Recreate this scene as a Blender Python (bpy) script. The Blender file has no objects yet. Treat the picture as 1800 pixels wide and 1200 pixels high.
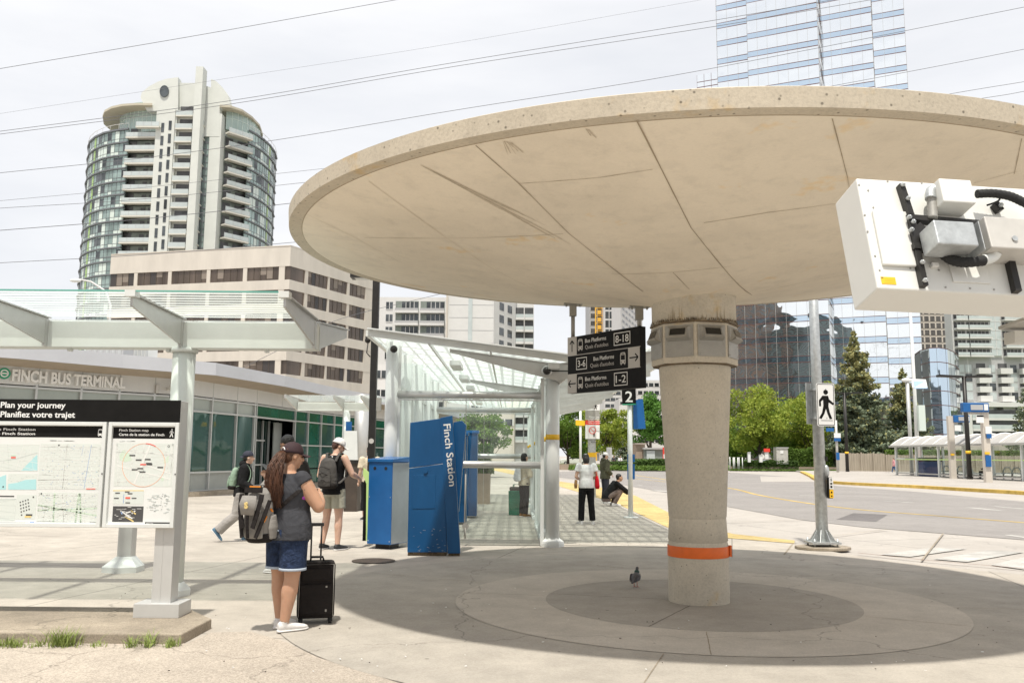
import bpy, bmesh, math, random
from mathutils import Vector, Matrix, noise
rnd = random.Random(7)
R = math.radians
PI = math.pi
C = bpy.context.scene.collection
sc = bpy.context.scene

# ---------------------------------------------------------------- camera, world, sun, exposure
F, HC, ROLL = 1530.0, 1.52, 0.008
PITCH = math.atan(200 / F)
cam_d = bpy.data.cameras.new('camera'); cam = bpy.data.objects.new('camera', cam_d); C.objects.link(cam)
cam_d.sensor_width = 36; cam_d.lens = 36 * F / 1800; cam_d.clip_start = 0.1; cam_d.clip_end = 6000
cam.matrix_world = Matrix.Translation((0, 0, HC)) @ Matrix.Rotation(PI / 2 + PITCH, 4, 'X') @ Matrix.Rotation(ROLL, 4, 'Z')
sc.camera = cam
sc.view_settings.view_transform = 'Standard'; sc.view_settings.look = 'None'
sc.view_settings.exposure = 1.22; sc.view_settings.gamma = 1.0
sc.render.resolution_x = 1024; sc.render.resolution_y = 682
SUN_EL, SUN_AZ = R(69.5), R(180 + 8.5)      # azimuth from +Y clockwise: behind the camera, a little left
w = bpy.data.worlds.new('World'); sc.world = w; w.use_nodes = True
nt = w.node_tree; N = nt.nodes; L = nt.links
bg = N['Background']; bg.inputs['Strength'].default_value = 0.1
sky = N.new('ShaderNodeTexSky'); sky.sky_type = 'NISHITA'; sky.sun_disc = False
sky.sun_elevation = SUN_EL; sky.sun_rotation = SUN_AZ; sky.dust_density = 3.0
tc = N.new('ShaderNodeTexCoord'); mp = N.new('ShaderNodeMapping'); mp.inputs['Scale'].default_value = (1.0, 1.6, 5.0)
mp.inputs['Rotation'].default_value = (0.1, 0.12, 0.5)
nz = N.new('ShaderNodeTexNoise'); nz.inputs['Scale'].default_value = 1.6; nz.inputs['Detail'].default_value = 7; nz.inputs['Roughness'].default_value = 0.55
cr = N.new('ShaderNodeValToRGB'); cr.color_ramp.elements[0].position = 0.3; cr.color_ramp.elements[0].color = (0.80, 0.815, 0.85, 1)
cr.color_ramp.elements[1].position = 0.62; cr.color_ramp.elements[1].color = (0.97, 0.97, 0.98, 1)
sc5 = N.new('ShaderNodeVectorMath'); sc5.operation = 'SCALE'; sc5.inputs['Scale'].default_value = 4.55
mx = N.new('ShaderNodeMixRGB'); mx.inputs['Fac'].default_value = 0.94
L.new(tc.outputs['Generated'], mp.inputs['Vector']); L.new(mp.outputs['Vector'], nz.inputs['Vector'])
L.new(nz.outputs['Fac'], cr.inputs['Fac']); L.new(cr.outputs['Color'], sc5.inputs[0]); L.new(sc5.outputs[0], mx.inputs['Color2'])
L.new(sky.outputs['Color'], mx.inputs['Color1']); L.new(mx.outputs['Color'], bg.inputs['Color'])
sd = bpy.data.lights.new('sun', 'SUN'); sd.energy = 2.0; sd.angle = R(1.6); sd.color = (1.0, 0.95, 0.86)
sun = bpy.data.objects.new('sun', sd); C.objects.link(sun)
sdir = Vector((math.sin(SUN_AZ) * math.cos(SUN_EL), math.cos(SUN_AZ) * math.cos(SUN_EL), math.sin(SUN_EL)))
sun.rotation_euler = sdir.to_track_quat('Z', 'Y').to_euler(); sun.location = sdir * 50

# ---------------------------------------------------------------- where a direction seen in the photo meets the world
def ray(px, py):
    u = (px - 900) / F; v = (600 - py) / F
    c, s = math.cos(ROLL), math.sin(ROLL); u, v = c * u - s * v, s * u + c * v
    return Vector((u, math.cos(PITCH) - v * math.sin(PITCH), math.sin(PITCH) + v * math.cos(PITCH)))
def G(px, py, z=0.0):
    r = ray(px, py); t = (z - HC) / r.z; return Vector((r.x * t, r.y * t, z))
def D(px, py, Y):
    r = ray(px, py); t = Y / r.y; return Vector((r.x * t, Y, r.z * t + HC))

# ---------------------------------------------------------------- materials
MATS = {}
def mat(name, col, rough=0.7, metal=0.0, var=0.0, scale=5.0, bump=0.0, bscale=None, spec=0.5, stretch=(1, 1, 1), col2=None, detail=6, coords='Object', dist=0.02):
    m = bpy.data.materials.new(name); m.use_nodes = True; MATS[name] = m
    n = m.node_tree.nodes; l = m.node_tree.links; b = n['Principled BSDF']
    b.inputs['Base Color'].default_value = (*col, 1); b.inputs['Roughness'].default_value = rough
    b.inputs['Metallic'].default_value = metal; b.inputs['Specular IOR Level'].default_value = spec
    if var or bump or col2:
        t = n.new('ShaderNodeTexCoord'); mpp = n.new('ShaderNodeMapping'); mpp.inputs['Scale'].default_value = stretch
        l.new(t.outputs[coords], mpp.inputs['Vector'])
    if var or col2:
        z = n.new('ShaderNodeTexNoise'); z.inputs['Scale'].default_value = scale; z.inputs['Detail'].default_value = detail
        z.inputs['Roughness'].default_value = 0.65
        l.new(mpp.outputs['Vector'], z.inputs['Vector'])
        r = n.new('ShaderNodeValToRGB'); c2 = col2 or tuple(x * (1 - var) for x in col)
        c1 = col if col2 else tuple(min(1, x * (1 + var * .6)) for x in col)
        r.color_ramp.elements[0].position = 0.32; r.color_ramp.elements[1].position = 0.68
        r.color_ramp.elements[0].color = (*c2, 1); r.color_ramp.elements[1].color = (*c1, 1)
        l.new(z.outputs['Fac'], r.inputs['Fac']); l.new(r.outputs['Color'], b.inputs['Base Color'])
    if bump:
        z2 = n.new('ShaderNodeTexNoise'); z2.inputs['Scale'].default_value = bscale or scale * 4; z2.inputs['Detail'].default_value = 4
        l.new(mpp.outputs['Vector'], z2.inputs['Vector'])
        bp = n.new('ShaderNodeBump'); bp.inputs['Strength'].default_value = bump; bp.inputs['Distance'].default_value = dist
        l.new(z2.outputs['Fac'], bp.inputs['Height']); l.new(bp.outputs['Normal'], b.inputs['Normal'])
    return m

def glassy(name, tint=(0.86, 0.95, 0.92), refl=0.1, rough=0.02):
    """thin sheet glass: see-through, with a mirror share that grows at grazing angles"""
    m = bpy.data.materials.new(name); m.use_nodes = True; MATS[name] = m
    n = m.node_tree.nodes; l = m.node_tree.links
    for x in list(n):
        if x.type == 'BSDF_PRINCIPLED': n.remove(x)
    o = n['Material Output']; tr = n.new('ShaderNodeBsdfTransparent'); tr.inputs['Color'].default_value = (*tint, 1)
    gl = n.new('ShaderNodeBsdfGlossy'); gl.inputs['Roughness'].default_value = rough
    fr = n.new('ShaderNodeLayerWeight'); fr.inputs['Blend'].default_value = 0.25
    ma = n.new('ShaderNodeMath'); ma.operation = 'MULTIPLY_ADD'; ma.inputs[1].default_value = 0.55; ma.inputs[2].default_value = refl; ma.use_clamp = True
    l.new(fr.outputs['Fresnel'], ma.inputs[0])
    mi = n.new('ShaderNodeMixShader'); l.new(ma.outputs[0], mi.inputs['Fac'])
    l.new(tr.outputs[0], mi.inputs[1]); l.new(gl.outputs[0], mi.inputs[2]); l.new(mi.outputs[0], o.inputs['Surface'])
    return m

def ramp_mask(n, l, sock, a, b):
    r = n.new('ShaderNodeMapRange'); r.inputs['From Min'].default_value = a; r.inputs['From Max'].default_value = b
    l.new(sock, r.inputs['Value']); return r.outputs[0]

def frit(name, kind='stripes', pitch=0.12, fill=0.5, axis='Y'):
    """glass printed with white ceramic stripes or squares; pattern in the pane's own metres (UV)"""
    m = glassy(name, (0.88, 0.955, 0.93), 0.08); n = m.node_tree.nodes; l = m.node_tree.links; o = n['Material Output']
    base = o.inputs['Surface'].links[0].from_socket
    uv = n.new('ShaderNodeTexCoord'); sp = n.new('ShaderNodeSeparateXYZ'); l.new(uv.outputs['UV'], sp.inputs[0])
    def per(sock, p, f):
        a = n.new('ShaderNodeMath'); a.operation = 'DIVIDE'; a.inputs[1].default_value = p; l.new(sock, a.inputs[0])
        b = n.new('ShaderNodeMath'); b.operation = 'FRACT'; l.new(a.outputs[0], b.inputs[0])
        c = n.new('ShaderNodeMath'); c.operation = 'LESS_THAN'; c.inputs[1].default_value = f; l.new(b.outputs[0], c.inputs[0]); return c.outputs[0]
    if kind == 'stripes': fac = per(sp.outputs[1], pitch, fill)
    else:
        x = per(sp.outputs[0], 0.235, 0.24); y = per(sp.outputs[1], 0.92, 0.17)
        mu = n.new('ShaderNodeMath'); mu.operation = 'MAXIMUM'; l.new(x, mu.inputs[0]); l.new(y, mu.inputs[1])
        m2 = n.new('ShaderNodeMath'); m2.operation = 'MAXIMUM'; m2.inputs[1].default_value = 0.0; l.new(mu.outputs[0], m2.inputs[0]); fac = m2.outputs[0]
    ml = n.new('ShaderNodeMath'); ml.operation = 'MULTIPLY'; ml.inputs[1].default_value = 0.58 if kind == 'stripes' else 0.8; l.new(fac, ml.inputs[0])
    df = n.new('ShaderNodeBsdfDiffuse'); df.inputs['Color'].default_value = (0.78, 0.84, 0.81, 1)
    tl = n.new('ShaderNodeBsdfTranslucent'); tl.inputs['Color'].default_value = (0.88, 0.94, 0.91, 1)
    mm = n.new('ShaderNodeMixShader'); mm.inputs['Fac'].default_value = 0.65; l.new(df.outputs[0], mm.inputs[1]); l.new(tl.outputs[0], mm.inputs[2])
    mi = n.new('ShaderNodeMixShader'); l.new(ml.outputs[0], mi.inputs['Fac']); l.new(base, mi.inputs[1]); l.new(mm.outputs[0], mi.inputs[2])
    if kind != 'stripes':      # grey printed lines, milky cells between them
        df.inputs['Color'].default_value = (0.50, 0.54, 0.51, 1); mm.inputs['Fac'].default_value = 0.25; ml.inputs[1].default_value = 0.9
        m3 = n.new('ShaderNodeMixShader'); m3.inputs['Fac'].default_value = 0.45; l.new(base, m3.inputs[1]); l.new(tl.outputs[0], m3.inputs[2]); l.new(m3.outputs[0], mi.inputs[1])
    l.new(mi.outputs[0], o.inputs['Surface'])
    return m

def mirror_glass(name, tint, rough=0.02, wav=0.25, wscale=0.35, metal=0.85, pane=(1.5, 1.3)):
    """coated facade glass whose panes bow a little, so that reflections wobble"""
    m = mat(name, tint, rough, metal); n = m.node_tree.nodes; l = m.node_tree.links; b = n['Principled BSDF']
    t = n.new('ShaderNodeTexCoord'); z = n.new('ShaderNodeTexNoise'); z.inputs['Scale'].default_value = wscale; z.inputs['Detail'].default_value = 1.5
    l.new(t.outputs['Object'], z.inputs['Vector'])
    bp = n.new('ShaderNodeBump'); bp.inputs['Strength'].default_value = wav; bp.inputs['Distance'].default_value = 0.3
    l.new(z.outputs['Fac'], bp.inputs['Height']); l.new(bp.outputs['Normal'], b.inputs['Normal'])
    return m

# ---------------------------------------------------------------- mesh builder
class MB:
    def __init__(s): s.v = []; s.f = []; s.mi = []; s.uv = {}; s.k = 0; s.sm = []; s.smooth = False
    def add(s, vs, fs):
        o = len(s.v); s.v += [Vector(p) for p in vs]
        for f in fs: s.f.append([i + o for i in f]); s.mi.append(s.k); s.sm.append(s.smooth)
        return s
    def mslot(s, k): s.k = k; return s
    def box(s, lo, hi, rz=0, piv=None, taper=None):
        x0, y0, z0 = lo; x1, y1, z1 = hi
        P = [(x0, y0, z0), (x1, y0, z0), (x1, y1, z0), (x0, y1, z0), (x0, y0, z1), (x1, y0, z1), (x1, y1, z1), (x0, y1, z1)]
        if taper:
            cx, cy = (x0 + x1) / 2, (y0 + y1) / 2
            P = P[:4] + [(cx + (p[0] - cx) * taper, cy + (p[1] - cy) * taper, p[2]) for p in P[4:]]
        if rz:
            px, py = piv or ((x0 + x1) / 2, (y0 + y1) / 2); c, q = math.cos(rz), math.sin(rz)
            P = [(px + (a - px) * c - (b - py) * q, py + (a - px) * q + (b - py) * c, d) for a, b, d in P]
        return s.add(P, [(0, 3, 2, 1), (4, 5, 6, 7), (0, 1, 5, 4), (1, 2, 6, 5), (2, 3, 7, 6), (3, 0, 4, 7)])
    def bar(s, a, b, w, h, up=(0, 0, 1), w2=None, h2=None):
        """box beam from a to b; w across, h along up"""
        a = Vector(a); b = Vector(b); d = (b - a).normalized(); u = Vector(up); sd_ = d.cross(u)
        if sd_.length < 1e-5: sd_ = d.cross(Vector((1, 0, 0)))
        sd_.normalize(); u = sd_.cross(d).normalized(); w2 = w if w2 is None else w2; h2 = h if h2 is None else h2
        P = []
        for c, ww, hh in ((a, w, h), (b, w2, h2)):
            for i, j in ((-1, -1), (1, -1), (1, 1), (-1, 1)): P.append(c + sd_ * i * ww / 2 + u * j * hh / 2)
        return s.add(P, [(0, 1, 2, 3), (7, 6, 5, 4), (0, 4, 5, 1), (1, 5, 6, 2), (2, 6, 7, 3), (3, 7, 4, 0)])
    def tube(s, pts, r, n=10, caps=True, closed=False):
        pts = [Vector(p) for p in pts]; rr = r if isinstance(r, (list, tuple)) else [r] * len(pts)
        old = s.smooth; s.smooth = True; rings = []; up = None
        for i, p in enumerate(pts):
            d = (pts[min(i + 1, len(pts) - 1)] - pts[max(i - 1, 0)])
            if d.length < 1e-9: d = Vector((0, 0, 1))
            d.normalize()
            if up is None:
                up = Vector((0, 0, 1)) if abs(d.z) < .9 else Vector((1, 0, 0))
            a = d.cross(up).normalized(); up = a.cross(d).normalized()
            rings.append([p + (a * math.cos(t) + up * math.sin(t)) * rr[i] for t in [2 * PI * k / n for k in range(n)]])
        o = [q for rg in rings for q in rg]; f = []
        for i in range(len(pts) - 1):
            for k in range(n):
                k2 = (k + 1) % n; f.append((i * n + k, i * n + k2, (i + 1) * n + k2, (i + 1) * n + k))
        s.add(o, f); s.smooth = False
        if caps:
            base = len(s.v) - len(o)
            s.f.append([base + k for k in range(n)][::-1]); s.f.append([base + (len(pts) - 1) * n + k for k in range(n)])
            s.mi += [s.k] * 2; s.sm += [False] * 2
        s.smooth = old; return s
    def cyl(s, a, b, r, r2=None, n=16): return s.tube([a, b], [r, r if r2 is None else r2], n)
    def lathe(s, prof, c=(0, 0), n=32, smooth=True, sx=1, sy=1):
        """prof: (r, z) list around a vertical axis"""
        o = []; f = []
        for r, z in prof:
            for k in range(n):
                t = 2 * PI * k / n; o.append((c[0] + r * sx * math.cos(t), c[1] + r * sy * math.sin(t), z))
        for i in range(len(prof) - 1):
            for k in range(n):
                k2 = (k + 1) % n; f.append((i * n + k, i * n + k2, (i + 1) * n + k2, (i + 1) * n + k))
        old = s.smooth; s.smooth = smooth; s.add(o, f); s.smooth = old
        return s
    def disc(s, c, r, z, n=48, flip=False):
        P = [(c[0] + r * math.cos(2 * PI * k / n), c[1] + r * math.sin(2 * PI * k / n), z) for k in range(n)]
        return s.add(P, [list(range(n))[::-1] if flip else list(range(n))])
    def prism(s, poly, z0, z1):
        n = len(poly); area = sum(poly[i][0] * poly[(i + 1) % n][1] - poly[(i + 1) % n][0] * poly[i][1] for i in range(n))
        if area < 0: poly = poly[::-1]
        P = [(p[0], p[1], z0) for p in poly] + [(p[0], p[1], z1) for p in poly]
        return s.add(P, [list(range(n))[::-1], [n + i for i in range(n)]] + [(i, (i + 1) % n, n + (i + 1) % n, n + i) for i in range(n)])
    def slab(s, quad, th):
        """a flat 4+-corner sheet in space given thickness along its normal"""
        q = [Vector(p) for p in quad]; nrm = (q[1] - q[0]).cross(q[2] - q[0]).normalized() * th; n = len(q)
        return s.add(q + [p + nrm for p in q], [list(range(n))[::-1], [n + i for i in range(n)]] + [(i, (i + 1) % n, n + (i + 1) % n, n + i) for i in range(n)])
    def ball(s, c, r, n=12, m=8):
        r = r if isinstance(r, (tuple, list)) else (r, r, r); o = []; f = []
        for i in range(m + 1):
            ph = -PI / 2 + PI * i / m
            for k in range(n):
                t = 2 * PI * k / n; o.append((c[0] + r[0] * math.cos(ph) * math.cos(t), c[1] + r[1] * math.cos(ph) * math.sin(t), c[2] + r[2] * math.sin(ph)))
        for i in range(m):
            for k in range(n):
                k2 = (k + 1) % n; f.append((i * n + k, i * n + k2, (i + 1) * n + k2, (i + 1) * n + k))
        old = s.smooth; s.smooth = True; s.add(o, f); s.smooth = old; return s
    def ground(s, pts, z):
        """flat sheet on the ground from corner points"""
        P = [(p[0], p[1], z) for p in pts]; n = len(P)
        area = sum(P[i][0] * P[(i + 1) % n][1] - P[(i + 1) % n][0] * P[i][1] for i in range(n))
        if area < 0: P = P[::-1]
        return s.add(P, [list(range(n))])
    def build(s, name, m, parent=None, world=True, bevel=0, uvfn=None):
        me = bpy.data.meshes.new(name); o = bpy.data.objects.new(name, me); C.objects.link(o)
        vs = s.v
        if parent is not None:
            o.parent = parent
            if world: iv = wm(parent).inverted(); vs = [iv @ p for p in vs]
        me.from_pydata([tuple(p) for p in vs], [], s.f)
        for q in (m if isinstance(m, (list, tuple)) else [m]): me.materials.append(MATS[q] if isinstance(q, str) else q)
        me.polygons.foreach_set('material_index', s.mi); me.polygons.foreach_set('use_smooth', s.sm)
        if uvfn:
            ul = me.uv_layers.new(name='UVMap')
            for lp in me.loops: ul.data[lp.index].uv = uvfn(s.v[lp.vertex_index])
        me.update()
        if bevel:
            md = o.modifiers.new('bevel', 'BEVEL'); md.width = bevel; md.segments = 2; md.limit_method = 'ANGLE'; md.angle_limit = R(40)
        return o

def wm(o):
    m = Matrix.Identity(4)
    while o is not None: m = o.matrix_basis @ m; o = o.parent
    return m
def thing(name, label, cat, loc=(0, 0, 0), rz=0, group=None):
    o = bpy.data.objects.new(name, None); C.objects.link(o); o.location = loc; o.rotation_euler = (0, 0, rz)
    o.empty_display_size = 0.2; o['label'] = label; o['category'] = cat
    if group: o['group'] = group
    return o
def tag(o, label, cat, group=None):
    o['label'] = label; o['category'] = cat
    if group: o['group'] = group
    if o.type == 'MESH' and o.parent is None and o.location.length == 0:     # origin to the foot of the mesh
        vs = o.data.vertices
        if len(vs):
            mn = [min(v.co[i] for v in vs) for i in range(3)]; mx_ = [max(v.co[i] for v in vs) for i in range(3)]
            c = Vector(((mn[0] + mx_[0]) / 2, (mn[1] + mx_[1]) / 2, mn[2]))
            for v in vs: v.co -= c
            o.location = c
    return o
def struct(o): o['kind'] = 'structure'; return o
def stuff(o): o['kind'] = 'stuff'; return o
def copytree(o, loc=None, rz=None, label=None, scale=None):
    def cp(a, par):
        b = a.copy(); C.objects.link(b); b.parent = par
        for ch in a.children: cp(ch, b)
        return b
    r = cp(o, None)
    if loc is not None: r.location = loc
    if rz is not None: r.rotation_euler = (0, 0, rz)
    if scale: r.scale = scale if isinstance(scale, tuple) else (scale,) * 3
    if label: r['label'] = label
    return r

def text_mesh(txt, size, weight=0.0, ext=0.0, align='LEFT', spacing=1.0, shear=0.0):
    cu = bpy.data.curves.new('lettering', 'FONT'); cu.body = txt; cu.size = size; cu.offset = weight; cu.extrude = ext
    cu.align_x = align; cu.space_character = spacing; cu.shear = shear; cu.resolution_u = 3
    o = bpy.data.objects.new('lettering', cu); C.objects.link(o)
    me = bpy.data.meshes.new_from_object(o); C.objects.unlink(o); bpy.data.objects.remove(o); return me
def put_text(parts, name, m, parent, frame, label=None):
    """parts: (text, x, y, size, weight, align[, xscale]) laid on frame=(origin, right, up) of a real panel; one mesh"""
    mb = MB(); o, rt, up = frame; rt = rt.normalized(); up = up.normalized(); nn = rt.cross(up)
    for p in parts:
        me = text_mesh(p[0], p[3], p[4], 0.001 if len(p) < 8 else p[7], p[5]); xs = p[6] if len(p) > 6 else 1
        mb.add([o + rt * (p[1] + v.co.x * xs) + up * (p[2] + v.co.y) + nn * v.co.z for v in me.vertices], [list(q.vertices) for q in me.polygons])
        bpy.data.meshes.remove(me)
    return mb.build(name, m, parent)
def shapes(mb, frame, polys, th=0.002):
    """flat outlines (lists of 2D points) laid on a panel, with a little thickness"""
    o, rt, up = frame; rt = rt.normalized(); up = up.normalized()
    for pl in polys:
        n = len(pl); ar = sum(pl[i][0] * pl[(i + 1) % n][1] - pl[(i + 1) % n][0] * pl[i][1] for i in range(n))
        if ar < 0: pl = pl[::-1]
        mb.slab([o + rt * a + up * b for a, b in pl], th)
    return mb
def rect(x0, y0, x1, y1): return [(x0, y0), (x1, y0), (x1, y1), (x0, y1)]
def circ(x, y, r, n=20): return [(x + r * math.cos(2 * PI * k / n), y + r * math.sin(2 * PI * k / n)) for k in range(n)]
def stroke(pts, w):
    out = []
    for (a, b), (c, d) in zip(pts[:-1], pts[1:]):
        l = math.hypot(c - a, d - b) or 1; nx, ny = -(d - b) / l * w / 2, (c - a) / l * w / 2
        out.append([(a + nx, b + ny), (a - nx, b - ny), (c - nx, d - ny), (c + nx, d + ny)])
    return out
def ringpoly(x, y, r, w, n=28, a0=0, a1=2 * PI):
    out = []
    for k in range(n):
        t0 = a0 + (a1 - a0) * k / n; t1 = a0 + (a1 - a0) * (k + 1) / n
        out.append([(x + (r + q) * math.cos(t), y + (r + q) * math.sin(t)) for q, t in ((-w / 2, t0), (w / 2, t0), (w / 2, t1), (-w / 2, t1))])
    return out
def walker(x, y, h):
    """walking pedestrian symbol of height h, feet at (x, y)"""
    s = h / 10.0; q = lambda L_: [(x + a * s, y + b * s) for a, b in L_]
    return [circ(x + .1 * s, y + 9.1 * s, .85 * s, 14), q([(-1.1, 7.9), (.9, 7.9), (1.2, 6.9), (.9, 4.2), (-.9, 4.2), (-.9, 6)]),
            q([(-1.1, 7.9), (-.4, 6.9), (-1.7, 5.9), (-1.7, 4.3), (-2.4, 4.3), (-2.4, 6.3)]), q([(.6, 7.7), (1.2, 6.7), (2.9, 5.3), (2.5, 4.7), (.5, 6)]),
            q([(-.9, 4.4), (.3, 4.4), (-.6, 1.8), (-1.7, 0), (-2.6, .3), (-1.5, 2)]), q([(-.3, 4.4), (.9, 4.4), (1.3, 2.2), (2.1, .1), (1.2, -.1), (.4, 1.9)])]
def busicon(x, y, h):
    """front-on bus symbol: returns body polygons and the dark cut-outs"""
    s = h / 10.0; q = lambda L_: [(x + a * s, y + b * s) for a, b in L_]
    return [q([(-3.2, 1), (3.2, 1), (3.2, 7.5), (2.6, 9.6), (1.5, 10), (-1.5, 10), (-2.6, 9.6), (-3.2, 7.5)]), q([(-2.6, 0), (-1.4, 0), (-1.4, 1), (-2.6, 1)]),
            q([(1.4, 0), (2.6, 0), (2.6, 1), (1.4, 1)])], [q([(-2.4, 4), (2.4, 4), (2.2, 7.9), (-2.2, 7.9)]), circ(x - 2 * s, y + 2.3 * s, .55 * s, 10), circ(x + 2 * s, y + 2.3 * s, .55 * s, 10), q([(-1.4, 8.5), (1.4, 8.5), (1.4, 9.1), (-1.4, 9.1)])]
# ---------------------------------------------------------------- ground materials
def floor_mat(name, col, joint=None, rot=0.0, mortar=0.012, off=0.0, grit=0.12, stain=0.22, jcol=0.45, rough=0.85, speck=True, brickvar=0.0):
    m = mat(name, col, rough, spec=0.25); n = m.node_tree.nodes; l = m.node_tree.links; b = n['Principled BSDF']
    t = n.new('ShaderNodeTexCoord')
    def noi(sc_, det, rg=0.6, src=None):
        z = n.new('ShaderNodeTexNoise'); z.inputs['Scale'].default_value = sc_; z.inputs['Detail'].default_value = det; z.inputs['Roughness'].default_value = rg
        l.new(src or t.outputs['Object'], z.inputs['Vector']); return z.outputs['Fac']
    def mulc(cur, fac, amt, lo=.3, hi=.7):
        r = n.new('ShaderNodeMapRange'); r.inputs['From Min'].default_value = lo; r.inputs['From Max'].default_value = hi
        r.inputs['To Min'].default_value = 1 - amt; r.inputs['To Max'].default_value = 1 + amt * .5; l.new(fac, r.inputs['Value'])
        v = n.new('ShaderNodeVectorMath'); v.operation = 'SCALE'; l.new(cur, v.inputs[0]); l.new(r.outputs[0], v.inputs['Scale']); return v.outputs[0]
    rgb = n.new('ShaderNodeRGB'); rgb.outputs[0].default_value = (*col, 1); cur = rgb.outputs[0]
    cur = mulc(cur, noi(.35, 4), stain); cur = mulc(cur, noi(2.6, 7, .7), stain * .8); cur = mulc(cur, noi(60, 3), grit); cur = mulc(cur, noi(260, 2), grit * 1.3)
    if speck:   # gum and small dark marks
        vo = n.new('ShaderNodeTexVoronoi'); vo.inputs['Scale'].default_value = 2.2; l.new(t.outputs['Object'], vo.inputs['Vector'])
        r = n.new('ShaderNodeMapRange'); r.inputs['From Min'].default_value = .028; r.inputs['From Max'].default_value = .045; r.inputs['To Min'].default_value = .55; r.inputs['To Max'].default_value = 1
        l.new(vo.outputs['Distance'], r.inputs['Value'])
        v = n.new('ShaderNodeVectorMath'); v.operation = 'SCALE'; l.new(cur, v.inputs[0]); l.new(r.outputs[0], v.inputs['Scale']); cur = v.outputs[0]
        # hairline cracks
        wv = n.new('ShaderNodeTexVoronoi'); wv.feature = 'DISTANCE_TO_EDGE'; wv.inputs['Scale'].default_value = .22
        mpp = n.new('ShaderNodeVectorMath'); mpp.operation = 'ADD'; zz = n.new('ShaderNodeTexNoise'); zz.inputs['Scale'].default_value = 1.4; zz.inputs['Detail'].default_value = 6
        l.new(t.outputs['Object'], zz.inputs['Vector']); l.new(t.outputs['Object'], mpp.inputs[0]); l.new(zz.outputs['Color'], mpp.inputs[1]); l.new(mpp.outputs[0], wv.inputs['Vector'])
        r = n.new('ShaderNodeMapRange'); r.inputs['From Min'].default_value = .0; r.inputs['From Max'].default_value = .0028; r.inputs['To Min'].default_value = .62; r.inputs['To Max'].default_value = 1
        l.new(wv.outputs['Distance'], r.inputs['Value'])
        v = n.new('ShaderNodeVectorMath'); v.operation = 'SCALE'; l.new(cur, v.inputs[0]); l.new(r.outputs[0], v.inputs['Scale']); cur = v.outputs[0]
    if joint:
        mp_ = n.new('ShaderNodeMapping'); mp_.inputs['Rotation'].default_value = (0, 0, rot); l.new(t.outputs['Object'], mp_.inputs['Vector'])
        bk = n.new('ShaderNodeTexBrick'); bk.offset = off; bk.inputs['Scale'].default_value = 1; bk.inputs['Brick Width'].default_value = joint[0]; bk.inputs['Row Height'].default_value = joint[1]
        bk.inputs['Mortar Size'].default_value = mortar; bk.inputs['Mortar Smooth'].default_value = 0.3
        bk.inputs['Color1'].default_value = (1, 1, 1, 1); bk.inputs['Color2'].default_value = (1 - brickvar,) * 3 + (1,); bk.inputs['Mortar'].default_value = (jcol, jcol, jcol, 1)
        l.new(mp_.outputs[0], bk.inputs['Vector'])
        v = n.new('ShaderNodeVectorMath'); v.operation = 'MULTIPLY'; l.new(cur, v.inputs[0]); l.new(bk.outputs['Color'], v.inputs[1]); cur = v.outputs[0]
    l.new(cur, b.inputs['Base Color'])
    bp = n.new('ShaderNodeBump'); bp.inputs['Strength'].default_value = .25; bp.inputs['Distance'].default_value = .01; l.new(noi(90, 4), bp.inputs['Height']); l.new(bp.outputs[0], b.inputs['Normal'])
    return m
floor_mat('plaza_concrete', (0.50, 0.455, 0.395), (3.4, 3.4), R(14), .014, 0, jcol=.6)
floor_mat('plaza_pavers', (0.52, 0.475, 0.41), (0.42, 0.21), R(6), .008, .5, jcol=.66, brickvar=.13)
floor_mat('ring_dark', (0.40, 0.37, 0.325), None, stain=.2)
floor_mat('ring_light', (0.54, 0.495, 0.43), None, stain=.18)
floor_mat('ring_outer', (0.45, 0.415, 0.362), None, stain=.2)
floor_mat('asphalt', (0.33, 0.308, 0.29), None, grit=.25, stain=.12)
floor_mat('asphalt_dark', (0.20, 0.185, 0.18), None, grit=.3, stain=.2)
floor_mat('road_concrete', (0.46, 0.425, 0.385), (6, 4.5), R(-20), .02, .0, jcol=.6, stain=.12)
floor_mat('aggregate', (0.53, 0.465, 0.39), None, grit=.32, stain=.16)
floor_mat('kerb_stone', (0.42, 0.36, 0.28), None, grit=.25, stain=.4)
floor_mat('yellow_paint', (0.72, 0.50, 0.13), None, grit=.2, stain=.35, speck=False)
floor_mat('yellow_fade', (0.66, 0.50, 0.22), (0.3, 0.3), R(-20), .03, 0, jcol=.75, stain=.25, speck=False)
floor_mat('white_paint', (0.60, 0.58, 0.54), None, grit=.3, stain=.35, speck=False)
floor_mat('red_rust', (0.20, 0.10, 0.07), None, speck=False)
mat('iron', (0.10, 0.075, 0.055), .6, .6, .3, 30, .3)
mat('grass_green', (0.10, 0.16, 0.025), .9, col2=(0.05, 0.09, 0.015), scale=3, bump=.6, bscale=20)

def sheet(name, pts, z, m):
    mb = MB(); mb.ground(pts, z); return struct(mb.build(name, m))
mb = MB(); mb.ground([(-1500, -300), (1500, -300), (1500, 3000), (-1500, 3000)], -0.03); struct(mb.build('ground', 'road_concrete'))
sheet('plaza', [(-40, 5.0), G(560, 1200), G(1200, 1250), (14, 4.6), (14, 8)] + [G(1800, 1010), G(1560, 985), G(1397, 958), G(1397, 949.5), G(1290, 938), G(1235, 925.5), G(1180, 902.5), G(1117, 870.5), G(1060, 856.5), G(985, 845.5), G(930, 831.5), G(850, 815.7)] + [(-12, 90), (-40, 90)], 0.0, 'plaza_concrete')
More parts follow.
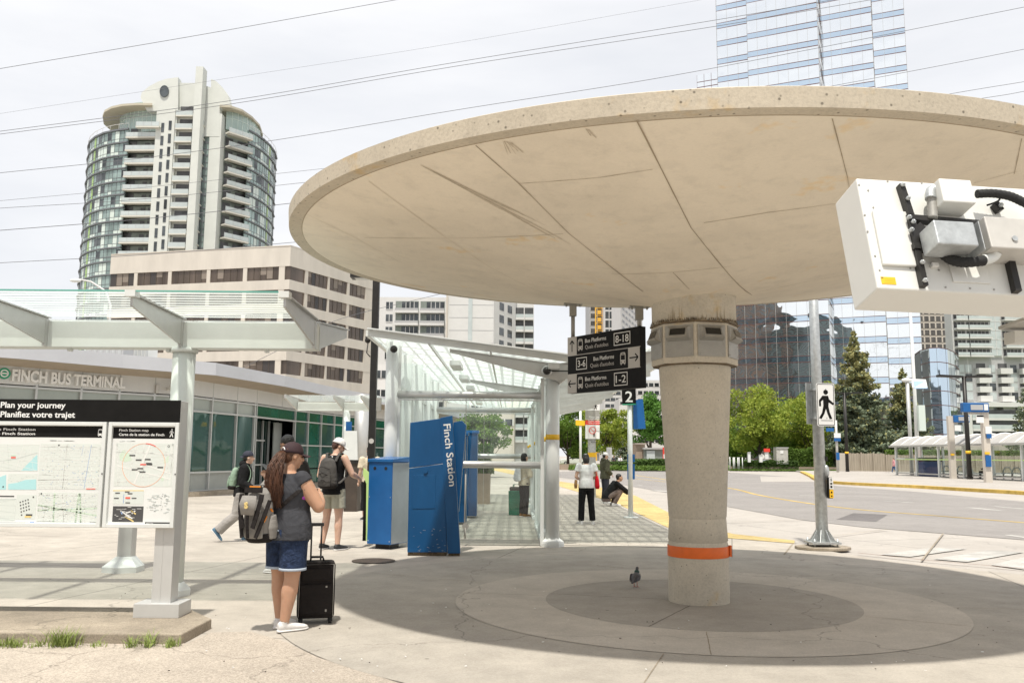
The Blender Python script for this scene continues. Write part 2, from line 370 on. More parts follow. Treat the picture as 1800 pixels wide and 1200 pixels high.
# rough exposed-aggregate forecourt at the camera's feet, curved edge
edge = [(0, 1122), (330, 1131), (372, 1112), (440, 1110), (500, 1128), (560, 1156), (640, 1182), (740, 1212), (900, 1262)]
sheet('forecourt', [(-9, 1.0)] + [G(-900, 1124)] + [G(*p) for p in edge] + [(1.0, 1.0)], 0.006, 'aggregate')
# paved bands: under the shelter and in front of the terminal
sheet('paving', [G(690, 962), G(850, 958), G(1000, 958), G(1180, 962), G(1175, 936), G(1105, 904), G(1040, 880), G(985, 862), G(900, 838), G(850, 826), G(800, 826), G(740, 900)], 0.005, 'plaza_pavers')
0 and sheet('paving', [G(-200, 985), G(330, 1000), G(640, 985), G(640, 1022), G(330, 1040), G(-200, 1062)], 0.005, 'plaza_pavers')
# concentric rings round the canopy column
CX, CY = 2.0, 9.48
def annulus(name, r0, r1, z, m, c=(CX, CY), n=96):
    mb = MB()
    P = [(c[0] + r * math.cos(2 * PI * k / n), c[1] + r * math.sin(2 * PI * k / n), z) for r in (r0, r1) for k in range(n)]
    mb.add(P, [(k, n + k, n + (k + 1) % n, (k + 1) % n) for k in range(n)]); return struct(mb.build(name, m))
annulus('ring_paving', 2.57, 4.35, 0.007, 'ring_outer'); annulus('ring_paving', 1.62, 2.57, 0.010, 'ring_light'); annulus('ring_paving', 0.2, 1.62, 0.011, 'ring_dark')
for a, r0, r1, z in ((-118, .33, 1.6, .0125), (170, 1.65, 2.55, .0115), (-30, 1.65, 2.55, .0115), (-100, 1.65, 2.55, .0115), (-6, 2.6, 4.3, .0105), (152, 2.6, 4.3, .0105), (165, .35, 1.6, .0125), (-108, 2.6, 5.6, .0108)):
    t = R(a); d = Vector((math.cos(t), math.sin(t), 0)); s_ = Vector((-d.y, d.x, 0)) * .006; c = Vector((CX, CY, 0))
    pts = []; jit = [rnd.uniform(-.015, .015) for _ in range(9)]
    L1 = [c + d * (r0 + (r1 - r0) * i / 8) + s_ * (1 + jit[i] * 40) for i in range(9)]; L2 = [c + d * (r0 + (r1 - r0) * i / 8) + s_ * (-.6 + jit[i] * 40) for i in range(9)]
    sheet('crack', L1 + L2[::-1], z, 'iron' if r1 < 2 else 'kerb_stone')
# bus road
sheet('road', [G(980, 828), G(1120, 826), G(1280, 829), G(1400, 838), G(1437, 845), G(1471, 853), G(1600, 862), G(1800, 880), G(1900, 888), G(1900, 960), G(1800, 946), G(1658, 935), G(1516, 924), G(1409, 911.5), G(1281, 889), G(1180, 866), G(1080, 848), G(980, 838)], -0.022, 'asphalt')
def band(name, pts, wpx, z, m):
    """painted line following ground points, wpx wide in metres"""
    P = [Vector((p[0], p[1], 0)) for p in pts]; A = []; B = []
    for i, p in enumerate(P):
        d = (P[min(i + 1, len(P) - 1)] - P[max(i - 1, 0)]).normalized(); s_ = Vector((-d.y, d.x, 0)) * wpx / 2; A.append(p + s_); B.append(p - s_)
    mb = MB(); n = len(P)
    mb.add([(p.x, p.y, z) for p in A + B], [(i, n + i, n + i + 1, i + 1) for i in range(n - 1)]); return struct(mb.build(name, m))
def smooth(pts, k=6):
    out = []
    P = [Vector((p[0], p[1])) for p in pts]; P = [P[0]] + P + [P[-1]]
    for i in range(1, len(P) - 2):
        for j in range(k):
            t = j / k; a, b, c, d = P[i - 1:i + 3]
            out.append(.5 * ((2 * b) + (c - a) * t + (2 * a - 5 * b + 4 * c - d) * t * t + (3 * b - a - 3 * c + d) * t ** 3))
    out.append(P[-2]); return out
band('road_line', smooth([G(1113, 834), G(1177, 843), G(1280, 856.5), G(1330, 868), G(1400, 880), G(1500, 893), G(1650, 905), G(1830, 919)]), .16, -.017, 'yellow_paint')
band('road_line', smooth([G(1113, 840), G(1170, 846)]), .12, -.017, 'yellow_paint')
for a, b, wd in (((1150, 861), (1182, 863), .5), ((1286, 841), (1325, 841), .35), ((1405, 869), (1455, 871), .25), ((1550, 879), (1605, 882), .22), ((1700, 890), (1760, 896), .22), ((1745, 888), (1800, 893), .22), ((1770, 938), (1815, 944), .2), ((1110, 851), (1130, 852), .3)):
    band('road_line', [G(*a), G(*b)], wd, -.017, 'white_paint')
sheet('road_patch', [G(1336, 836), G(1430, 838), G(1440, 846), G(1338, 846)], -.019, 'road_concrete')
sheet('road_patch', [G(1500, 900), G(1560, 903), G(1540, 915), G(1470, 911)], -.019, 'asphalt_dark')
up_ = [(850, 816), (930, 832), (985, 846), (1060, 857), (1117, 871), (1180, 903), (1235, 926), (1290, 938.5), (1397, 950)]
lo_ = [(1396, 955), (1290, 946.5), (1235, 943), (1180, 930), (1127, 905), (1085, 885), (985, 855), (920, 838), (840, 820)]
sheet('platform_edge', [G(*p) for p in up_ + lo_], .008, 'yellow_fade')
# crossing ramp at the right: pale zebra bars and the rusty drain line
for q in ([(1545, 972), (1640, 960), (1700, 962), (1600, 976)], [(1640, 980), (1735, 965), (1800, 968), (1700, 985)], [(1740, 990), (1800, 977), (1860, 982), (1800, 998)]):
    sheet('crossing_stripe', [G(*p) for p in q], -.016, 'white_paint')
band('drain_line', [G(1508, 972), G(1640, 986), G(1830, 1002)], .035, .009, 'red_rust')
for a, b in (((1658, 937), (1620, 985)), ((1397, 951), (1378, 975)), ((1285, 917), (1420, 912)), ((1420, 947), (1560, 930))): band('pavement_joint', [G(*a), G(*b)], .03, .004, 'kerb_stone')
# raised island with yellow kerb across the road
isl = [(1410, 830), (1425, 837), (1437, 843.5), (1471, 849.5), (1600, 856), (1700, 862), (1800, 868), (1950, 880)]
I0 = [G(*p) for p in isl]
mb = MB(); mb.prism([(p.x, p.y) for p in I0] + [(90, 42), (90, 120), (36, 118)], -.03, .11); struct(mb.build('bus_island', 'road_concrete'))
kb = smooth([(p.x, p.y) for p in I0], 4)
A = []; mb = MB()
for i, p in enumerate(kb):
    d = (kb[min(i + 1, len(kb) - 1)] - kb[max(i - 1, 0)]).normalized(); s_ = Vector((-d.y, d.x)) * .2
    A.append([(p.x - s_.x, p.y - s_.y, -.03), (p.x - s_.x, p.y - s_.y, .13), (p.x + s_.x, p.y + s_.y, .13), (p.x + s_.x, p.y + s_.y, -.03)])
for i in range(len(A) - 1): mb.add(A[i] + A[i + 1], [(0, 4, 5, 1), (1, 5, 6, 2), (2, 6, 7, 3)])
struct(mb.build('island_kerb', 'yellow_paint'))
sheet('lawn', [(20, 100.5), (44, 100.5), (90, 96), (240, 96), (240, 175), (4, 175), (4, 139), (14, 139), (20, 125)], .02, 'grass_green')
mb = MB(); mb.disc((-1.96, 12.78), .31, .012); o = mb.build('manhole_cover', 'iron'); 
mb = MB()
for k in range(-4, 5):
    for j in range(-4, 5):
        if (k * k + j * j) < 18: mb.box((-1.96 + k * .06 - .02, 12.78 + j * .06 - .02, .011), (-1.96 + k * .06 + .02, 12.78 + j * .06 + .02, .016))
g = mb.build('grip_pattern', 'iron', o); tag(o, 'round rusty iron manhole cover set in the paving beside the blue boxes', 'manhole cover')

# ---------------------------------------------------------------- the concrete mushroom canopy
def canopy_concrete(name, base, speck=.8, hole=.10):
    m = mat(name, base, .85, spec=.2); n = m.node_tree.nodes; l = m.node_tree.links; b = n['Principled BSDF']
    t = n.new('ShaderNodeTexCoord'); rgb = n.new('ShaderNodeRGB'); rgb.outputs[0].default_value = (*base, 1); cur = rgb.outputs[0]
    def nz_(s_, d, vec=None):
        z = n.new('ShaderNodeTexNoise'); z.inputs['Scale'].default_value = s_; z.inputs['Detail'].default_value = d; z.inputs['Roughness'].default_value = .65; l.new(vec or t.outputs['Object'], z.inputs['Vector']); return z.outputs['Fac']
    def mul(cur, fac, lo, hi, a, c2=None):
        r = n.new('ShaderNodeMapRange'); r.inputs['From Min'].default_value = lo; r.inputs['From Max'].default_value = hi; l.new(fac, r.inputs['Value'])
        mx2 = n.new('ShaderNodeMixRGB'); mx2.blend_type = 'MULTIPLY'; mx2.inputs['Color2'].default_value = (*(c2 or (a, a, a)), 1); l.new(r.outputs[0], mx2.inputs['Fac']); l.new(cur, mx2.inputs['Color1']); return mx2.outputs[0]
    cur = mul(cur, nz_(.7, 5), .42, .62, .90); cur = mul(cur, nz_(5, 8), .5, .75, .88); cur = mul(cur, nz_(1.6, 4), .62, .7, 1, (1.0, .87, .66)); cur = mul(cur, nz_(45, 3), .45, .8, speck)
    vo = n.new('ShaderNodeTexVoronoi'); vo.inputs['Scale'].default_value = 14; l.new(t.outputs['Object'], vo.inputs['Vector'])     # air holes
    cur = mul(cur, vo.outputs['Distance'], hole, hole * .5, .4)
    l.new(cur, b.inputs['Base Color'])
    bp = n.new('ShaderNodeBump'); bp.inputs['Strength'].default_value = .3; bp.inputs['Distance'].default_value = .01; l.new(nz_(30, 5), bp.inputs['Height']); l.new(bp.outputs[0], b.inputs['Normal'])
    return m
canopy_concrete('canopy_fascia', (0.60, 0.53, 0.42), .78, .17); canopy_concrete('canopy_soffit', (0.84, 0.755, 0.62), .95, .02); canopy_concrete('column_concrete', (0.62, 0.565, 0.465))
MATS['canopy_soffit'].node_tree.nodes  # smoother board-marked underside
mat('joint_dark', (0.38, 0.31, 0.22), .9); mat('joint_faint', (0.60, 0.52, 0.40), .9); mat('stain_dark', (0.66, 0.575, 0.45), .9, col2=(0.48, 0.41, 0.31), scale=25)
mat('orange_tape', (0.85, 0.16, 0.02), .45, var=.1, scale=8); mat('grey_plate', (0.36, 0.35, 0.32), .5, .3, .12, 6); mat('dark_glass', (0.02, 0.02, 0.018), .1)
mat('column_stain', (0.40, 0.33, 0.23), .95, var=.3, scale=20); mat('moss', (0.09, 0.06, 0.03), .95, var=.4, scale=30); mat('black_grime', (0.16, 0.12, 0.075), .95, var=.5, scale=20)
KX, KY, KZ, KR = 1.86, 9.48, 3.79, 4.22        # rim: lower outer edge
can = thing('mushroom_canopy', 'huge round concrete canopy on a single tapering column with an orange band', 'canopy', (CX, CY, 0))
NS = 160
def cz(r):      # height of the conical underside at radius r
    return 3.17 + (KZ - .0 - 3.17) * ((r / (KR - .1)) ** 1.05)
mb = MB(); mb.lathe([(KR - .14, cz(KR - .14) + .02), (KR - .13, KZ - .002), (KR, KZ), (KR + .008, KZ + .135), (KR - .02, KZ + .15), (0.05, KZ + .22)], (KX, KY), NS)
mb.sm = [False if i // NS < 4 else True for i in range(len(mb.f))]
tilt = lambda mb_: setattr(mb_, 'v', [Vector((p.x, p.y, p.z + .018 * (p.y - KY) * (1 if p.z > 3.1 else 0))) for p in mb_.v])
tilt(mb); mb.sm = [True] * len(mb.f); o = mb.build('slab', 'canopy_fascia', can)
md = o.modifiers.new('edge', 'EDGE_SPLIT'); md.split_angle = R(35)
mb = MB(); prof = [(.3, 3.17)] + [(KR * k / 24, cz(KR * k / 24)) for k in range(3, 23)] + [(KR - .125, cz(KR - .125))]
mb.lathe(prof, (KX, KY), NS); mb.f = [f[::-1] for f in mb.f]; tilt(mb); o = mb.build('soffit', 'canopy_soffit', can)
mb = MB(); mb.tube([(KX + (KR - .128) * math.cos(2 * PI * k / 160), KY + (KR - .128) * math.sin(2 * PI * k / 160), KZ + .018 * (KR - .128) * math.sin(2 * PI * k / 160)) for k in range(161)], .006, 6); mb.build('drip_groove', 'joint_dark', can)
# formwork joints in the underside: thin lines 3 mm proud of the concrete
def soff(x, y, e=.004):
    r = math.hypot(x - KX, y - KY); return Vector((x, y, cz(min(max(r, .3), KR - .13)) - e + .018 * (y - KY)))
def hit(px, py):        # where the underside is seen at that direction
    r_ = ray(px, py); t = 2.0
    for _ in range(60):
        p = Vector((0, 0, HC)) + r_ * t; t += (soff(p.x, p.y, 0).z - p.z) / max(r_.z, .02) * .7
    return Vector((p.x, p.y, 0))
def seam(mb, pts, w_, jit=.0, e=.004):
    P = []
    for (a, b) in zip(pts[:-1], pts[1:]):
        A, B = hit(*a), hit(*b); P += [A.lerp(B, k / 8) for k in range(8)]
    P.append(hit(*pts[-1])); V = []
    for i, p in enumerate(P):
        d = (P[min(i + 1, len(P) - 1)] - P[max(i - 1, 0)]).normalized(); s_ = Vector((-d.y, d.x, 0)) * w_ * .5 * rnd.uniform(.6, 1.3); V += [soff(p.x + s_.x, p.y + s_.y, e), soff(p.x - s_.x, p.y - s_.y, e)]
    mb.add(V, [(2 * i, 2 * i + 1, 2 * i + 3, 2 * i + 2) for i in range(len(P) - 1)])
mb = MB()
for pts, w_ in (([(1119, 211), (1215, 400), (1322, 518)], .010), ([(836, 255), (912, 322), (1000, 410), (1130, 512)], .008), ([(1463, 208), (1478, 265), (1490, 312)], .007), ([(1796, 243), (1783, 305)], .006), ([(1183, 478), (1212, 508)], .007),
                ([(912, 322), (1050, 312), (1147, 297)], .005), ([(1237, 391), (1350, 373), (1478, 356)], .006), ([(640, 417), (800, 418), (990, 410)], .005), ([(1075, 481), (1180, 478), (1285, 467)], .005), ([(1330, 513), (1420, 494), (1500, 480)], .006), ([(1712, 321), (1788, 301)], .005)): seam(mb, pts, w_)
mb.build('formwork_joints', 'joint_dark', can)
mb = MB()
for pts, w_ in (([(648, 318), (760, 400), (860, 468), (940, 508)], .005), ([(540, 376), (620, 415), (700, 458)], .005), ([(1490, 312), (1510, 420)], .006)): seam(mb, pts, w_)
mb.build('faint_joints', 'joint_faint', can)
mb = MB()    # long diagonal water stain: a loose bundle of streaks
for k in range(16):
    o_ = rnd.uniform(-7, 7); f0, f1 = rnd.uniform(0, .5), rnd.uniform(.5, 1); A = (729, 284); B = (1015, 432); q = lambda f, o__: (A[0] + (B[0] - A[0]) * f + o__ * .5, A[1] + (B[1] - A[1]) * f - o__ * (0.15 + f))
    seam(mb, [q(f0, o_ * (.2 + f0)), q((f0 + f1) / 2, o_ * .6), q(f1, o_)], rnd.uniform(.003, .010), e=.003 + k * .0001)
for cx_, cy_, n_ in ((884, 247, 7), (1030, 226, 3)):
    for k in range(n_): x = cx_ + k * 2.5; seam(mb, [(x, cy_ + k * .5), (x + 9 + k * 2, cy_ + 5 + rnd.uniform(4, 22))], rnd.uniform(.003, .008), e=.003 + k * .0001)
stuff(mb.build('water_stain', 'stain_dark', can))
mb = MB()
mb.lathe([(.318, -.02), (.318, .55), (.312, .62), (.307, .63), (.307, .638), (.314, .645), (.300, .87), (.297, .876), (.300, .882), (.305, .9), (.385, 2.45), (.40, 2.95), (.455, 2.96), (.458, 3.24)], (CX, CY), 48)
mb.build('column', 'column_concrete', can)
mb = MB(); mb.lathe([(.3215, .478), (.3225, .482), (.3225, .588), (.3215, .592)], (CX, CY), 48); mb.box((CX + .305, CY - .13, .485), (CX + .328, CY - .09, .60)); mb.build('orange_band', 'orange_tape', can)
# collar with speaker boxes
def octpoly(r, a0=22.5): return [(CX + r * math.cos(R(a0 + 45 * k)), CY + r * math.sin(R(a0 + 45 * k))) for k in range(8)]
A0 = -90
mb = MB(); mb.prism(octpoly(.465, 35), 2.50, 2.93); mb.build('collar', 'column_concrete', can, bevel=.008)
mb = MB(); mb.prism(octpoly(.478, 35), 2.925, 2.945); mb.prism(octpoly(.45, 35), 2.485, 2.502); mb.build('collar_trim', 'black_grime', can)
for k in range(8):
    a = R(35 + 22.5 + 45 * k); nrm = Vector((math.cos(a), math.sin(a), 0)); tg = Vector((-nrm.y, nrm.x, 0)); c = Vector((CX, CY, 0)) + nrm * (.465 * math.cos(R(22.5)))
    def q(x, d, z): return c + tg * x + nrm * d + Vector((0, 0, z))
    mb = MB(); mb.add([q(-.155, .002, 2.565), q(.155, .002, 2.565), q(.155, .012, 2.565), q(-.155, .012, 2.565), q(-.155, .002, 2.90), q(.155, .002, 2.90), q(.155, .012, 2.90), q(-.155, .012, 2.90)], [(0, 3, 2, 1), (4, 5, 6, 7), (0, 1, 5, 4), (1, 2, 6, 5), (2, 3, 7, 6), (3, 0, 4, 7)][::1])
    for sx in (-.13, .13):
        for sz in (2.59, 2.70, 2.88): mb.ball(q(sx, .014, sz), .006, 6, 4)
    mb.add([q(-.13, .013, 2.73), q(.13, .013, 2.73), q(.13, .013, 2.89), q(-.13, .013, 2.89), q(-.10, .07, 2.785), q(.10, .07, 2.785), q(.10, .035, 2.865), q(-.10, .035, 2.865), q(-.12, .08, 2.76), q(.12, .08, 2.76)],
           [(0, 1, 9, 8), (8, 9, 5, 4), (1, 2, 6, 5), (1, 5, 9), (0, 4, 7, 3), (0, 8, 4), (3, 7, 6, 2), (4, 5, 6, 7)])
    hood = mb.build('light_box', 'grey_plate', can)
    mb = MB(); mb.slab([q(-.085, .069, 2.79), q(.085, .069, 2.79), q(.085, .041, 2.86), q(-.085, .041, 2.86)], .003); mb.build('lens', 'dark_glass', hood)
mb = MB()
for k in range(150):
    a = rnd.uniform(0, 2 * PI); h = rnd.uniform(.03, .16) * (1.3 if math.sin(a * 5) > 0 else .7); wd = rnd.uniform(.004, .012); r_ = .4575
    p = lambda da, z: Vector((CX + (r_ + .0005 * (k % 5)) * math.cos(a + da), CY + (r_ + .0005 * (k % 5)) * math.sin(a + da), z))
    mb.add([p(-wd, 2.94), p(wd, 2.94), p(0, 2.94 + h)], [(0, 1, 2)])
stuff(mb.build('rain_streaks', 'column_stain', can))
mb = MB()     # dry weeds and bird mess on the collar ledge
for k in range(420):
    a = rnd.uniform(0, 2 * PI); r = rnd.uniform(.455, .47); p = Vector((CX + r * math.cos(a), CY + r * math.sin(a), 2.95)); h = rnd.uniform(.004, .03)
    mb.bar(p, p + Vector((math.cos(a) * .004, math.sin(a) * .004, h)), .006, .002, w2=.001)
stuff(mb.build('ledge_weeds', 'black_grime', can))
# ---------------------------------------------------------------- materials of the street furniture
mat('alu', (0.56, 0.56, 0.54), .38, .55, .08, 3); mat('alu_white', (0.70, 0.72, 0.70), .4, .0, .06, 2); mat('pale_green_metal', (0.67, 0.695, 0.66), .45, .0, .07, 2)
mat('sign_black', (0.010, 0.0095, 0.009), .55, var=.3, scale=6, spec=.15); mat('sign_white', (0.80, 0.80, 0.78), .5); mat('sign_grey', (0.52, 0.50, 0.47), .5); mat('paper', (0.76, 0.77, 0.75), .5, var=.03)
mat('grey_frame', (0.60, 0.60, 0.585), .4, .3, .06, 3); mat('map_green', (0.60, 0.72, 0.58), .5); mat('map_water', (0.42, 0.70, 0.72), .5); mat('map_land', (0.68, 0.72, 0.68), .5); mat('map_line', (0.50, 0.55, 0.53), .5)
mat('map_road', (0.80, 0.80, 0.77), .5); mat('map_dark', (0.075, 0.075, 0.075), .5); mat('map_orange', (0.85, 0.42, 0.25), .5); mat('map_red', (0.80, 0.12, 0.08), .5); mat('map_blue', (0.30, 0.42, 0.66), .5); mat('map_yellow', (0.80, 0.62, 0.25), .5)
mat('ttc_blue', (0.006, 0.092, 0.25), .36, .1, .14, 2.2, .05, 60, col2=(0.004, 0.072, 0.205), stretch=(1, 1, .4)); mat('blue_light', (0.012, 0.125, 0.37), .38, .1, .1, 3, col2=(0.009, 0.10, 0.31)); mat('blue_lid', (0.02, 0.14, 0.38), .25, .3)
mat('steel_side', (0.42, 0.46, 0.50), .3, .6, .12, 3); mat('black_metal', (0.022, 0.020, 0.018), .45, .2, .3, 6); mat('galv', (0.50, 0.52, 0.52), .45, .6, .22, 14, .1, 40); mat('green_paint', (0.02, 0.30, 0.16), .5)
mat('lime', (0.62, 0.85, 0.30), .5); mat('yellow_plain', (0.85, 0.50, 0.02), .45); mat('red_plain', (0.75, 0.05, 0.03), .45); mat('rubber', (0.02, 0.02, 0.02), .8, bump=.3, bscale=120); mat('white_box', (0.74, 0.74, 0.70), .42, .0, .05, 1.5); mat('white_dirty', (0.55, 0.53, 0.49), .5, .2, .15, 3)
glassy('clear_glass', (0.93, 0.975, 0.96), .05); frit('frit_stripes', 'stripes', .12, .62); frit('frit_squares', 'squares', .17)

_cap = {}
def T(name, items, m, parent, frame, th=.0015):
    """items: (text, x0, x1, baseline, capheight, weight): each fitted to its width and cap height on the panel"""
    if not _cap:
        me = text_mesh('H', 1); _cap[0] = max(v.co.y for v in me.vertices); bpy.data.meshes.remove(me)
    o, rt, up = frame; rt = rt.normalized(); up = up.normalized(); nn = rt.cross(up); mb = MB()
    for (t, x0, x1, y, cap, wt) in items:
        me = text_mesh(t, 1, wt, th / cap * _cap[0]); xs = [v.co.x for v in me.vertices]; a, b = min(xs), max(xs); sx = (x1 - x0) / (b - a); sy = cap / _cap[0]
        mb.add([o + rt * (x0 + (v.co.x - a) * sx) + up * (y + v.co.y * sy) + nn * v.co.z * sy for v in me.vertices], [list(q.vertices) for q in me.polygons]); bpy.data.meshes.remove(me)
    return mb.build(name, m, parent)
X_, Z_ = Vector((1, 0, 0)), Vector((0, 0, 1))

# ---------------------------------------------------------------- the map board at the left
YB = 7.90
def bx(px, py=815): return D(px, py, YB).x
def bz(py, px=300): return D(px, py, YB).z
XR = D(312, 815, YB).x; XL = XR - 2.75; ZT = bz(704); ZB = bz(928, 306)
slab_pts = [G(318, 1133), G(371, 1104), G(330, 1084), (-9.2, G(330, 1084).y + .05), (-9.2, G(0, 1131).y + .05)]
mb = MB(); mb.prism([(p[0], p[1]) for p in slab_pts], -.02, .085); tag(mb.build('concrete_plinth', 'kerb_stone', bevel=.012), 'low concrete plinth under the big map board', 'plinth')
brd = thing('map_board', 'big freestanding station map board with black header reading Plan your journey', 'map board', (XR - .2, 8.0, .085))
mb = MB(); mb.box((XL, YB + .004, ZB), (XR - .002, YB + .19, ZT)); mb.build('cabinet', 'grey_frame', brd, bevel=.004)
for px in (XR - .175, XL + .35):
    mb = MB(); mb.box((px, YB + .03, .2), (px + .17, YB + .20, ZB)); mb.box((px + .075, YB + .027, .2), (px + .078, YB + .031, ZB)); mb.build('post', 'grey_frame', brd, bevel=.003)
    mb = MB(); mb.box((px - .13, YB - .03, .085), (px + .27, YB + .27, .205)); mb.build('foot', 'grey_frame', brd, bevel=.004)
zh = bz(742)
mb = MB(); mb.box((XL, YB - .012, zh), (XR, YB + .004, ZT + .003)); hd = mb.build('header', 'sign_black', brd, bevel=.002)
fr = (Vector((0, YB - .0122, 0)), X_, Z_)
T('lettering', [('Plan your journey', bx(-6), bx(109), bz(718.5), .05, .02), ('Planifiez votre trajet', bx(-5), bx(127), bz(735), .05, .02)], 'sign_white', hd, fr)
# glazed display cases
def case(x0, x1, zt, zb, name='display_case'):
    mb = MB(); b_ = .033
    for lo, hi in (((x0, YB - .03, zb), (x0 + b_, YB + .003, zt)), ((x1 - b_, YB - .03, zb), (x1, YB + .003, zt)), ((x0 + b_, YB - .03, zt - b_), (x1 - b_, YB + .003, zt)), ((x0 + b_, YB - .03, zb), (x1 - b_, YB + .003, zb + b_))): mb.box(lo, hi)
    c = mb.build(name, 'alu_white', brd, bevel=.003)
    mb = MB(); mb.box((x1 - .013, YB - .034, (zt + zb) / 2), (x1 - .004, YB - .028, (zt + zb) / 2 + .012)); mb.build('lock', 'black_metal', c); return c
zct = zh - .003
c2 = case(bx(188, 830), bx(312, 830), zct, ZB + .004); c1 = case(XL + .02, bx(184, 830), zct, ZB + .004)
def poster(parent, x0, x1, z0, z1, draw):
    mb = MB(); y = YB - .001
    mb.slab([(x0, y, z0), (x1, y, z0), (x1, y, z1), (x0, y, z1)], .001); f_ = (Vector((0, y - .0012, 0)), X_, Z_)
    draw(mb, f_); return mb.build('poster', ['paper', 'sign_black', 'map_land', 'map_water', 'map_green', 'map_road', 'map_line', 'map_orange', 'map_red', 'map_dark', 'map_blue', 'map_yellow', 'sign_white'], parent)
def PX(px, py): return bx(px, py), bz(py, px)
def prect(mb, f_, k, a, b, th=.0008):      # rectangle between two photo points, slot k
    (x0, z1), (x1, z0) = PX(*a), PX(*b); mb.mslot(k); shapes(mb, f_, [rect(x0, z0, x1, z1)], th); mb.mslot(0)
def ppoly(mb, f_, k, pts, th=.0012): mb.mslot(k); shapes(mb, f_, [[PX(*p) for p in pts]], th); mb.mslot(0)
def pline(mb, f_, k, pts, w_, th=.0016): mb.mslot(k); shapes(mb, f_, stroke([PX(*p) for p in pts], w_), th); mb.mslot(0)
r2 = random.Random(3)
def clutter(mb, f_, a, b, n, ks=(6, 10), s=(.003, .012), th=.0018):   # tiny map symbols and place names, too small to read
    (x0, z1), (x1, z0) = PX(*a), PX(*b)
    for _ in range(n):
        x = r2.uniform(x0, x1 - s[1]); z = r2.uniform(z0, z1 - .004); wd = r2.uniform(*s); mb.mslot(r2.choice(ks)); shapes(mb, f_, [rect(x, z, x + wd, z + .0035)], th)
    mb.mslot(0)
def web(mb, f_, k, a, b, n, w_=.002, th=.0014, ang=.3):
    (x0, z1), (x1, z0) = PX(*a), PX(*b); mb.mslot(k)
    for i in range(n):
        if r2.random() < .5: t = r2.uniform(z0, z1); q = [(x0, t), (x1, max(z0, min(z1, t + r2.uniform(-ang, ang) * (x1 - x0))))]
        else: t = r2.uniform(x0, x1); q = [(t, z0), (max(x0, min(x1, t + r2.uniform(-ang, ang) * (z1 - z0))), z1)]
        shapes(mb, f_, stroke(q, w_ * r2.uniform(.6, 1.6)), th)
    mb.mslot(0)
def draw2(mb, f_):
    prect(mb, f_, 1, (200, 750), (308, 771)); prect(mb, f_, 2, (205, 778), (302, 855))
    ppoly(mb, f_, 4, [(210, 800), (217, 790), (228, 797), (232, 808), (220, 812), (211, 808)]); ppoly(mb, f_, 4, [(289, 806), (297, 800), (296, 812), (288, 814)]); ppoly(mb, f_, 4, [(283, 840), (289, 838), (289, 844), (284, 845)])
    web(mb, f_, 5, (206, 779), (301, 854), 34); pline(mb, f_, 5, [(236, 850), (264, 782)], .012); pline(mb, f_, 5, [(206, 818), (300, 842)], .008); pline(mb, f_, 5, [(250, 815), (300, 832)], .008)
    cx, cz_ = PX(253, 817); mb.mslot(7); shapes(mb, f_, ringpoly(cx, cz_, .192, .0035, 40), .002); mb.mslot(8); shapes(mb, f_, ringpoly(cx, cz_, .192, .008, 6, R(60), R(88)), .0024)
    for x, y, k in ((233, 800, 9), (244, 808, 9), (260, 807, 9), (262, 814, 9), (263, 816, 9), (282, 821, 9), (247, 823, 9), (237, 825, 9), (251, 829, 9), (252, 816, 8)): prect(mb, f_, k, (x - 5, y - 1.2), (x + 5, y + 1.2), .0028)
    mb.mslot(9); shapes(mb, f_, ringpoly(*PX(297, 784), .009, .004, 12), .002)
    prect(mb, f_, 2, (200, 862), (252, 886)); ppoly(mb, f_, 11, [(199, 861), (253, 861), (253, 862.5), (199, 862.5)])
    for x, y in ((207, 866), (224, 864), (205, 875), (236, 875), (225, 883), (229, 867)): prect(mb, f_, 9, (x - 4, y - .9), (x + 4, y + .9), .0028)
    prect(mb, f_, 8, (221, 873), (229, 876), .003); pline(mb, f_, 10, [(218, 868), (217, 884)], .004, .003)
    prect(mb, f_, 9, (199, 889), (251, 917)); 
    for a, b, k in (((212, 897), (233, 911), 5), ((222, 901), (232, 898), 5), ((220, 906), (228, 910), 5), ((230, 897), (239, 903), 11), ((220, 907), (235, 916), 11), ((213, 898), (215, 903), 10), ((232, 902), (238, 897), 5)): pline(mb, f_, k, [a, b], .011, .002)
    clutter(mb, f_, (201, 890), (250, 915), 16, (5, 12), (.01, .04), .003)
    clutter(mb, f_, (257, 866), (283, 900), 30, (6,), (.01, .04)); clutter(mb, f_, (283, 866), (286, 902), 18, (9, 6), (.004, .007)); clutter(mb, f_, (288, 866), (300, 905), 20, (6,), (.01, .03))
    prect(mb, f_, 9, (255, 917), (301, 921)); clutter(mb, f_, (257, 918), (272, 920.5), 4, (12,), (.02, .04), .003); clutter(mb, f_, (205, 774), (245, 776), 5, (6,), (.02, .05))
po = poster(c2, bx(193, 830), bx(309, 830), ZB + .03, zct - .03, draw2)
T('lettering', [('Finch Station map', bx(206), bx(258), bz(758.5), .022, .015), ('Carte de la station de Finch', bx(206), bx(286), bz(766), .022, .015)], 'sign_white', po, (Vector((0, YB - .0026, 0)), X_, Z_))
mb = MB(); shapes(mb, (Vector((0, YB - .0028, 0)), X_, Z_), walker(bx(299), bz(768), .075), .001); mb.build('walking_symbol', 'sign_white', po)
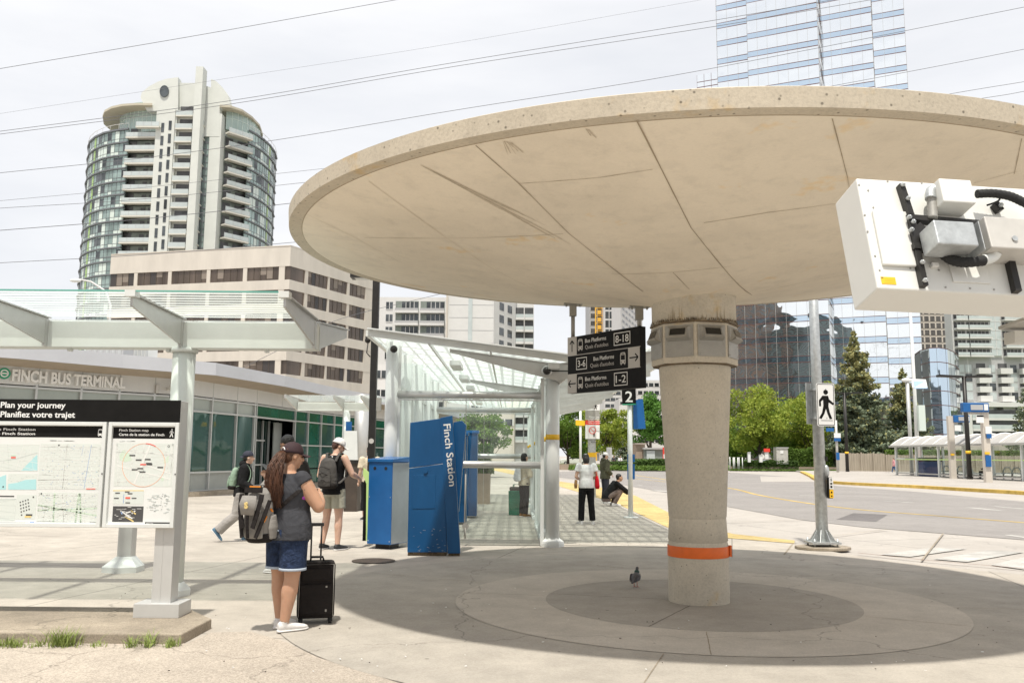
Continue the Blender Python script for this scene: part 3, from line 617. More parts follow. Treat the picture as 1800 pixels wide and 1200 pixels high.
def draw1(mb, f_):
    mb.mslot(1); shapes(mb, f_, [rect(bx(-300, 830), bz(770), bx(182, 830), bz(750))], .0008); mb.mslot(0)
    prect(mb, f_, 2, (-120, 779), (66, 828)); ppoly(mb, f_, 3, [(37, 827), (66, 798), (66, 827)]); ppoly(mb, f_, 3, [(-120, 860), (-120, 850), (0, 838), (11, 834), (11, 860)])
    prect(mb, f_, 2, (15, 832), (64, 860)); ppoly(mb, f_, 3, [(15, 860), (15, 850), (30, 848), (45, 843), (64, 842), (64, 860)], .0016)
    prect(mb, f_, 2, (72, 779), (176, 860)); prect(mb, f_, 2, (68, 865), (172, 919)); prect(mb, f_, 2, (30, 869), (62, 912)); prect(mb, f_, 2, (-120, 875), (26, 915))
    web(mb, f_, 5, (-60, 780), (66, 827), 18); web(mb, f_, 6, (-60, 780), (36, 827), 7, .0012); web(mb, f_, 5, (72, 780), (176, 859), 46, ang=.05); web(mb, f_, 5, (68, 866), (172, 918), 40, ang=.3); web(mb, f_, 6, (-60, 876), (26, 914), 14, .0012); web(mb, f_, 4, (68, 866), (172, 918), 5, .012)
    pline(mb, f_, 6, [(0, 810), (30, 806), (66, 795)], .003); pline(mb, f_, 10, [(161, 782), (148, 858)], .0035); pline(mb, f_, 10, [(147, 782), (144, 800)], .002)
    prect(mb, f_, 8, (20, 802.5), (28, 805), .003); prect(mb, f_, 4, (20, 799), (28, 801), .003); prect(mb, f_, 8, (152, 858), (168, 859.5), .003)
    clutter(mb, f_, (73, 782), (175, 858), 110, (6, 6, 10)); clutter(mb, f_, (69, 867), (171, 917), 110, (6, 4, 10)); clutter(mb, f_, (-60, 782), (60, 826), 60, (6, 4)); clutter(mb, f_, (130, 826), (174, 855), 24, (10, 10, 3), (.005, .01)); clutter(mb, f_, (16, 833), (60, 847), 18, (6,))
    for k in range(17): prect(mb, f_, 9, (35 + (k % 4) * 4.6 + (k // 4) * .6, 881 + (k // 4) * 5.6 - (k % 4) * 1.5), (37 + (k % 4) * 4.6 + (k // 4) * .6, 883 + (k // 4) * 5.6 - (k % 4) * 1.5), .003)
    prect(mb, f_, 9, (-60, 870), (25, 873)); prect(mb, f_, 9, (-60, 917), (48, 920.5)); prect(mb, f_, 4, (45, 917), (50, 920.5), .002); prect(mb, f_, 10, (53, 916.5), (60, 921), .002); prect(mb, f_, 11, (44, 906), (55, 909), .003); prect(mb, f_, 9, (46, 903), (57, 906), .003)
    for c in ((104, 782), (73, 867), (59, 873), (6, 855)): mb.mslot(9); shapes(mb, f_, [circ(*PX(*c), .007, 10)], .0028)
    clutter(mb, f_, (74, 773), (140, 775), 9, (6,), (.03, .06)); mb.mslot(0)
po = poster(c1, XL + .05, bx(181, 830), ZB + .03, zct - .03, draw1)
T('lettering', [('Buses from Finch Station', bx(-52), bx(58), bz(758.5), .022, .015), ('Lignes de bus de Finch Station', bx(-79), bx(58), bz(766), .022, .015)], 'sign_white', po, (Vector((0, YB - .0026, 0)), X_, Z_))
A_, B_ = busicon(bx(173), bz(767.5), .066)
mb = MB(); shapes(mb, (Vector((0, YB - .0028, 0)), X_, Z_), A_, .001); mb.mslot(1); shapes(mb, (Vector((0, YB - .004, 0)), X_, Z_), B_, .0006); mb.build('bus_symbol', ['sign_white', 'sign_black'], po)
# the low board standing behind it
b2 = thing('map_board', 'grey post of a second low board standing behind the big map board', 'map board', (-4.9, 11.5, 0))
mb = MB(); mb.box((-5.06, 11.46, .15), (-4.88, 11.61, 1.0)); mb.build('post', 'grey_frame', b2, bevel=.004)
mb = MB(); mb.prism([(-5.2, 11.36), (-4.98, 11.28), (-4.76, 11.36), (-4.76, 11.62), (-5.2, 11.62)], 0, .07)
mb.add([(-5.2, 11.36, .07), (-4.98, 11.28, .07), (-4.76, 11.36, .07), (-4.76, 11.62, .07), (-5.2, 11.62, .07), (-5.07, 11.45, .19), (-4.97, 11.44, .19), (-4.87, 11.45, .19), (-4.87, 11.6, .19), (-5.07, 11.6, .19)], [(0, 1, 6, 5), (1, 2, 7, 6), (2, 3, 8, 7), (3, 4, 9, 8), (4, 0, 5, 9), (5, 6, 7, 8, 9)])
mb.build('foot', 'alu_white', b2)
mb = MB(); mb.box((-7.4, 11.46, .98), (-4.9, 11.60, 1.95)); mb.build('panel', 'grey_frame', b2, bevel=.005)

# weeds along the plinth
def grass_tuft(name, x, y, wd, n, h, m, label, z0=0.0):
    mb = MB()
    for _ in range(n):
        a = rnd.uniform(0, 2 * PI); px = x + rnd.gauss(0, wd / 2.6); py = y + rnd.gauss(0, .035); hh = h * rnd.uniform(.35, 1); l = rnd.uniform(.02, .09) * h / .12
        b = Vector((px, py, z0)); d = Vector((math.cos(a), math.sin(a), 0)); s_ = Vector((-d.y, d.x, 0)) * .0035
        m1 = b + d * l * .4 + Vector((0, 0, hh * .6)); t = b + d * l * 1.2 + Vector((0, 0, hh))
        mb.add([b - s_, b + s_, m1 + s_ * .8, m1 - s_ * .8, t], [(0, 1, 2, 3), (3, 2, 4)])
    return stuff(tag(mb.build(name, m), label, 'weeds'))
mat('weed_green', (0.27, 0.33, 0.085), .8, col2=(0.17, 0.23, 0.05), scale=9)
for i, (px, py, wd, n, h, lb) in enumerate(((-25, 1136, .34, 400, .10, 'green grass tuft at the left end of the plinth front'), (22, 1137, .22, 260, .085, 'low green grass tuft second from the left along the plinth'), (62, 1137, .10, 90, .06, 'small sparse weed between two larger grass tufts by the plinth'), (108, 1136, .28, 380, .17, 'tallest spiky grass tuft in the middle of the plinth front'), (168, 1136, .12, 90, .05, 'tiny flat weed patch right of the tallest grass tuft'), (232, 1137, .12, 140, .11, 'small weed clump left of the board foot at the plinth'), (262, 1137, .10, 110, .14, 'thin upright weed in front of the board foot'), (300, 1137, .12, 170, .09, 'bushy weed at the right corner of the plinth'))):
    g_ = G(px, py); grass_tuft('grass_tuft', g_.x, g_.y, wd * .62, int(n * .42), h, 'weed_green', lb)

# ---------------------------------------------------------------- glass canopy over the left side
YC = 9.67
lc = thing('glass_canopy', 'glass canopy of striped panes on grey arms and a round column above the map board', 'canopy', (-3.66, YC, 0))
cx = G(300, 1045).x
zb1, zb2 = D(322, 614, YC).z, D(322, 566, YC).z
mb = MB(); mb.tube([(cx, YC, .12), (cx, YC, zb1 - .03)], .123, 28); mb.tube([(cx, YC, zb1 - .04), (cx, YC, zb1 + .01)], .145, 28); mb.build('column', 'pale_green_metal', lc)
mb = MB(); mb.lathe([(.21, 0), (.21, .06), (.14, .13), (.125, .14)], (cx, YC), 8, False); mb.build('column_base', 'alu_white', lc)
xa = [cx + 1.5 * k for k in (-4, -3, -2, -1, 0, 1)]; xe = D(557, 590, YC).x; xa[-1] = xe
mb = MB(); mb.box((xa[0], YC - .10, zb1), (xe + .01, YC + .10, zb2 - .01)); mb.build('longitudinal_beam', 'pale_green_metal', lc, bevel=.01)
ztip = D(222, 519, YC - 1.42).z
for i, x in enumerate(xa):
    for s_ in (-1, 1):
        ln = 1.42 if s_ < 0 else 1.7; zt = ztip if s_ < 0 else zb2 + .16
        V = [(x, s_ * .11, zb1 + .03), (x, s_ * .11, zb2 + .01), (x, s_ * ln, zt + .0), (x, s_ * ln, zt - .10)]
        mb = MB(); mb.add([(a - .012, YC + b, c) for a, b, c in V] + [(a + .012, YC + b, c) for a, b, c in V], [(0, 1, 2, 3), (7, 6, 5, 4), (0, 4, 5, 1), (1, 5, 6, 2), (2, 6, 7, 3), (3, 7, 4, 0)])
        mb.bar((x, YC + s_ * .11, zb2 + .018), (x, YC + s_ * ln, zt + .008), .09, .012); mb.bar((x, YC + s_ * .12, zb1 + .01), (x, YC + s_ * .12, zb2), .03, .09, up=(0, 1, 0))
        for q in range(3): mb.ball((x - .015 * 1, YC + s_ * .13, zb1 + .06 + .1 * q), .012, 6, 4)
        mb.build('arm', 'alu', lc)
        if s_ < 0: mb = MB(); mb.box((x - .05, YC - 1.47, zt - .015), (x + .05, YC - 1.36, zt + .045)); mb.build('glass_clamp', 'alu_white', lc)
for i in range(len(xa) - 1):
    for s_ in (-1, 1):
        x0, x1 = xa[i] + .01, xa[i + 1] - .01; ln = 1.42 if s_ < 0 else 1.7; zt = ztip if s_ < 0 else zb2 + .16
        ln += .03; V = [(x0, YC + s_ * .10, zb2 + .035), (x1, YC + s_ * .10, zb2 + .035), (x1, YC + s_ * ln, zt + .04), (x0, YC + s_ * ln, zt + .04)]
        mb = MB(); mb.add(V, [(0, 1, 2, 3)]); mb.build('glass_pane', 'frit_stripes', lc, uvfn=lambda p: (p.x, p.y))
        if s_ < 0: mb = MB(); mb.box((x0, YC - ln - .006, zt + .030), (x1, YC - ln + .004, zt + .046)); mb.build('pane_edge', 'green_edge' if 'green_edge' in MATS else mat('green_edge', (0.16, 0.42, 0.36), .2), lc)
for k in range(7):
    x = xa[0] + .3 + k * 1.1; mb = MB(); mb.box((x, YC - .03, zb1 - .03), (x + .04, YC + .03, zb1)); mb.build('beam_lug', 'alu_white', lc)

# ---------------------------------------------------------------- the platform shelter in the middle
YS = 15.03; XC = D(971, 900, YS).x; XLp = D(686, 800, YS).x
sh = thing('platform_shelter', 'long glazed platform shelter with butterfly glass roof and round white posts behind the blue totem', 'shelter', (-.7, YS, 0))
def zr(x):                                     # roof underside height at x: valley over the right-hand posts
    return 3.06 + (XC - x) * .132 if x < XC else 3.06 + (x - XC) * .14
ys = [YS, 17.0, 19.0, 21.0, 23.0, 26.0, 29.0, 32.0]
for i, y in enumerate(ys):
    mb = MB(); mb.tube([(XC, y, .11), (XC, y, 2.96)], .118, 24); mb.lathe([(.20, 0), (.20, .05), (.19, .09), (.13, .13), (.12, .15)], (XC, y), 6, False); mb.tube([(XC, y, 2.9), (XC, y, 2.97)], .135, 24)
    mb.build('post', 'alu_white', sh)
    mb = MB(); mb.tube([(XC, y, 1.79), (XC, y, 1.88)], .1195, 24); mb.build('yellow_band', 'yellow_plain', sh)
    if y < 25:
        mb = MB(); mb.tube([(XLp, y, 0), (XLp, y, zr(XLp) + .02)], .115, 24); mb.build('post', 'alu_white', sh)
        for s_ in ((-1,) if i in (0, 3) else ()):
            mb = MB(); x1 = XC + .1; mb.add([(XLp + 1.0, y - .18, zr(XLp + 1.0) + .01), (XLp + 1.0, y - .18, zr(XLp + 1.0) - .03), (x1, y - .18, 2.78), (x1, y - .18, zr(XC) + .0), (XLp + 1.0, y - .14, zr(XLp + 1.0) + .01), (XLp + 1.0, y - .14, zr(XLp + 1.0) - .03), (x1, y - .14, 2.78), (x1, y - .14, zr(XC) + .0)],
                            [(0, 1, 2, 3), (7, 6, 5, 4), (0, 4, 5, 1), (1, 5, 6, 2), (2, 6, 7, 3), (3, 7, 4, 0)])
            mb.bar((XLp + 1.0, y - .16, zr(XLp + 1) + .02), (x1, y - .16, zr(XC) + .01), .16, .02)
            mb.build('roof_arm', 'alu', sh)
    mb = MB(); x0, x1 = XC + .1, XC + 2.3; mb.add([(x0, y - .18, zr(XC) + .02), (x0, y - .18, 2.80), (x1, y - .18, zr(x1) - .14), (x1, y - .18, zr(x1)), (x0, y - .14, zr(XC) + .02), (x0, y - .14, 2.80), (x1, y - .14, zr(x1) - .14), (x1, y - .14, zr(x1))], [(0, 1, 2, 3), (7, 6, 5, 4), (0, 4, 5, 1), (1, 5, 6, 2), (2, 6, 7, 3), (3, 7, 4, 0)][::1])
    mb.bar((x0, y - .16, zr(XC) + .02), (x1, y - .16, zr(x1) + .01), .16, .02); mb.build('roof_arm', 'alu', sh)
# roof: frames and panes
xl0 = XLp - .35; y_end = 33.5
mb = MB(); mb.bar((xl0, YS - .55, zr(xl0) + .07), (XC + .25, YS - .55, zr(XC) + .07), .06, .11); mb.bar((xl0, YS - .62, zr(xl0) + .13), (XC + .25, YS - .62, zr(XC) + .13), .12, .02); mb.build('roof_front_edge', 'alu_white', sh)
mb = MB(); mb.bar((xl0, YS - .55, zr(xl0) + .06), (xl0, y_end, zr(xl0) + .06), .07, .10); mb.build('roof_side_edge', 'alu_white', sh)
mb = MB(); mb.bar((XC, YS - .5, 3.02), (XC, y_end, 3.02), .18, .09); mb.build('valley_beam', 'alu_white', sh)
mb = MB(); mb.bar((XC + 2.4, YS - .3, zr(XC + 2.4) + .05), (XC + 2.4, y_end, zr(XC + 2.4) + .05), .05, .08); mb.build('roof_side_edge', 'alu_white', sh)
yy = [YS - .55, 17.0, 19.0, 21.0, 23.0, 26.0, 29.0, 32.0, y_end]
for i in range(len(yy) - 1):
    for (a, b) in ((xl0, XC), (XC, XC + 2.4)):
        mb = MB(); V = [(a, yy[i] + .01, zr(a + 1e-4 if a >= XC else a) + .05), (b, yy[i] + .01, zr(b) + .05), (b, yy[i + 1] - .01, zr(b) + .05), (a, yy[i + 1] - .01, zr(a) + .05)]
        mb.add(V, [(0, 1, 2, 3)]); mb.build('roof_pane', 'frit_squares', sh, uvfn=lambda p: (p.x, p.y))
    for f_ in (.33, .66):
        mb = MB(); x = xl0 + (XC - xl0) * f_; mb.bar((x, yy[i], zr(x) + .025), (x, yy[i + 1], zr(x) + .025), .035, .04); mb.build('purlin', 'alu_white', sh)
# front screen: tubes, frame and glass
def screen(y, x0, x1, zt, zm, seam=True):
    mb = MB(); mb.tube([(x0 + .1, y, zt), (x1, y, zt)], .065, 16); mb.build('rail', 'alu', sh)
    mb = MB(); mb.tube([(x0 + .1, y, zm), (x1, y, zm)], .06, 16); mb.build('rail', 'alu', sh)
    mb = MB(); mb.box((x0 + .11, y - .02, .12), (x0 + .15, y + .02, zr(x0) - .05)); mb.box((x1, y - .03, .02), (x1 + .06, y + .03, 2.85)); mb.box((x0 + .15, y - .015, zt - .10), (x1, y + .015, zt - .075)); mb.build('screen_frame', 'alu_white', sh)
    xm = (x0 + x1) / 2
    for a, b in ((x0 + .15, xm - .006), (xm + .006, x1)):
        for c, d in ((.13, zm - .06), (zm + .06, zt - .1), (zt + .066, zt + .45)):
            mb = MB(); mb.add([(a, y, c), (b, y, c), (b, y, min(d, zr(b) - .03)), (a, y, min(d + .1, zr(a) - .03))], [(0, 1, 2, 3)]); mb.build('glass_pane', 'clear_glass', sh)
    mb = MB(); mb.box((xm - .006, y - .004, .12), (xm + .006, y + .004, zt)); mb.build('glass_seam', 'grey_plate', sh)
x1s = D(950, 800, YS).x
screen(YS, XLp, x1s, D(830, 694, YS).z, D(830, 816, YS).z)
screen(22.4, XLp + .05, x1s + .12, D(830, 720, 22.4).z, D(830, 801, 22.4).z)
for i in range(4):       # side glazing
    for x in (XLp, x1s + .03):
        if x > 0 and i == 2: continue
        mb = MB(); mb.add([(x, ys[i] + .12, .13), (x, ys[i + 1] - .12, .13), (x, ys[i + 1] - .12, 2.7), (x, ys[i] + .12, 2.7)], [(0, 1, 2, 3)]); mb.build('glass_pane', 'clear_glass', sh)
        mb = MB(); mb.box((x - .04, ys[i] + 1.0, .05), (x + .04, ys[i] + 1.06, 2.8)); mb.build('mullion', 'alu_white', sh)
        mb = MB(); mb.box((x - .03, ys[i] + .1, 2.7), (x + .03, ys[i + 1] - .1, 2.78)); mb.box((x - .03, ys[i] + .1, .06), (x + .03, ys[i + 1] - .1, .13)); mb.build('side_rail', 'alu_white', sh)
for i in range(5):
    mb = MB(); mb.box((XLp + .9, YS + 1.2 + i * 3, zr(XLp + .9) - .12), (XLp + 1.1, YS + 2.3 + i * 3, zr(XLp + .9) - .03)); mb.build('light_fitting', 'alu_white', sh)
mb = MB(); mb.ball((D(693, 614, YS - .15).x, YS - .2, D(693, 614, YS - .15).z), .065); mb.build('end_cap', 'black_metal', sh)
mb = MB(); p = D(961, 652, YS - .2); mb.ball((p.x, p.y - .02, p.z), (.10, .04, .10)); mb.mslot(1); mb.ball((p.x, p.y - .07, p.z), (.07, .07, .07)); mb.tube([(p.x + .08, p.y - .04, p.z), (p.x + .45, p.y - .04, p.z)], .012, 6); mb.build('camera', ['alu', 'black_metal'], sh)
mb = MB(); mb.add([(XC - .3, YS - .14, 2.98), (XC + .13, YS - .14, 2.75), (XC + .4, YS - .14, 2.98), (XC - .3, YS + .14, 2.98), (XC + .13, YS + .14, 2.75), (XC + .4, YS + .14, 2.98)], [(0, 1, 2), (5, 4, 3), (0, 3, 4, 1), (1, 4, 5, 2), (2, 5, 3, 0)]); mb.build('column_head', 'alu', sh)
mb = MB(); mb.tube([(D(818, 900, YS).x, YS - .03, .35), (D(818, 900, YS).x, YS - .03, 1.2)], .008, 6); c = D(818, 932, YS - .03); mb.tube([(c.x, YS - .05, .33), (c.x, YS - .035, .33)], .055, 20); mb.tube([(c.x, YS - .04, .12), (c.x, YS - .04, .3)], .012, 6); mb.build('door_stop', 'grey_plate', sh)

# ---------------------------------------------------------------- the two blue cabinets
YT = 13.5
to = thing('ticket_totem', 'tall blue totem with a leaning blade lettered Finch Station before the glass shelter', 'totem', (-1.2, YT, 0), 0)
def tq(px, py, y=YT): p = D(px, py, y); return (p.x, y, p.z)
def wedge(mb, pts, d):     # outline in the front plane, pushed back by d
    n = len(pts); q = [(p[0], p[1] + d, p[2]) for p in pts]; return mb.add(list(pts) + q, [list(range(n)), [n + i for i in range(n)][::-1]] + [(i, n + i, n + (i + 1) % n, (i + 1) % n) for i in range(n)])
mb = MB(); wedge(mb, [tq(716, 970), tq(786, 970), tq(780, 815), tq(719, 823)], .55); lo_c = mb.build('lower_cabinet', 'ttc_blue', to, bevel=.006)
mb = MB(); wedge(mb, [tq(725, 894, YT - .006), tq(766, 893, YT - .006), tq(765, 834, YT - .006), tq(726, 835, YT - .006)], .006); dr = mb.build('door', 'ttc_blue', lo_c, bevel=.002)
mb = MB(); c = D(748, 828, YT); mb.tube([(c.x, YT - .025, c.z), (c.x, YT + .01, c.z)], .03, 16); mb.build('lock', 'ttc_blue', lo_c)
mb = MB(); wedge(mb, [tq(716, 979, YT + .03), tq(784, 979, YT + .03), tq(784, 969, YT + .03), tq(717, 969, YT + .03)], .5); mb.build('plinth', 'black_grime', to)
mb = MB(); wedge(mb, [tq(716.5, 964, YT - .004), tq(786, 964, YT - .004), tq(786, 970, YT - .004), tq(716.5, 970, YT - .004)][::-1], .01); mb.build('kick_plate', 'ttc_blue', lo_c)
mb = MB(); wedge(mb, [tq(719, 822, YT + .02), tq(784, 813.5, YT + .02), tq(776, 735, YT + .02), tq(721, 742.5, YT + .02)], .5); mb.build('upper_cabinet', 'ttc_blue', to, bevel=.006)
mb = MB(); wedge(mb, [tq(787, 972, YT - .02), tq(809, 972, YT - .02), tq(795, 730, YT - .02), tq(774, 734, YT - .02)], .12); bl = mb.build('blade', 'ttc_blue', to, bevel=.005)
mb = MB(); wedge(mb, [tq(788, 979, YT + .02), tq(808, 979, YT + .02), tq(808, 972, YT + .02), tq(788, 972, YT + .02)], .1); mb.build('blade_foot', 'black_grime', bl)
mb = MB(); wedge(mb, [tq(797, 900, YT + .35), tq(806, 900, YT + .35), tq(819, 747, YT + .35), tq(812, 739, YT + .35), tq(797, 742, YT + .35)], .25); mb.build('rear_box', 'ttc_blue', to, bevel=.004)
a = Vector(tq(793, 744, YT - .022)); b = Vector(tq(803.5, 853, YT - .022)); d = (b - a).normalized()
s_ = Vector((-d.z, 0, d.x)); s_ = s_ if s_.x > 0 else -s_
T('lettering', [('Finch Station', 0, (b - a).length, -.118, .105, .012)], 'sign_white', bl, (a, d, s_), .002)
mb = MB(); r5 = random.Random(2)      # scuffs and small stickers low on the totem
for _ in range(26):
    x, z = r5.uniform(724, 783), r5.uniform(925, 972); a = r5.uniform(-.6, .6); l_ = r5.uniform(1, 5); mb.bar(tq(x, z, YT - .0045), tq(x + l_ * math.cos(a), z + l_ * math.sin(a), YT - .0045), .001, r5.uniform(.002, .006))
mb.build('scuffs', 'steel_side', lo_c)
bb = thing('utility_box', 'shorter blue metal cabinet with two round holes and a sloping lid left of the totem', 'cabinet', (D(681, 900, 14.55).x, 14.62, 0), R(-24))
def lbox(mb, x0, x1, y0, y1, z0, z1): mb.box((x0, y0, z0), (x1, y1, z1)); return mb
W_, D_ = .225, .26
zt_ = D(680, 812, 14.4).z; zb_ = D(680, 956, 14.4).z
mb = MB(); lbox(mb, -W_, W_, -D_, D_, zb_, zt_); body = mb.build('body', 'blue_light', bb, world=False, bevel=.006)
mb = MB(); lbox(mb, W_ - .001, W_ + .004, -D_ + .01, D_ - .01, zb_ + .01, zt_ - .01); mb.build('side_panel', 'steel_side', bb, world=False)
mb = MB(); mb.add([(-W_ - .02, -D_ - .02, zt_), (W_ + .02, -D_ - .02, zt_), (W_ + .02, D_ + .02, zt_), (-W_ - .02, D_ + .02, zt_), (-W_ - .02, -D_ - .02, zt_ + .05), (W_ + .02, -D_ - .02, zt_ + .05), (W_ + .02, D_ + .02, zt_ + .09), (-W_ - .02, D_ + .02, zt_ + .09)], [(0, 3, 2, 1), (4, 5, 6, 7), (0, 1, 5, 4), (1, 2, 6, 5), (2, 3, 7, 6), (3, 0, 4, 7)]); mb.build('lid', 'blue_lid', bb, world=False, bevel=.006)
for x in (-.11, .10):
    mb = MB(); mb.tube([(x, -D_ - .003, zt_ - .10), (x, -D_ + .01, zt_ - .10)], .028, 18); mb.build('hole', 'dark_glass', body, world=False)
mb = MB(); lbox(mb, -.13, .13, -.15, .15, 0, zb_ + .01); mb.build('stand', 'black_metal', bb, world=False)
for x in (-.2, .2):
    for z in (zb_ + .05, zb_ + .75): 
        mb = MB(); mb.ball((x, -D_ - .002, z), .008, 6, 4); mb.build('screw', 'alu', body, world=False)
ad = thing('advert_panel', 'narrow black panel with lime green edging beside the shorter blue cabinet', 'panel', (D(642, 940, 14.8).x, 14.8, 0))
mb = MB(); wedge(mb, [tq(637, 950, 14.8), tq(647, 950, 14.8), tq(648, 835, 14.8), tq(640, 845, 14.8)], .25); mb.build('board', 'sign_black', ad)
mb = MB(); wedge(mb, [tq(643, 950, 14.79), tq(648, 950, 14.79), tq(649, 830, 14.79), tq(639, 822, 14.79), tq(638, 834, 14.79), tq(644, 850, 14.79)], .03); mb.build('lime_edge', 'lime', ad)

# ---------------------------------------------------------------- hanging wayfinding sign
PL = D(998, 642, 11.35); PR = D(1126, 631, 10.25); hs = (PR - PL); hs.z = 0
zl0 = D(998, 691.5, 11.35).z; zl1 = D(998, 593.5, 11.35).z; Wd = hs.length; rt = hs.normalized(); nrm = rt.cross(Z_)
hg = thing('hanging_sign', 'black hanging bus platform direction sign with three rows and arrows under the concrete canopy', 'sign', (PL.x, PL.y, zl0))
Hh = zl1 - zl0; o0 = Vector((PL.x, PL.y, zl0))
def sq(x, d, z): return o0 + rt * x - nrm * (-d) * 1 + Vector((0, 0, z))
mb = MB(); P = [sq(0, 0, 0), sq(Wd, 0, 0), sq(Wd, 0, Hh), sq(0, 0, Hh)]; nn = rt.cross(Z_)   # nn points towards the camera side
Q = [p - nn * .09 for p in P]
mb.add(P + Q, [(0, 1, 2, 3), (7, 6, 5, 4), (0, 4, 5, 1), (1, 5, 6, 2), (2, 6, 7, 3), (3, 7, 4, 0)]); pn = mb.build('panel', 'sign_black', hg, bevel=.003)
fr = (o0 + nn * .0005, rt, Z_); rh = Hh / 3; aw = Wd * .135
mb = MB()
for k in (1, 2): shapes(mb, fr, [rect(0, rh * k - .004, Wd, rh * k + .004)], .003)
shapes(mb, fr, [rect(0, 2 * rh + .004, aw, Hh), rect(0, 0, aw, rh - .004), rect(Wd - aw * 1.15, rh + .004, Wd - .01, 2 * rh - .004)], .002); ap = mb.build('arrow_fields', 'sign_grey', pn)
fr2 = (o0 + nn * .0028, rt, Z_); mb = MB()
def arrow(cx_, cz_, s, dr):
    seg = stroke([(0, -s), (0, s)], s * .22) + stroke([(-s * .6, s * .35), (0, s * 1.0), (s * .6, s * .35)], s * .22); out = []
    for pl in seg:
        out.append([(cx_ + {'u': x, 'r': y, 'l': -y}[dr], cz_ + {'u': y, 'r': -x, 'l': x}[dr]) for x, y in pl])
    return out
shapes(mb, fr2, arrow(aw / 2, Hh - rh / 2, rh * .3, 'u') + arrow(Wd - aw * .62, rh * 1.5, rh * .3, 'r') + arrow(aw / 2, rh / 2, rh * .3, 'l'), .001); mb.build('arrows', 'sign_black', pn)
mb = MB(); B_all = []
for (x, k) in ((aw + .075, 2), (Wd - aw * 1.15 - .09, 1), (aw + .075, 0)):
    a_, b_ = busicon(x, rh * k + rh * .2, rh * .62); shapes(mb, fr2, a_, .001); B_all += b_
shapes(mb, (o0 + nn * .004, rt, Z_), [], .001); mb.mslot(1); shapes(mb, (o0 + nn * .0040, rt, Z_), B_all, .0006); mb.build('bus_symbols', ['sign_grey', 'sign_black'], pn)
mb = MB()
def frame_(x0, z0, x1, z1, t=.010): return [rect(x0, z0, x1, z0 + t), rect(x0, z1 - t, x1, z1), rect(x0, z0 + t, x0 + t, z1 - t), rect(x1 - t, z0 + t, x1, z1 - t)]
n1, n2, n3 = Wd * .66, Wd * .13, Wd * .66
shapes(mb, fr2, frame_(n1, 2 * rh + rh * .2, n1 + Wd * .215, Hh - rh * .16) + frame_(n2, rh * 1.2, n2 + Wd * .155, rh * 1.84) + frame_(n3, rh * .18, n3 + Wd * .175, rh * .84), .001); mb.build('number_frames', 'sign_white', pn)
tx = aw + .17
T('lettering', [('Bus Platforms', tx, tx + Wd * .295, rh * 2.58, rh * .2, .003), ('Bus Platforms', Wd * .38, Wd * .38 + Wd * .28, rh * 1.58, rh * .2, .003), ('Bus Platforms', tx, tx + Wd * .295, rh * .58, rh * .2, .003),
                ('8-18', n1 + .03, n1 + Wd * .215 - .03, rh * 2.34, rh * .36, .006), ('3-6', n2 + .03, n2 + Wd * .155 - .03, rh * 1.35, rh * .34, .006), ('1-2', n3 + .03, n3 + Wd * .175 - .03, rh * .33, rh * .36, .006)], 'sign_white', pn, fr2, .001)
T('lettering', [("Quais d'autobus", tx, tx + Wd * .325, rh * 2.25, rh * .2, -.004), ("Quais d'autobus", Wd * .335, Wd * .335 + Wd * .325, rh * 1.25, rh * .2, -.004), ("Quais d'autobus", tx, tx + Wd * .325, rh * .25, rh * .2, -.004)], 'sign_grey', pn, fr2, .001)
for f_ in (.04, .955):
    b = o0 + rt * Wd * f_ - nn * .045; r_ = math.hypot(b.x - KX, b.y - KY); zt = cz(r_) + .018 * (b.y - KY)
    mb = MB(); mb.tube([(b.x, b.y, zl1 - .02), (b.x, b.y, zt - .05)], .026, 4); mb.box((b.x - .045, b.y - .045, zt - .17), (b.x + .045, b.y + .045, zt - .02)); mb.box((b.x - .12, b.y - .07, zt - .022), (b.x + .12, b.y + .07, zt - .004))
    for sx in (-.09, .09): mb.tube([(b.x + sx, b.y - .03, zt - .05), (b.x + sx, b.y - .03, zt - .02)], .012, 6)
    mb.build('hanger', 'grey_plate', hg)

# ---------------------------------------------------------------- platform 2 stop pole
px2, py2 = 2.99, 22.04
sp_ = thing('stop_pole', 'white bus stop pole with black number 2 plate and blue flag near the platform edge', 'stop pole', (px2, py2, 0))
mb = MB(); mb.tube([(px2, py2, 0), (px2, py2, D(1108, 700, py2).z)], .062, 16); mb.tube([(px2, py2, 0), (px2, py2, .03)], .19, 20); mb.build('pole', 'alu_white', sp_)
def wplate(mb, pts, y, th=.03): 
    q = [D(a, b, y) for a, b in pts]; return wedge(mb, [(p.x, y, p.z) for p in q], th)
mb = MB(); wplate(mb, [(1094, 710), (1118, 709), (1117, 680), (1093, 680)], py2 - .1); pl2 = mb.build('number_plate', 'sign_black', sp_)
mb = MB(); wplate(mb, [(1094.5, 712), (1118.5, 711), (1118, 708.7), (1094, 709.7)], py2 - .104); mb.build('green_strip', 'green_paint', sp_)
a, b = D(1099, 706, py2 - .102), D(1112, 688, py2 - .102)
T('lettering', [('2', a.x, b.x, a.z, b.z - a.z, .01)], 'sign_white', pl2, (Vector((0, py2 - .103, 0)), X_, Z_))
mb = MB(); wplate(mb, [(1114, 754), (1135, 753), (1130, 701), (1113, 703)], py2 + .05, .06); mb.build('blue_flag', 'blue_light', sp_)
for (x0, x1) in ((1103, 1107), (1111.5, 1116)):
    for y0, y1 in ((812, 798), (842, 815)): mb = MB(); wplate(mb, [(x0, y0), (x1, y0), (x1, y1), (x0, y1)], py2 - .03); mb.build('timetable_case', 'blue_light', sp_)
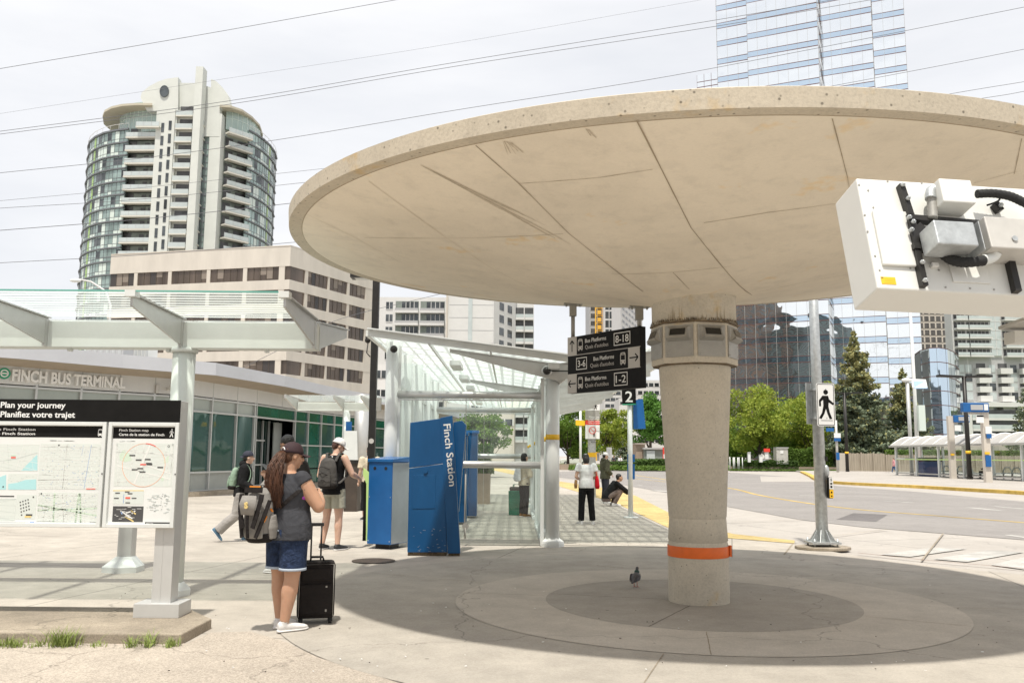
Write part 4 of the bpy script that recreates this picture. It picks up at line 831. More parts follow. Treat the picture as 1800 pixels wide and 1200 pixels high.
# danger post
dp = thing('warning_post', 'grey post with a walkway sign above a red DANGER sign and a yellow band', 'sign post', (D(1041, 870, 33).x, 33, 0))
mb = MB(); x = dp.location.x; mb.box((x - .14, 33, 0), (x + .14, 33.2, 3.3)); mb.build('post', 'galv', dp)
mb = MB(); mb.box((x - .145, 32.99, D(1041, 803, 33).z), (x + .145, 33.21, D(1041, 795, 33).z)); mb.build('yellow_band', 'yellow_plain', dp)
mb = MB(); wplate(mb, [(1029, 737), (1054, 737), (1054, 706), (1029, 706)], 32.93); s1 = mb.build('walkway_sign', 'sign_white', dp)
mb = MB(); wplate(mb, [(1029, 736), (1054, 736), (1054, 721), (1029, 721)], 32.92); mb.build('text_field', 'grey_plate', s1)
fr = (Vector((0, 32.918, 0)), X_, Z_); zz = lambda px, py: (D(px, py, 32.92).x, D(px, py, 32.92).z)
mb = MB(); shapes(mb, fr, walker(*zz(1047, 719), .24) + arrow(*zz(1036, 713.5), .075, 'u'), .004); mb.build('symbols', 'sign_black', s1)
T('lettering', [('Please use', zz(1033, 0)[0], zz(1050, 0)[0], zz(0, 725.3)[1], .05, .01), ('walkway', zz(1034, 0)[0], zz(1049, 0)[0], zz(0, 728.6)[1], .05, .01), ("Veuillez utiliser", zz(1031, 0)[0], zz(1052, 0)[0], zz(0, 732)[1], .05, .01), ("l'allée piétonne", zz(1031, 0)[0], zz(1052, 0)[0], zz(0, 735.4)[1], .05, .01)], 'sign_white', s1, fr)
mb = MB(); wplate(mb, [(1029, 771), (1054, 771), (1054, 738.5), (1029, 738.5)], 32.93); s2 = mb.build('danger_sign', 'sign_white', dp)
mb = MB(); wplate(mb, [(1029, 746), (1054, 746), (1054, 738.5), (1029, 738.5)], 32.92); mb.build('red_header', 'red_plain', s2)
mb = MB(); shapes(mb, fr, ringpoly(*zz(1041.5, 756), .125, .022, 24) + stroke([zz(1038, 752.5), zz(1045, 759.5)], .018), .004); mb.build('prohibition_ring', 'red_plain', s2)
mb = MB(); shapes(mb, (Vector((0, 32.916, 0)), X_, Z_), walker(zz(1041, 0)[0], zz(0, 759)[1], .15), .002); mb.build('symbols', 'sign_black', s2)
T('lettering', [('DANGER', zz(1033, 0)[0], zz(1050, 0)[0], zz(0, 744.2)[1], .09, .01)], 'sign_white', s2, fr)
T('lettering', [('DO NOT CROSS', zz(1032, 0)[0], zz(1051, 0)[0], zz(0, 749.3)[1], .035, 0), ('NE PAS TRAVERSER', zz(1031, 0)[0], zz(1052, 0)[0], zz(0, 765)[1], .035, 0), ('METROLINX', zz(1036, 0)[0], zz(1047, 0)[0], zz(0, 769)[1], .035, .01)], 'map_dark', s2, fr)
yp = thing('sign_post', 'thin pale post carrying a small yellow rectangular sign left of the danger sign', 'sign post', (D(1020.5, 840, 50).x, 50, 0))
x = yp.location.x; mb = MB(); mb.tube([(x, 50, 0), (x, 50, D(1020, 709, 50).z)], .07, 8); mb.build('pole', 'alu_white', yp); mb = MB(); wplate(mb, [(1012, 747), (1028, 748), (1028, 739), (1012, 738)], 49.9); mb.build('plate', 'yellow_plain', yp)

# ---------------------------------------------------------------- galvanised pole with crosswalk sign
gx, gy = 5.25, 14.95
gp = thing('crosswalk_pole', 'tall galvanised pole with a white pedestrian sign and yellow push button', 'pole', (gx, gy, 0))
mb = MB(); mb.tube([(gx, gy, .12), (gx, gy, 6.3)], [.102, .066], 24); shaft = mb.build('shaft', 'galv', gp)
mb = MB(); mb.prism([(gx + .46 * math.cos(t * PI / 6 + .2), gy + .36 * math.sin(t * PI / 6 + .2)) for t in range(12)], 0, .05); mb.build('footing', 'kerb_stone', gp, bevel=.01)
mb = MB(); mb.box((gx - .24, gy - .22, .10), (gx + .24, gy + .22, .13))
for i in range(8):
    t = PI / 4 * i + .3; d = Vector((math.cos(t), math.sin(t), 0)); c = Vector((gx, gy, 0)); s_ = Vector((-d.y, d.x, 0)) * .006
    a, b, e = c + d * .095 + Vector((0, 0, .13)), c + d * .22 + Vector((0, 0, .13)), c + d * .097 + Vector((0, 0, .33))
    mb.add([a - s_, b - s_, e - s_, a + s_, b + s_, e + s_], [(0, 1, 2), (5, 4, 3), (0, 3, 4, 1), (1, 4, 5, 2), (2, 5, 3, 0)])
mb.build('base_plate', 'galv', gp)
for sx in (-.19, .19):
    for sy in (-.17, .17):
        mb = MB(); mb.tube([(gx + sx, gy + sy, .05), (gx + sx, gy + sy, .18)], .016, 8); mb.tube([(gx + sx, gy + sy, .13), (gx + sx, gy + sy, .155)], .03, 6); mb.build('anchor_bolt', 'galv', gp)
ysn = gy - .14; mb = MB(); q = [D(*p) for p in ((1436, 749, ysn), (1469.5, 749, ysn), (1468, 673.5, ysn), (1434, 671.5, ysn))]
def rounded(x0, z0, x1, z1, r=.03, n=4):
    out = []
    for (cx_, cz_, a0) in ((x1 - r, z1 - r, 0), (x0 + r, z1 - r, 90), (x0 + r, z0 + r, 180), (x1 - r, z0 + r, 270)):
        for k in range(n + 1): out.append((cx_ + r * math.cos(R(a0 + 90 * k / n)), cz_ + r * math.sin(R(a0 + 90 * k / n))))
    return out
sx0, sx1, sz0, sz1 = q[0].x, q[1].x, q[0].z + .005, q[2].z
frs = (Vector((0, ysn, 0)), Vector((1, .10, 0)).normalized(), Z_); frs = (Vector((sx0, ysn - .02, 0)), frs[1], Z_)
w_, h0, h1 = sx1 - sx0, sz0, sz1
mb = MB(); shapes(mb, frs, [rounded(0, h0, w_, h1)], .006); ps = mb.build('pedestrian_sign', 'sign_white', gp)
fr2s = (frs[0] + frs[1].cross(Z_) * .0065, frs[1], Z_); mb = MB(); o_, i_ = rounded(.012, h0 + .012, w_ - .012, h1 - .012, .025), rounded(.022, h0 + .022, w_ - .022, h1 - .022, .018)
shapes(mb, fr2s, [[o_[k], o_[(k + 1) % len(o_)], i_[(k + 1) % len(o_)], i_[k]] for k in range(len(o_))], .001); shapes(mb, fr2s, walker(w_ * .5, h0 + .12, .50) + [rect(w_ * .2, h0 + .09, w_ * .85, h0 + .098)], .001); mb.build('walking_symbol', 'sign_black', ps)
c = D(1417, 745, ysn + .12); c1_ = D(1436, 673, ysn + .12); mb = MB(); mb.slab([(c.x, gy - .05, c.z), (gx - .07, gy + .09, c.z), (gx - .07, gy + .09, c1_.z), (c.x, gy - .05, c1_.z)], .01); mb.build('sign_back', 'galv', gp)
for z in (sz0 + .12, sz1 - .12): mb = MB(); mb.box((gx - .11, gy - .15, z), (gx + .11, gy + .1, z + .025)); mb.build('sign_bracket', 'galv', gp)
zb0, zb1_ = D(1455, 875, gy).z, D(1455, 838, gy).z
mb = MB(); mb.box((gx + .085, gy - .14, zb0), (gx + .16, gy - .04, zb1_)); bt = mb.build('push_button', 'black_metal', gp, bevel=.01)
mb = MB(); mb.box((gx + .10, gy - .146, zb0 + .01), (gx + .165, gy - .139, zb0 + (zb1_ - zb0) * .42)); mb.build('yellow_plate', 'yellow_plain', bt)
mb = MB(); mb.box((gx + .10, gy - .146, zb0 + (zb1_ - zb0) * .44), (gx + .165, gy - .139, zb1_ - .005)); wp = mb.build('instruction_plate', 'sign_white', bt)
mb = MB(); fq = (Vector((gx + .1, gy - .147, zb0)), X_, Z_); hh = zb1_ - zb0
shapes(mb, fq, walker(.033, hh * .8, .055) + [rect(.015, hh * .66, .05, hh * .74), rect(.015, hh * .5, .05, hh * .6), circ(.033, hh * .12, .013), rect(.02, hh * .25, .045, hh * .33)], .001); mb.build('symbols', 'sign_black', bt)
mb = MB(); mb.ball((gx + .09, gy - .06, D(1455, 828, gy).z), (.05, .04, .11)); mb.build('cover', 'galv', gp)
mb = MB(); mb.box((gx + .09, gy - .06, D(1453, 806, gy).z - .04), (gx + .12, gy - .02, D(1453, 806, gy).z + .04)); mb.build('detector', 'black_metal', gp)

# ---------------------------------------------------------------- black lamp pole with cameras, behind the blue boxes
lp = D(653, 800, 17.0); lx = lp.x
bp = thing('lamp_post', 'black square lamp post with cameras halfway up left of the shelter', 'lamp post', (lx, 17, 0))
mb = MB(); mb.box((lx - .065, 16.935, 0), (lx + .065, 17.065, D(655, 488, 17).z)); mb.build('pole', 'black_metal', bp, bevel=.008)
zt = D(655, 488, 17).z; mb = MB(); mb.box((lx - .5, 16.85, zt - .02), (lx - .08, 17.15, zt + .08)); mb.mslot(1); mb.box((lx - .42, 16.9, zt - .03), (lx - .14, 17.1, zt - .018)); mb.build('lantern', ['black_metal', 'alu'], bp)
mb = MB(); mb.box((lx + .08, 16.85, zt - .02), (lx + .5, 17.15, zt + .08)); mb.mslot(1); mb.box((lx + .14, 16.9, zt - .03), (lx + .42, 17.1, zt - .018)); mb.build('lantern', ['black_metal', 'alu'], bp); 
zc_ = D(655, 594, 17).z; mb = MB(); mb.box((lx - .17, 16.9, zc_ - .02), (lx + .17, 17.1, zc_ + .02)); mb.ball((lx - .13, 16.95, zc_ - .05), (.06, .06, .06)); mb.ball((lx + .13, 16.95, zc_ + .01), (.07, .06, .04)); mb.tube([(lx - .12, 16.93, zc_ - .1), (lx - .14, 16.93, zc_ - .3), (lx - .07, 16.93, zc_ - .38)], .012, 6); mb.build('camera_cluster', 'black_metal', bp)
mb = MB(); mb.box((lx + .07, 16.95, D(655, 722, 17).z), (lx + .16, 17.05, D(655, 699, 17).z)); mb.build('junction_box', 'grey_plate', bp)
z_ = D(655, 775, 17).z; mb = MB(); mb.tube([(lx, 16.925, z_), (lx, 16.933, z_)], .05, 16); mb.build('round_sticker', 'sign_grey', bp)

# ---------------------------------------------------------------- display cabinet hung at the upper right (seen from behind)
SC = .8; TL = D(1505, 313, 5.30 * SC); BLc = D(1543, 507, 5.08 * SC); TRc = D(1800, 333, 5.42 * SC); u_ = (TL - BLc); Hc = u_.length; u_.normalize(); r_ = (TRc - TL).normalized(); r_ = (r_ - u_ * r_.dot(u_)).normalized(); n_ = r_.cross(u_)      # n_ towards the camera
dc = thing('display_cabinet', 'white passenger display box seen from behind with black brackets and conduits at the upper right', 'display', tuple(BLc))
def cq(x, y, d): return BLc + r_ * x + u_ * y + n_ * d * SC
def cbox(mb, x0, x1, y0, y1, d0, d1):
    V = [cq(a, b, c) for c in (d0, d1) for a, b in ((x0, y0), (x1, y0), (x1, y1), (x0, y1))]
    return mb.add(V, [(3, 2, 1, 0), (4, 5, 6, 7), (0, 1, 5, 4), (1, 2, 6, 5), (2, 3, 7, 6), (3, 0, 4, 7)])
def cp(px, py, d=0.0):       # point of the face (lifted d towards the camera) seen at a photo position
    rr = ray(px, py); o = Vector((0, 0, HC)); t = (BLc + n_ * d * SC - o).dot(n_) / rr.dot(n_); p = o + rr * t - BLc; return p.dot(r_), p.dot(u_)
def cpx(mb, a, b, d0, d1): (x0, y1), (x1, y0) = cp(*a, d1), cp(*b, d1); return cbox(mb, x0, x1, y0, y1, d0, d1)
mb = MB(); cbox(mb, 0, 1.9, 0, Hc, -.30, 0); bd = mb.build('casing', 'white_box', dc, bevel=.008)
mb = MB(); cpx(mb, (1534, 368), (1620, 468), .0, .022); mb.build('access_panel', 'white_box', bd, bevel=.006)
mb = MB(); cpx(mb, (1638, 460), (1652, 468), .0, .03); cpx(mb, (1655, 400), (1800, 462), .0, .018); mb.build('rib', 'white_box', bd, bevel=.004)
mb = MB(); cpx(mb, (1669, 463), (1742, 498), .0, .012); mb.build('access_panel', 'white_box', bd, bevel=.002)
mb = MB(); cpx(mb, (1548, 486), (1576, 500), .0, .003); lb_ = mb.build('warning_label', 'yellow_plain', bd)
mb = MB(); cpx(mb, (1549, 487), (1553, 489), .003, .0035); clx = [cpx(mb, (1555, y), (1573, y + .7), .003, .0033) for y in (491, 494, 497)]; mb.build('small_print', 'black_grime', lb_)
mb = MB()
for px, py in ((1510, 325), (1526, 335), (1535, 365), (1520, 378), (1525, 407), (1538, 450), (1546, 475), (1600, 472), (1650, 475), (1662, 505), (1705, 507), (1747, 509), (1700, 470), (1620, 322), (1560, 319)):
    x, y = cp(px, py); mb.tube([cq(x, y, 0), cq(x, y, .004)], .005, 6)
mb.build('screws', 'grey_plate', bd)
def bracket(pts, dpt=.05):
    mb = MB()
    for (a, b, w_) in pts:
        x0, y0 = cp(*a, dpt); x1, y1 = cp(*b, dpt); A = cq(x0, y0, dpt / 2); B = cq(x1, y1, dpt / 2); mb.bar(A, B, w_ * SC, dpt * .9 * SC, up=n_)
    return mb
mb = bracket([((1586, 322), (1604, 378), .035), ((1602, 375), (1616, 437), .045), ((1614, 435), (1628, 500), .035)]); br = mb.build('bracket', 'black_metal', dc)
for q_ in (((1600, 380), (1800, 397), .035), ((1608, 430), (1800, 448), .04)): mb = bracket([q_], .06); mb.build('cross_rail', 'black_metal', dc)
mb = bracket([((1612, 395), (1640, 420), .07)], .05); mb.build('bracket_plate', 'black_metal', dc)
mb = bracket([((1752, 355), (1762, 368), .04)], .05); mb.build('bracket', 'black_metal', dc)
mb = bracket([((1777, 445), (1792, 510), .04)], .05); mb.build('bracket', 'black_metal', dc)
for px, py in ((1588, 324), (1597, 348), (1599, 381), (1606, 389), (1603, 403), (1622, 460), (1627, 492), (1760, 360)):
    mb = MB(); x, y = cp(px, py, .06); mb.tube([cq(x, y, .04), cq(x, y, .066)], .011, 6); mb.ball(tuple(cq(x, y, .068)), .007, 6, 4); mb.build('bolt', 'galv', dc)
mb = MB(); cpx(mb, (1650, 313), (1717, 357), .0, .16); mb.build('junction_box', 'white_box', dc, bevel=.006)
mb = MB(); cpx(mb, (1640, 386), (1722, 432), .06, .22); mb.build('galvanised_box', 'galv', dc, bevel=.006)
mb = MB(); cpx(mb, (1719, 388), (1733, 438), .05, .225); mb.build('clamp', 'galv', dc, bevel=.012)
mb = MB(); x0, y1 = cp(1731, 378, .2); x1, y0 = cp(1800, 436, .2); cbox(mb, x0, 2.35, y0, y1, .0, .19); arm = mb.build('support_arm', 'white_dirty', dc, bevel=.006)
mb = MB(); x, y = cp(1783, 420, .19); mb.tube([cq(x, y, .19), cq(x, y, .2)], .014, 12); mb.build('lock', 'galv', arm)
def conduit(name, pts, r, m, flex=False):
    P = smooth3([cq(*cp(a, b, d), d) for a, b, d in pts]); mb = MB()
    mb.tube(P, [r * SC * (1 + (.09 if flex and i % 2 else 0)) for i in range(len(P))], 12); return mb.build(name, m, dc)
def smooth3(P, k=8):
    P = [P[0]] + list(P) + [P[-1]]; out = []
    for i in range(1, len(P) - 2):
        for j in range(k):
            t = j / k; a, b, c, d = P[i - 1:i + 3]; out.append(.5 * ((2 * b) + (c - a) * t + (2 * a - 5 * b + 4 * c - d) * t * t + (3 * b - a - 3 * c + d) * t ** 3))
    out.append(P[-2]); return out
conduit('conduit', [(1640, 384, .06), (1638, 355, .07), (1636, 345, .08)], .028, 'grey_plate', True)
conduit('elbow', [(1636, 350, .08), (1637, 336, .08), (1650, 332, .09)], .034, 'galv')
conduit('conduit', [(1717, 341, .09), (1745, 340, .10), (1775, 345, .10), (1800, 356, .10), (1830, 370, .1)], .026, 'rubber', True)
conduit('conduit', [(1652, 440, .05), (1670, 455, .07), (1695, 461, .09), (1730, 458, .1)], .03, 'rubber', True)
conduit('elbow', [(1729, 457, .1), (1745, 452, .1), (1752, 443, .12)], .032, 'alu_white')
conduit('cable_tie', [(1757, 336, .1), (1756, 352, .08), (1735, 361, .06)], .006, 'rubber')
post = Vector((cq(2.42, 0, 0).x, cq(2.42, 0, 0).y, 0)); mb = MB(); mb.box((post.x - .1, post.y - .1, 0), (post.x + .1, post.y + .1, 3.1)); mb.build('support_post', 'galv', dc)
# corner of another roof at the right edge
cr_ = thing('roof_canopy', 'pale corner of a flat metal roof at the right edge of the view', 'canopy', tuple(D(1800, 600, 9)))
p0, p1, p2 = D(1755, 579, 9.0), D(1822, 553, 8.2), D(1766, 604, 9.05)
mb = MB(); V = [Vector(p0), D(1830, 548, 8.0), D(2200, 548, 8.0), D(2200, 579, 11)]
mb.slab([(v.x, v.y, p0.z) for v in V], .03); mb.build('roof_sheet', 'white_dirty', cr_)
mb = MB(); mb.box((p0.x + .08, 8.85, D(1766, 605, 9).z), (p0.x + 3, 9.05, p0.z - .032)); mb.build('fascia', 'white_box', cr_)
# ---------------------------------------------------------------- building materials
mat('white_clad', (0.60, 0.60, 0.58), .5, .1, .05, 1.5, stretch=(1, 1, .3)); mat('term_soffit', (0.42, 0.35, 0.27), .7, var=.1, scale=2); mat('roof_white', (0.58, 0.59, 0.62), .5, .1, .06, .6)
mat('win_frame', (0.52, 0.53, 0.52), .4, .3); mat('frost_panel', (0.36, 0.40, 0.37), .25, .0, .05, 2); mat('sill_panel', (0.34, 0.36, 0.34), .3, .0, .08, 3)
mirror_glass('teal_glass', (0.06, 0.13, 0.12), .03, .12, .5, .35); mat('green_dark', (0.004, 0.10, 0.07), .15, .0, .3, .6); mat('door_dark', (0.004, 0.022, 0.018), .08, .0, .4, .8)
mat('beige_concrete', (0.60, 0.555, 0.49), .8, var=.10, scale=.5, stretch=(1, 1, .25), bump=.1); mat('beige_fin', (0.60, 0.55, 0.48), .8, var=.08, scale=.4)
mat('bronze_pane', (0.13, 0.10, 0.08), .12, .35, .55, .35, stretch=(.9, .9, .05), detail=3); mat('bronze_mullion', (0.10, 0.08, 0.06), .4, .3)
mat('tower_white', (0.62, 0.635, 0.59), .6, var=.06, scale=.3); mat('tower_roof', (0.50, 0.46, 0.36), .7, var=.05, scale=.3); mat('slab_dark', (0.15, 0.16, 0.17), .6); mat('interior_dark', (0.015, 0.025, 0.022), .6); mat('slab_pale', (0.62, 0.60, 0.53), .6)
mat('aqua_glass', (0.33, 0.42, 0.39), .1, .35, .5, .22, stretch=(1, 1, .6), detail=2); mat('aqua_pale', (0.40, 0.50, 0.46), .2, .1, .15, .3); mat('aqua_white', (0.62, 0.70, 0.64), .3); mat('lime_panel', (0.32, 0.48, 0.16), .4)
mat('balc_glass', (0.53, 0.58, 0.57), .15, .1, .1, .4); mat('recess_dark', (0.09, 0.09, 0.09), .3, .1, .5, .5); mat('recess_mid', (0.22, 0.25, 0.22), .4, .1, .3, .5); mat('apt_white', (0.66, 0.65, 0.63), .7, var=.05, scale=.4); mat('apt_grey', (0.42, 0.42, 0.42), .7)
mat('pane_dark', (0.09, 0.10, 0.105), .08, .4, .6, .3, detail=2); mat('rose_line', (0.16, 0.075, 0.07), .5, .3); mat('stone_brown', (0.33, 0.28, 0.24), .7, var=.1, scale=.4)
mirror_glass('tower_mirror', (0.93, 0.955, 0.965), .015, .30, .20, .95); mirror_glass('tower_mirror_blue', (0.60, 0.72, 0.83), .015, .30, .20, .95); mat('podium', (0.48, 0.44, 0.38), .7, var=.06, scale=.5)
mat('hoist_yellow', (0.75, 0.42, 0.05), .5); mat('concrete_grey', (0.40, 0.40, 0.40), .8, var=.1, scale=.3)
mat('teal_dark', (0.07, 0.12, 0.13), .5, var=.3, scale=.4); mat('lattice_pane', (0.13, 0.125, 0.12), .3, .1, .5, .6); mat('brick_far', (0.13, 0.075, 0.05), .8, var=.2, scale=.5)

class Facade:
    """a vertical wall strip along a plan polyline; (s, z) addresses a point: s metres along, z up"""
    def __init__(s, pts):
        s.p = [Vector((p[0], p[1], 0)) for p in pts]; s.l = [0]
        for a, b in zip(s.p[:-1], s.p[1:]): s.l.append(s.l[-1] + (b - a).length)
        s.L = s.l[-1]
    def at(s, t, z=0, out=0):
        t = max(0, min(s.L, t)); i = 0
        while i < len(s.l) - 2 and t > s.l[i + 1]: i += 1
        a, b = s.p[i], s.p[i + 1]; d = (b - a).normalized(); n = Vector((d.y, -d.x, 0)); q = a + d * (t - s.l[i]) + n * out; q.z = z; return q
    def panel(s, mb, s0, s1, z0, z1, out=0.0, th=0.1, z0b=None, z1b=None, close=True):
        """box-like panel following the polyline, front face at `out`, thickness th inward"""
        cuts = [s0] + [l for l in s.l if s0 + 1e-4 < l < s1 - 1e-4] + [s1]; V = []
        for k, c in enumerate(cuts):
            f = (c - s0) / (s1 - s0) if s1 > s0 else 0; za = z0 + ((z0b if z0b is not None else z0) - z0) * f; zb = z1 + ((z1b if z1b is not None else z1) - z1) * f
            V += [s.at(c, za, out), s.at(c, zb, out), s.at(c, zb, out - th), s.at(c, za, out - th)]
        F_ = []
        for k in range(len(cuts) - 1):
            a, b = 4 * k, 4 * k + 4
            F_ += [(a, b, b + 1, a + 1), (a + 1, b + 1, b + 2, a + 2), (a + 2, b + 2, b + 3, a + 3), (a + 3, b + 3, b, a)]
        n = 4 * (len(cuts) - 1); F_ += [(0, 1, 2, 3), (n + 3, n + 2, n + 1, n)]
        return mb.add(V, F_)

# ---------------------------------------------------------------- bus terminal, left
tp = [(-26, 16), (-19.5, 22.5)] + [(D(x, 800, y).x, y) for x, y in ((0, 26.4), (170, 28.8), (340, 31.3), (445, 35.6), (515, 40), (575, 44), (640, 48.5))] + [(-5.5, 60), (-4.2, 76)]
tf = Facade(tp); tb = thing('bus_terminal', 'long low glazed bus terminal with white curved roof edge and raised FINCH BUS TERMINAL letters', 'terminal', (-14, 34, 0))
def tz(s_): return 4.12
def sx(px):       # distance along the wall seen at photo column px
    best = None
    for k in range(4000):
        t = tf.L * k / 4000; q = tf.at(t, 2); fw = q.y * math.cos(PITCH) + (q.z - HC) * math.sin(PITCH); x = 900 + F * q.x / fw
        if best is None or abs(x - px) < best[0]: best = (abs(x - px), t)
    return best[1]
mb = MB(); tf.panel(mb, 0, tf.L, 3.55, 4.2, 0, .3); wl = mb.build('upper_cladding', 'white_clad', tb)
back = [(p[0] - 14, p[1] + 6) for p in tp]
mb = MB(); 
for i in range(len(tp) - 1):
    a, b = tf.at(tf.l[i], 0, .95), tf.at(tf.l[i + 1] - 1e-3, 0, .95)
offp = [tf.at(tf.l[i], 0, 1.25) for i in range(len(tp))]
prof = MB(); V = []
for q, c in zip(offp, tp): V += [(q.x, q.y, 4.22), (q.x, q.y, 4.66), (c[0] - 14, c[1] + 7, 4.75), (c[0] - 14, c[1] + 7, 4.0)]
n_p = len(offp); F1 = []; F2 = []
for i in range(n_p - 1):
    a, b = 4 * i, 4 * i + 4; F1 += [(a, b, b + 1, a + 1), (a + 1, b + 1, b + 2, a + 2), (a + 2, b + 2, b + 3, a + 3)]
prof.add(V, F1); prof.build('roof', 'roof_white', tb)
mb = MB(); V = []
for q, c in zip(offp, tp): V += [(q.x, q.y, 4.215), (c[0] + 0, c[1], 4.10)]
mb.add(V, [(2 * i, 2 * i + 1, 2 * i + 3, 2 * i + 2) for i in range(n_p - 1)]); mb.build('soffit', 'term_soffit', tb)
mb = MB(); tf.panel(mb, 0, tf.L, 0.0, .16, .55, .9); mb.build('kerb', 'kerb_stone', tb)
cols = [sx(p) for p in (-60, 59, 138, 206, 268, 336, 371, 415, 447, 450, 519, 542, 565, 588, 612, 634)]
pan = MB()
for c in [sx(p) for p in (-20, 62, 138, 206, 268, 336, 372, 415, 450, 495, 540, 590, 640)]: tf.panel(pan, c, c + .02, 3.56, 4.12, .004, .01)
pan.build('panel_joints', 'sill_panel', tb)
zz_ = [.16, .82, 3.0, 3.48]
cc = [0] + cols + [sx(660), sx(690), tf.L]
dr0, dr1 = sx(450), sx(519)
for i in range(len(cc) - 1):
    a, b = cc[i], cc[i + 1]
    if b - a < .1: continue
    right = a >= dr1 - .05; door = dr0 - .05 <= a < dr1 - .05
    for k in range(3):
        m_ = (('sill_panel', 'teal_glass', 'frost_panel')[k] if not right else ('green_dark', 'teal_glass' if i % 2 else 'green_dark', 'green_dark')[k])
        if door: continue
        mb = MB(); tf.panel(mb, a + .03, b - .03, zz_[k] + .03, zz_[k + 1] - .03, -.06, .03); mb.build('window', m_, tb)
    mb = MB(); tf.panel(mb, a - .035, a + .035, .16, 3.55, .03, .12); mb.build('mullion', 'win_frame', tb)
for z in zz_: mb = MB(); tf.panel(mb, 0, dr0, z - .03, z + .035, .028, .11) if z < 3.4 else tf.panel(mb, 0, tf.L, z - .03, z + .035, .028, .11); mb.build('transom', 'win_frame', tb)
for z in (1.9, 3.0): mb = MB(); tf.panel(mb, dr1, tf.L, z - .025, z + .03, .027, .11); mb.build('transom', 'win_frame', tb)
# entrance doors
mb = MB(); tf.panel(mb, dr0 + .05, dr1 - .05, .1, 3.0, -.9, .05); dd = mb.build('door', 'door_dark', tb)
mb = MB(); tf.panel(mb, dr0 + .05, dr1, 3.03, 3.45, -.05, .03); mb.build('window', 'green_dark', tb)
mb = MB(); tf.panel(mb, dr0, dr1, 2.96, 3.03, .02, .1); mb.build('transom', 'win_frame', tb)
wd_ = dr1 - dr0
for f_ in (.03, .33, .62, .78, .99): mb = MB(); tf.panel(mb, dr0 + wd_ * f_ - .03, dr0 + wd_ * f_ + .03, .1, 2.96, -.8, .08); mb.build('door_frame', 'win_frame', dd)
for z in (.12, 1.0, 2.05): mb = MB(); tf.panel(mb, dr0 + wd_ * .03, dr0 + wd_ * .66, z, z + .06, -.79, .08); mb.build('door_frame', 'win_frame', dd)
mb = MB(); tf.panel(mb, dr0 + wd_ * .78, dr0 + wd_ * .98, .1, 2.9, -.6, .05); mb.build('door_side_panel', 'sill_panel', dd)
# raised letters
def on_wall(txt, px0, px1, zb, cap, m):
    """letters standing on the upper wall between two photo columns"""
    me = text_mesh(txt, 1, .035, .06); xs = [v.co.x for v in me.vertices]; a, b = min(xs), max(xs); s0, s1 = sx(px0), sx(px1); ch = _cap[0]
    mb = MB(); mb.add([tf.at(s0 + (v.co.x - a) / (b - a) * (s1 - s0), zb + v.co.y * cap / ch, .05 + v.co.z * .8) for v in me.vertices], [list(q.vertices) for q in me.polygons]); return mb.build('lettering', m, wl)
on_wall('FINCH BUS TERMINAL', 12, 214, 3.66, .33, 'sign_white')
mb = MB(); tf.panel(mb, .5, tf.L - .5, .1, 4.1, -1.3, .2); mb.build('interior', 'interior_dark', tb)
s0 = sx(-1); mb = MB(); c = tf.at(s0, 3.86, .03); d = (tf.at(s0 + .1, 3.86, .03) - c).normalized()
shapes(mb, (c, d, Z_), [circ(0, 0, .17, 24)], .03); mb.mslot(1); shapes(mb, (c + d.cross(Z_) * .032, d, Z_), ringpoly(0, 0, .10, .035, 18) + [rect(-.12, -.02, .12, .02)], .004); mb.build('round_logo', ['green_paint', 'sign_white'], wl)
mb = MB(); s0 = sx(290); c = tf.at(s0, 3.75, .35); d = (tf.at(s0 + .1, 3.75, .35) - c).normalized(); mb.bar(c - d * .05, c + d * .30 + Vector((0, 0, .09)), .16, .16); mb.bar(c, tf.at(s0, 3.7, 0), .06, .06); mb.build('security_camera', 'white_box', tb)
mb = MB(); mb.tube([c + Vector((0, 0, -.05)), c + d * -.02 + Vector((0, -.1, -.33)), c + d * .12 + Vector((0, -.1, -.42)), c + d * .22 + Vector((0, -.05, -.2))], .022, 6); mb.build('cable', 'rubber', tb)
mb = MB(); tf.panel(mb, sx(268), sx(268) + .12, 3.55, 3.85, .1, .1); mb.build('vent', 'white_dirty', tb)
# roof-top units
for i, (x0, x1, y0, y1, Y) in enumerate(((152, 218, 598, 622, 36), (222, 262, 600, 625, 38))):
    a, b = D(x0, y1, Y), D(x1, y0, Y); ru = thing('roof_unit', ('grey louvred unit on the terminal roof behind the canopy beam', 'white pipe rack on the terminal roof behind the round column')[i], 'roof unit', ((a.x + b.x) / 2, Y, 4.7))
    mb = MB(); mb.box((a.x, Y, 4.72), (b.x, Y + 1, b.z)); mb.build('casing', 'white_box' if i else 'apt_grey', ru)
    mb = MB()
    for k in range(6): x = a.x + (b.x - a.x) * (k + .2) / 6; mb.box((x, Y - .03, 4.78), (x + .12, Y - .002, b.z - .08))
    stuff(mb.build('louvres', 'win_frame', ru))
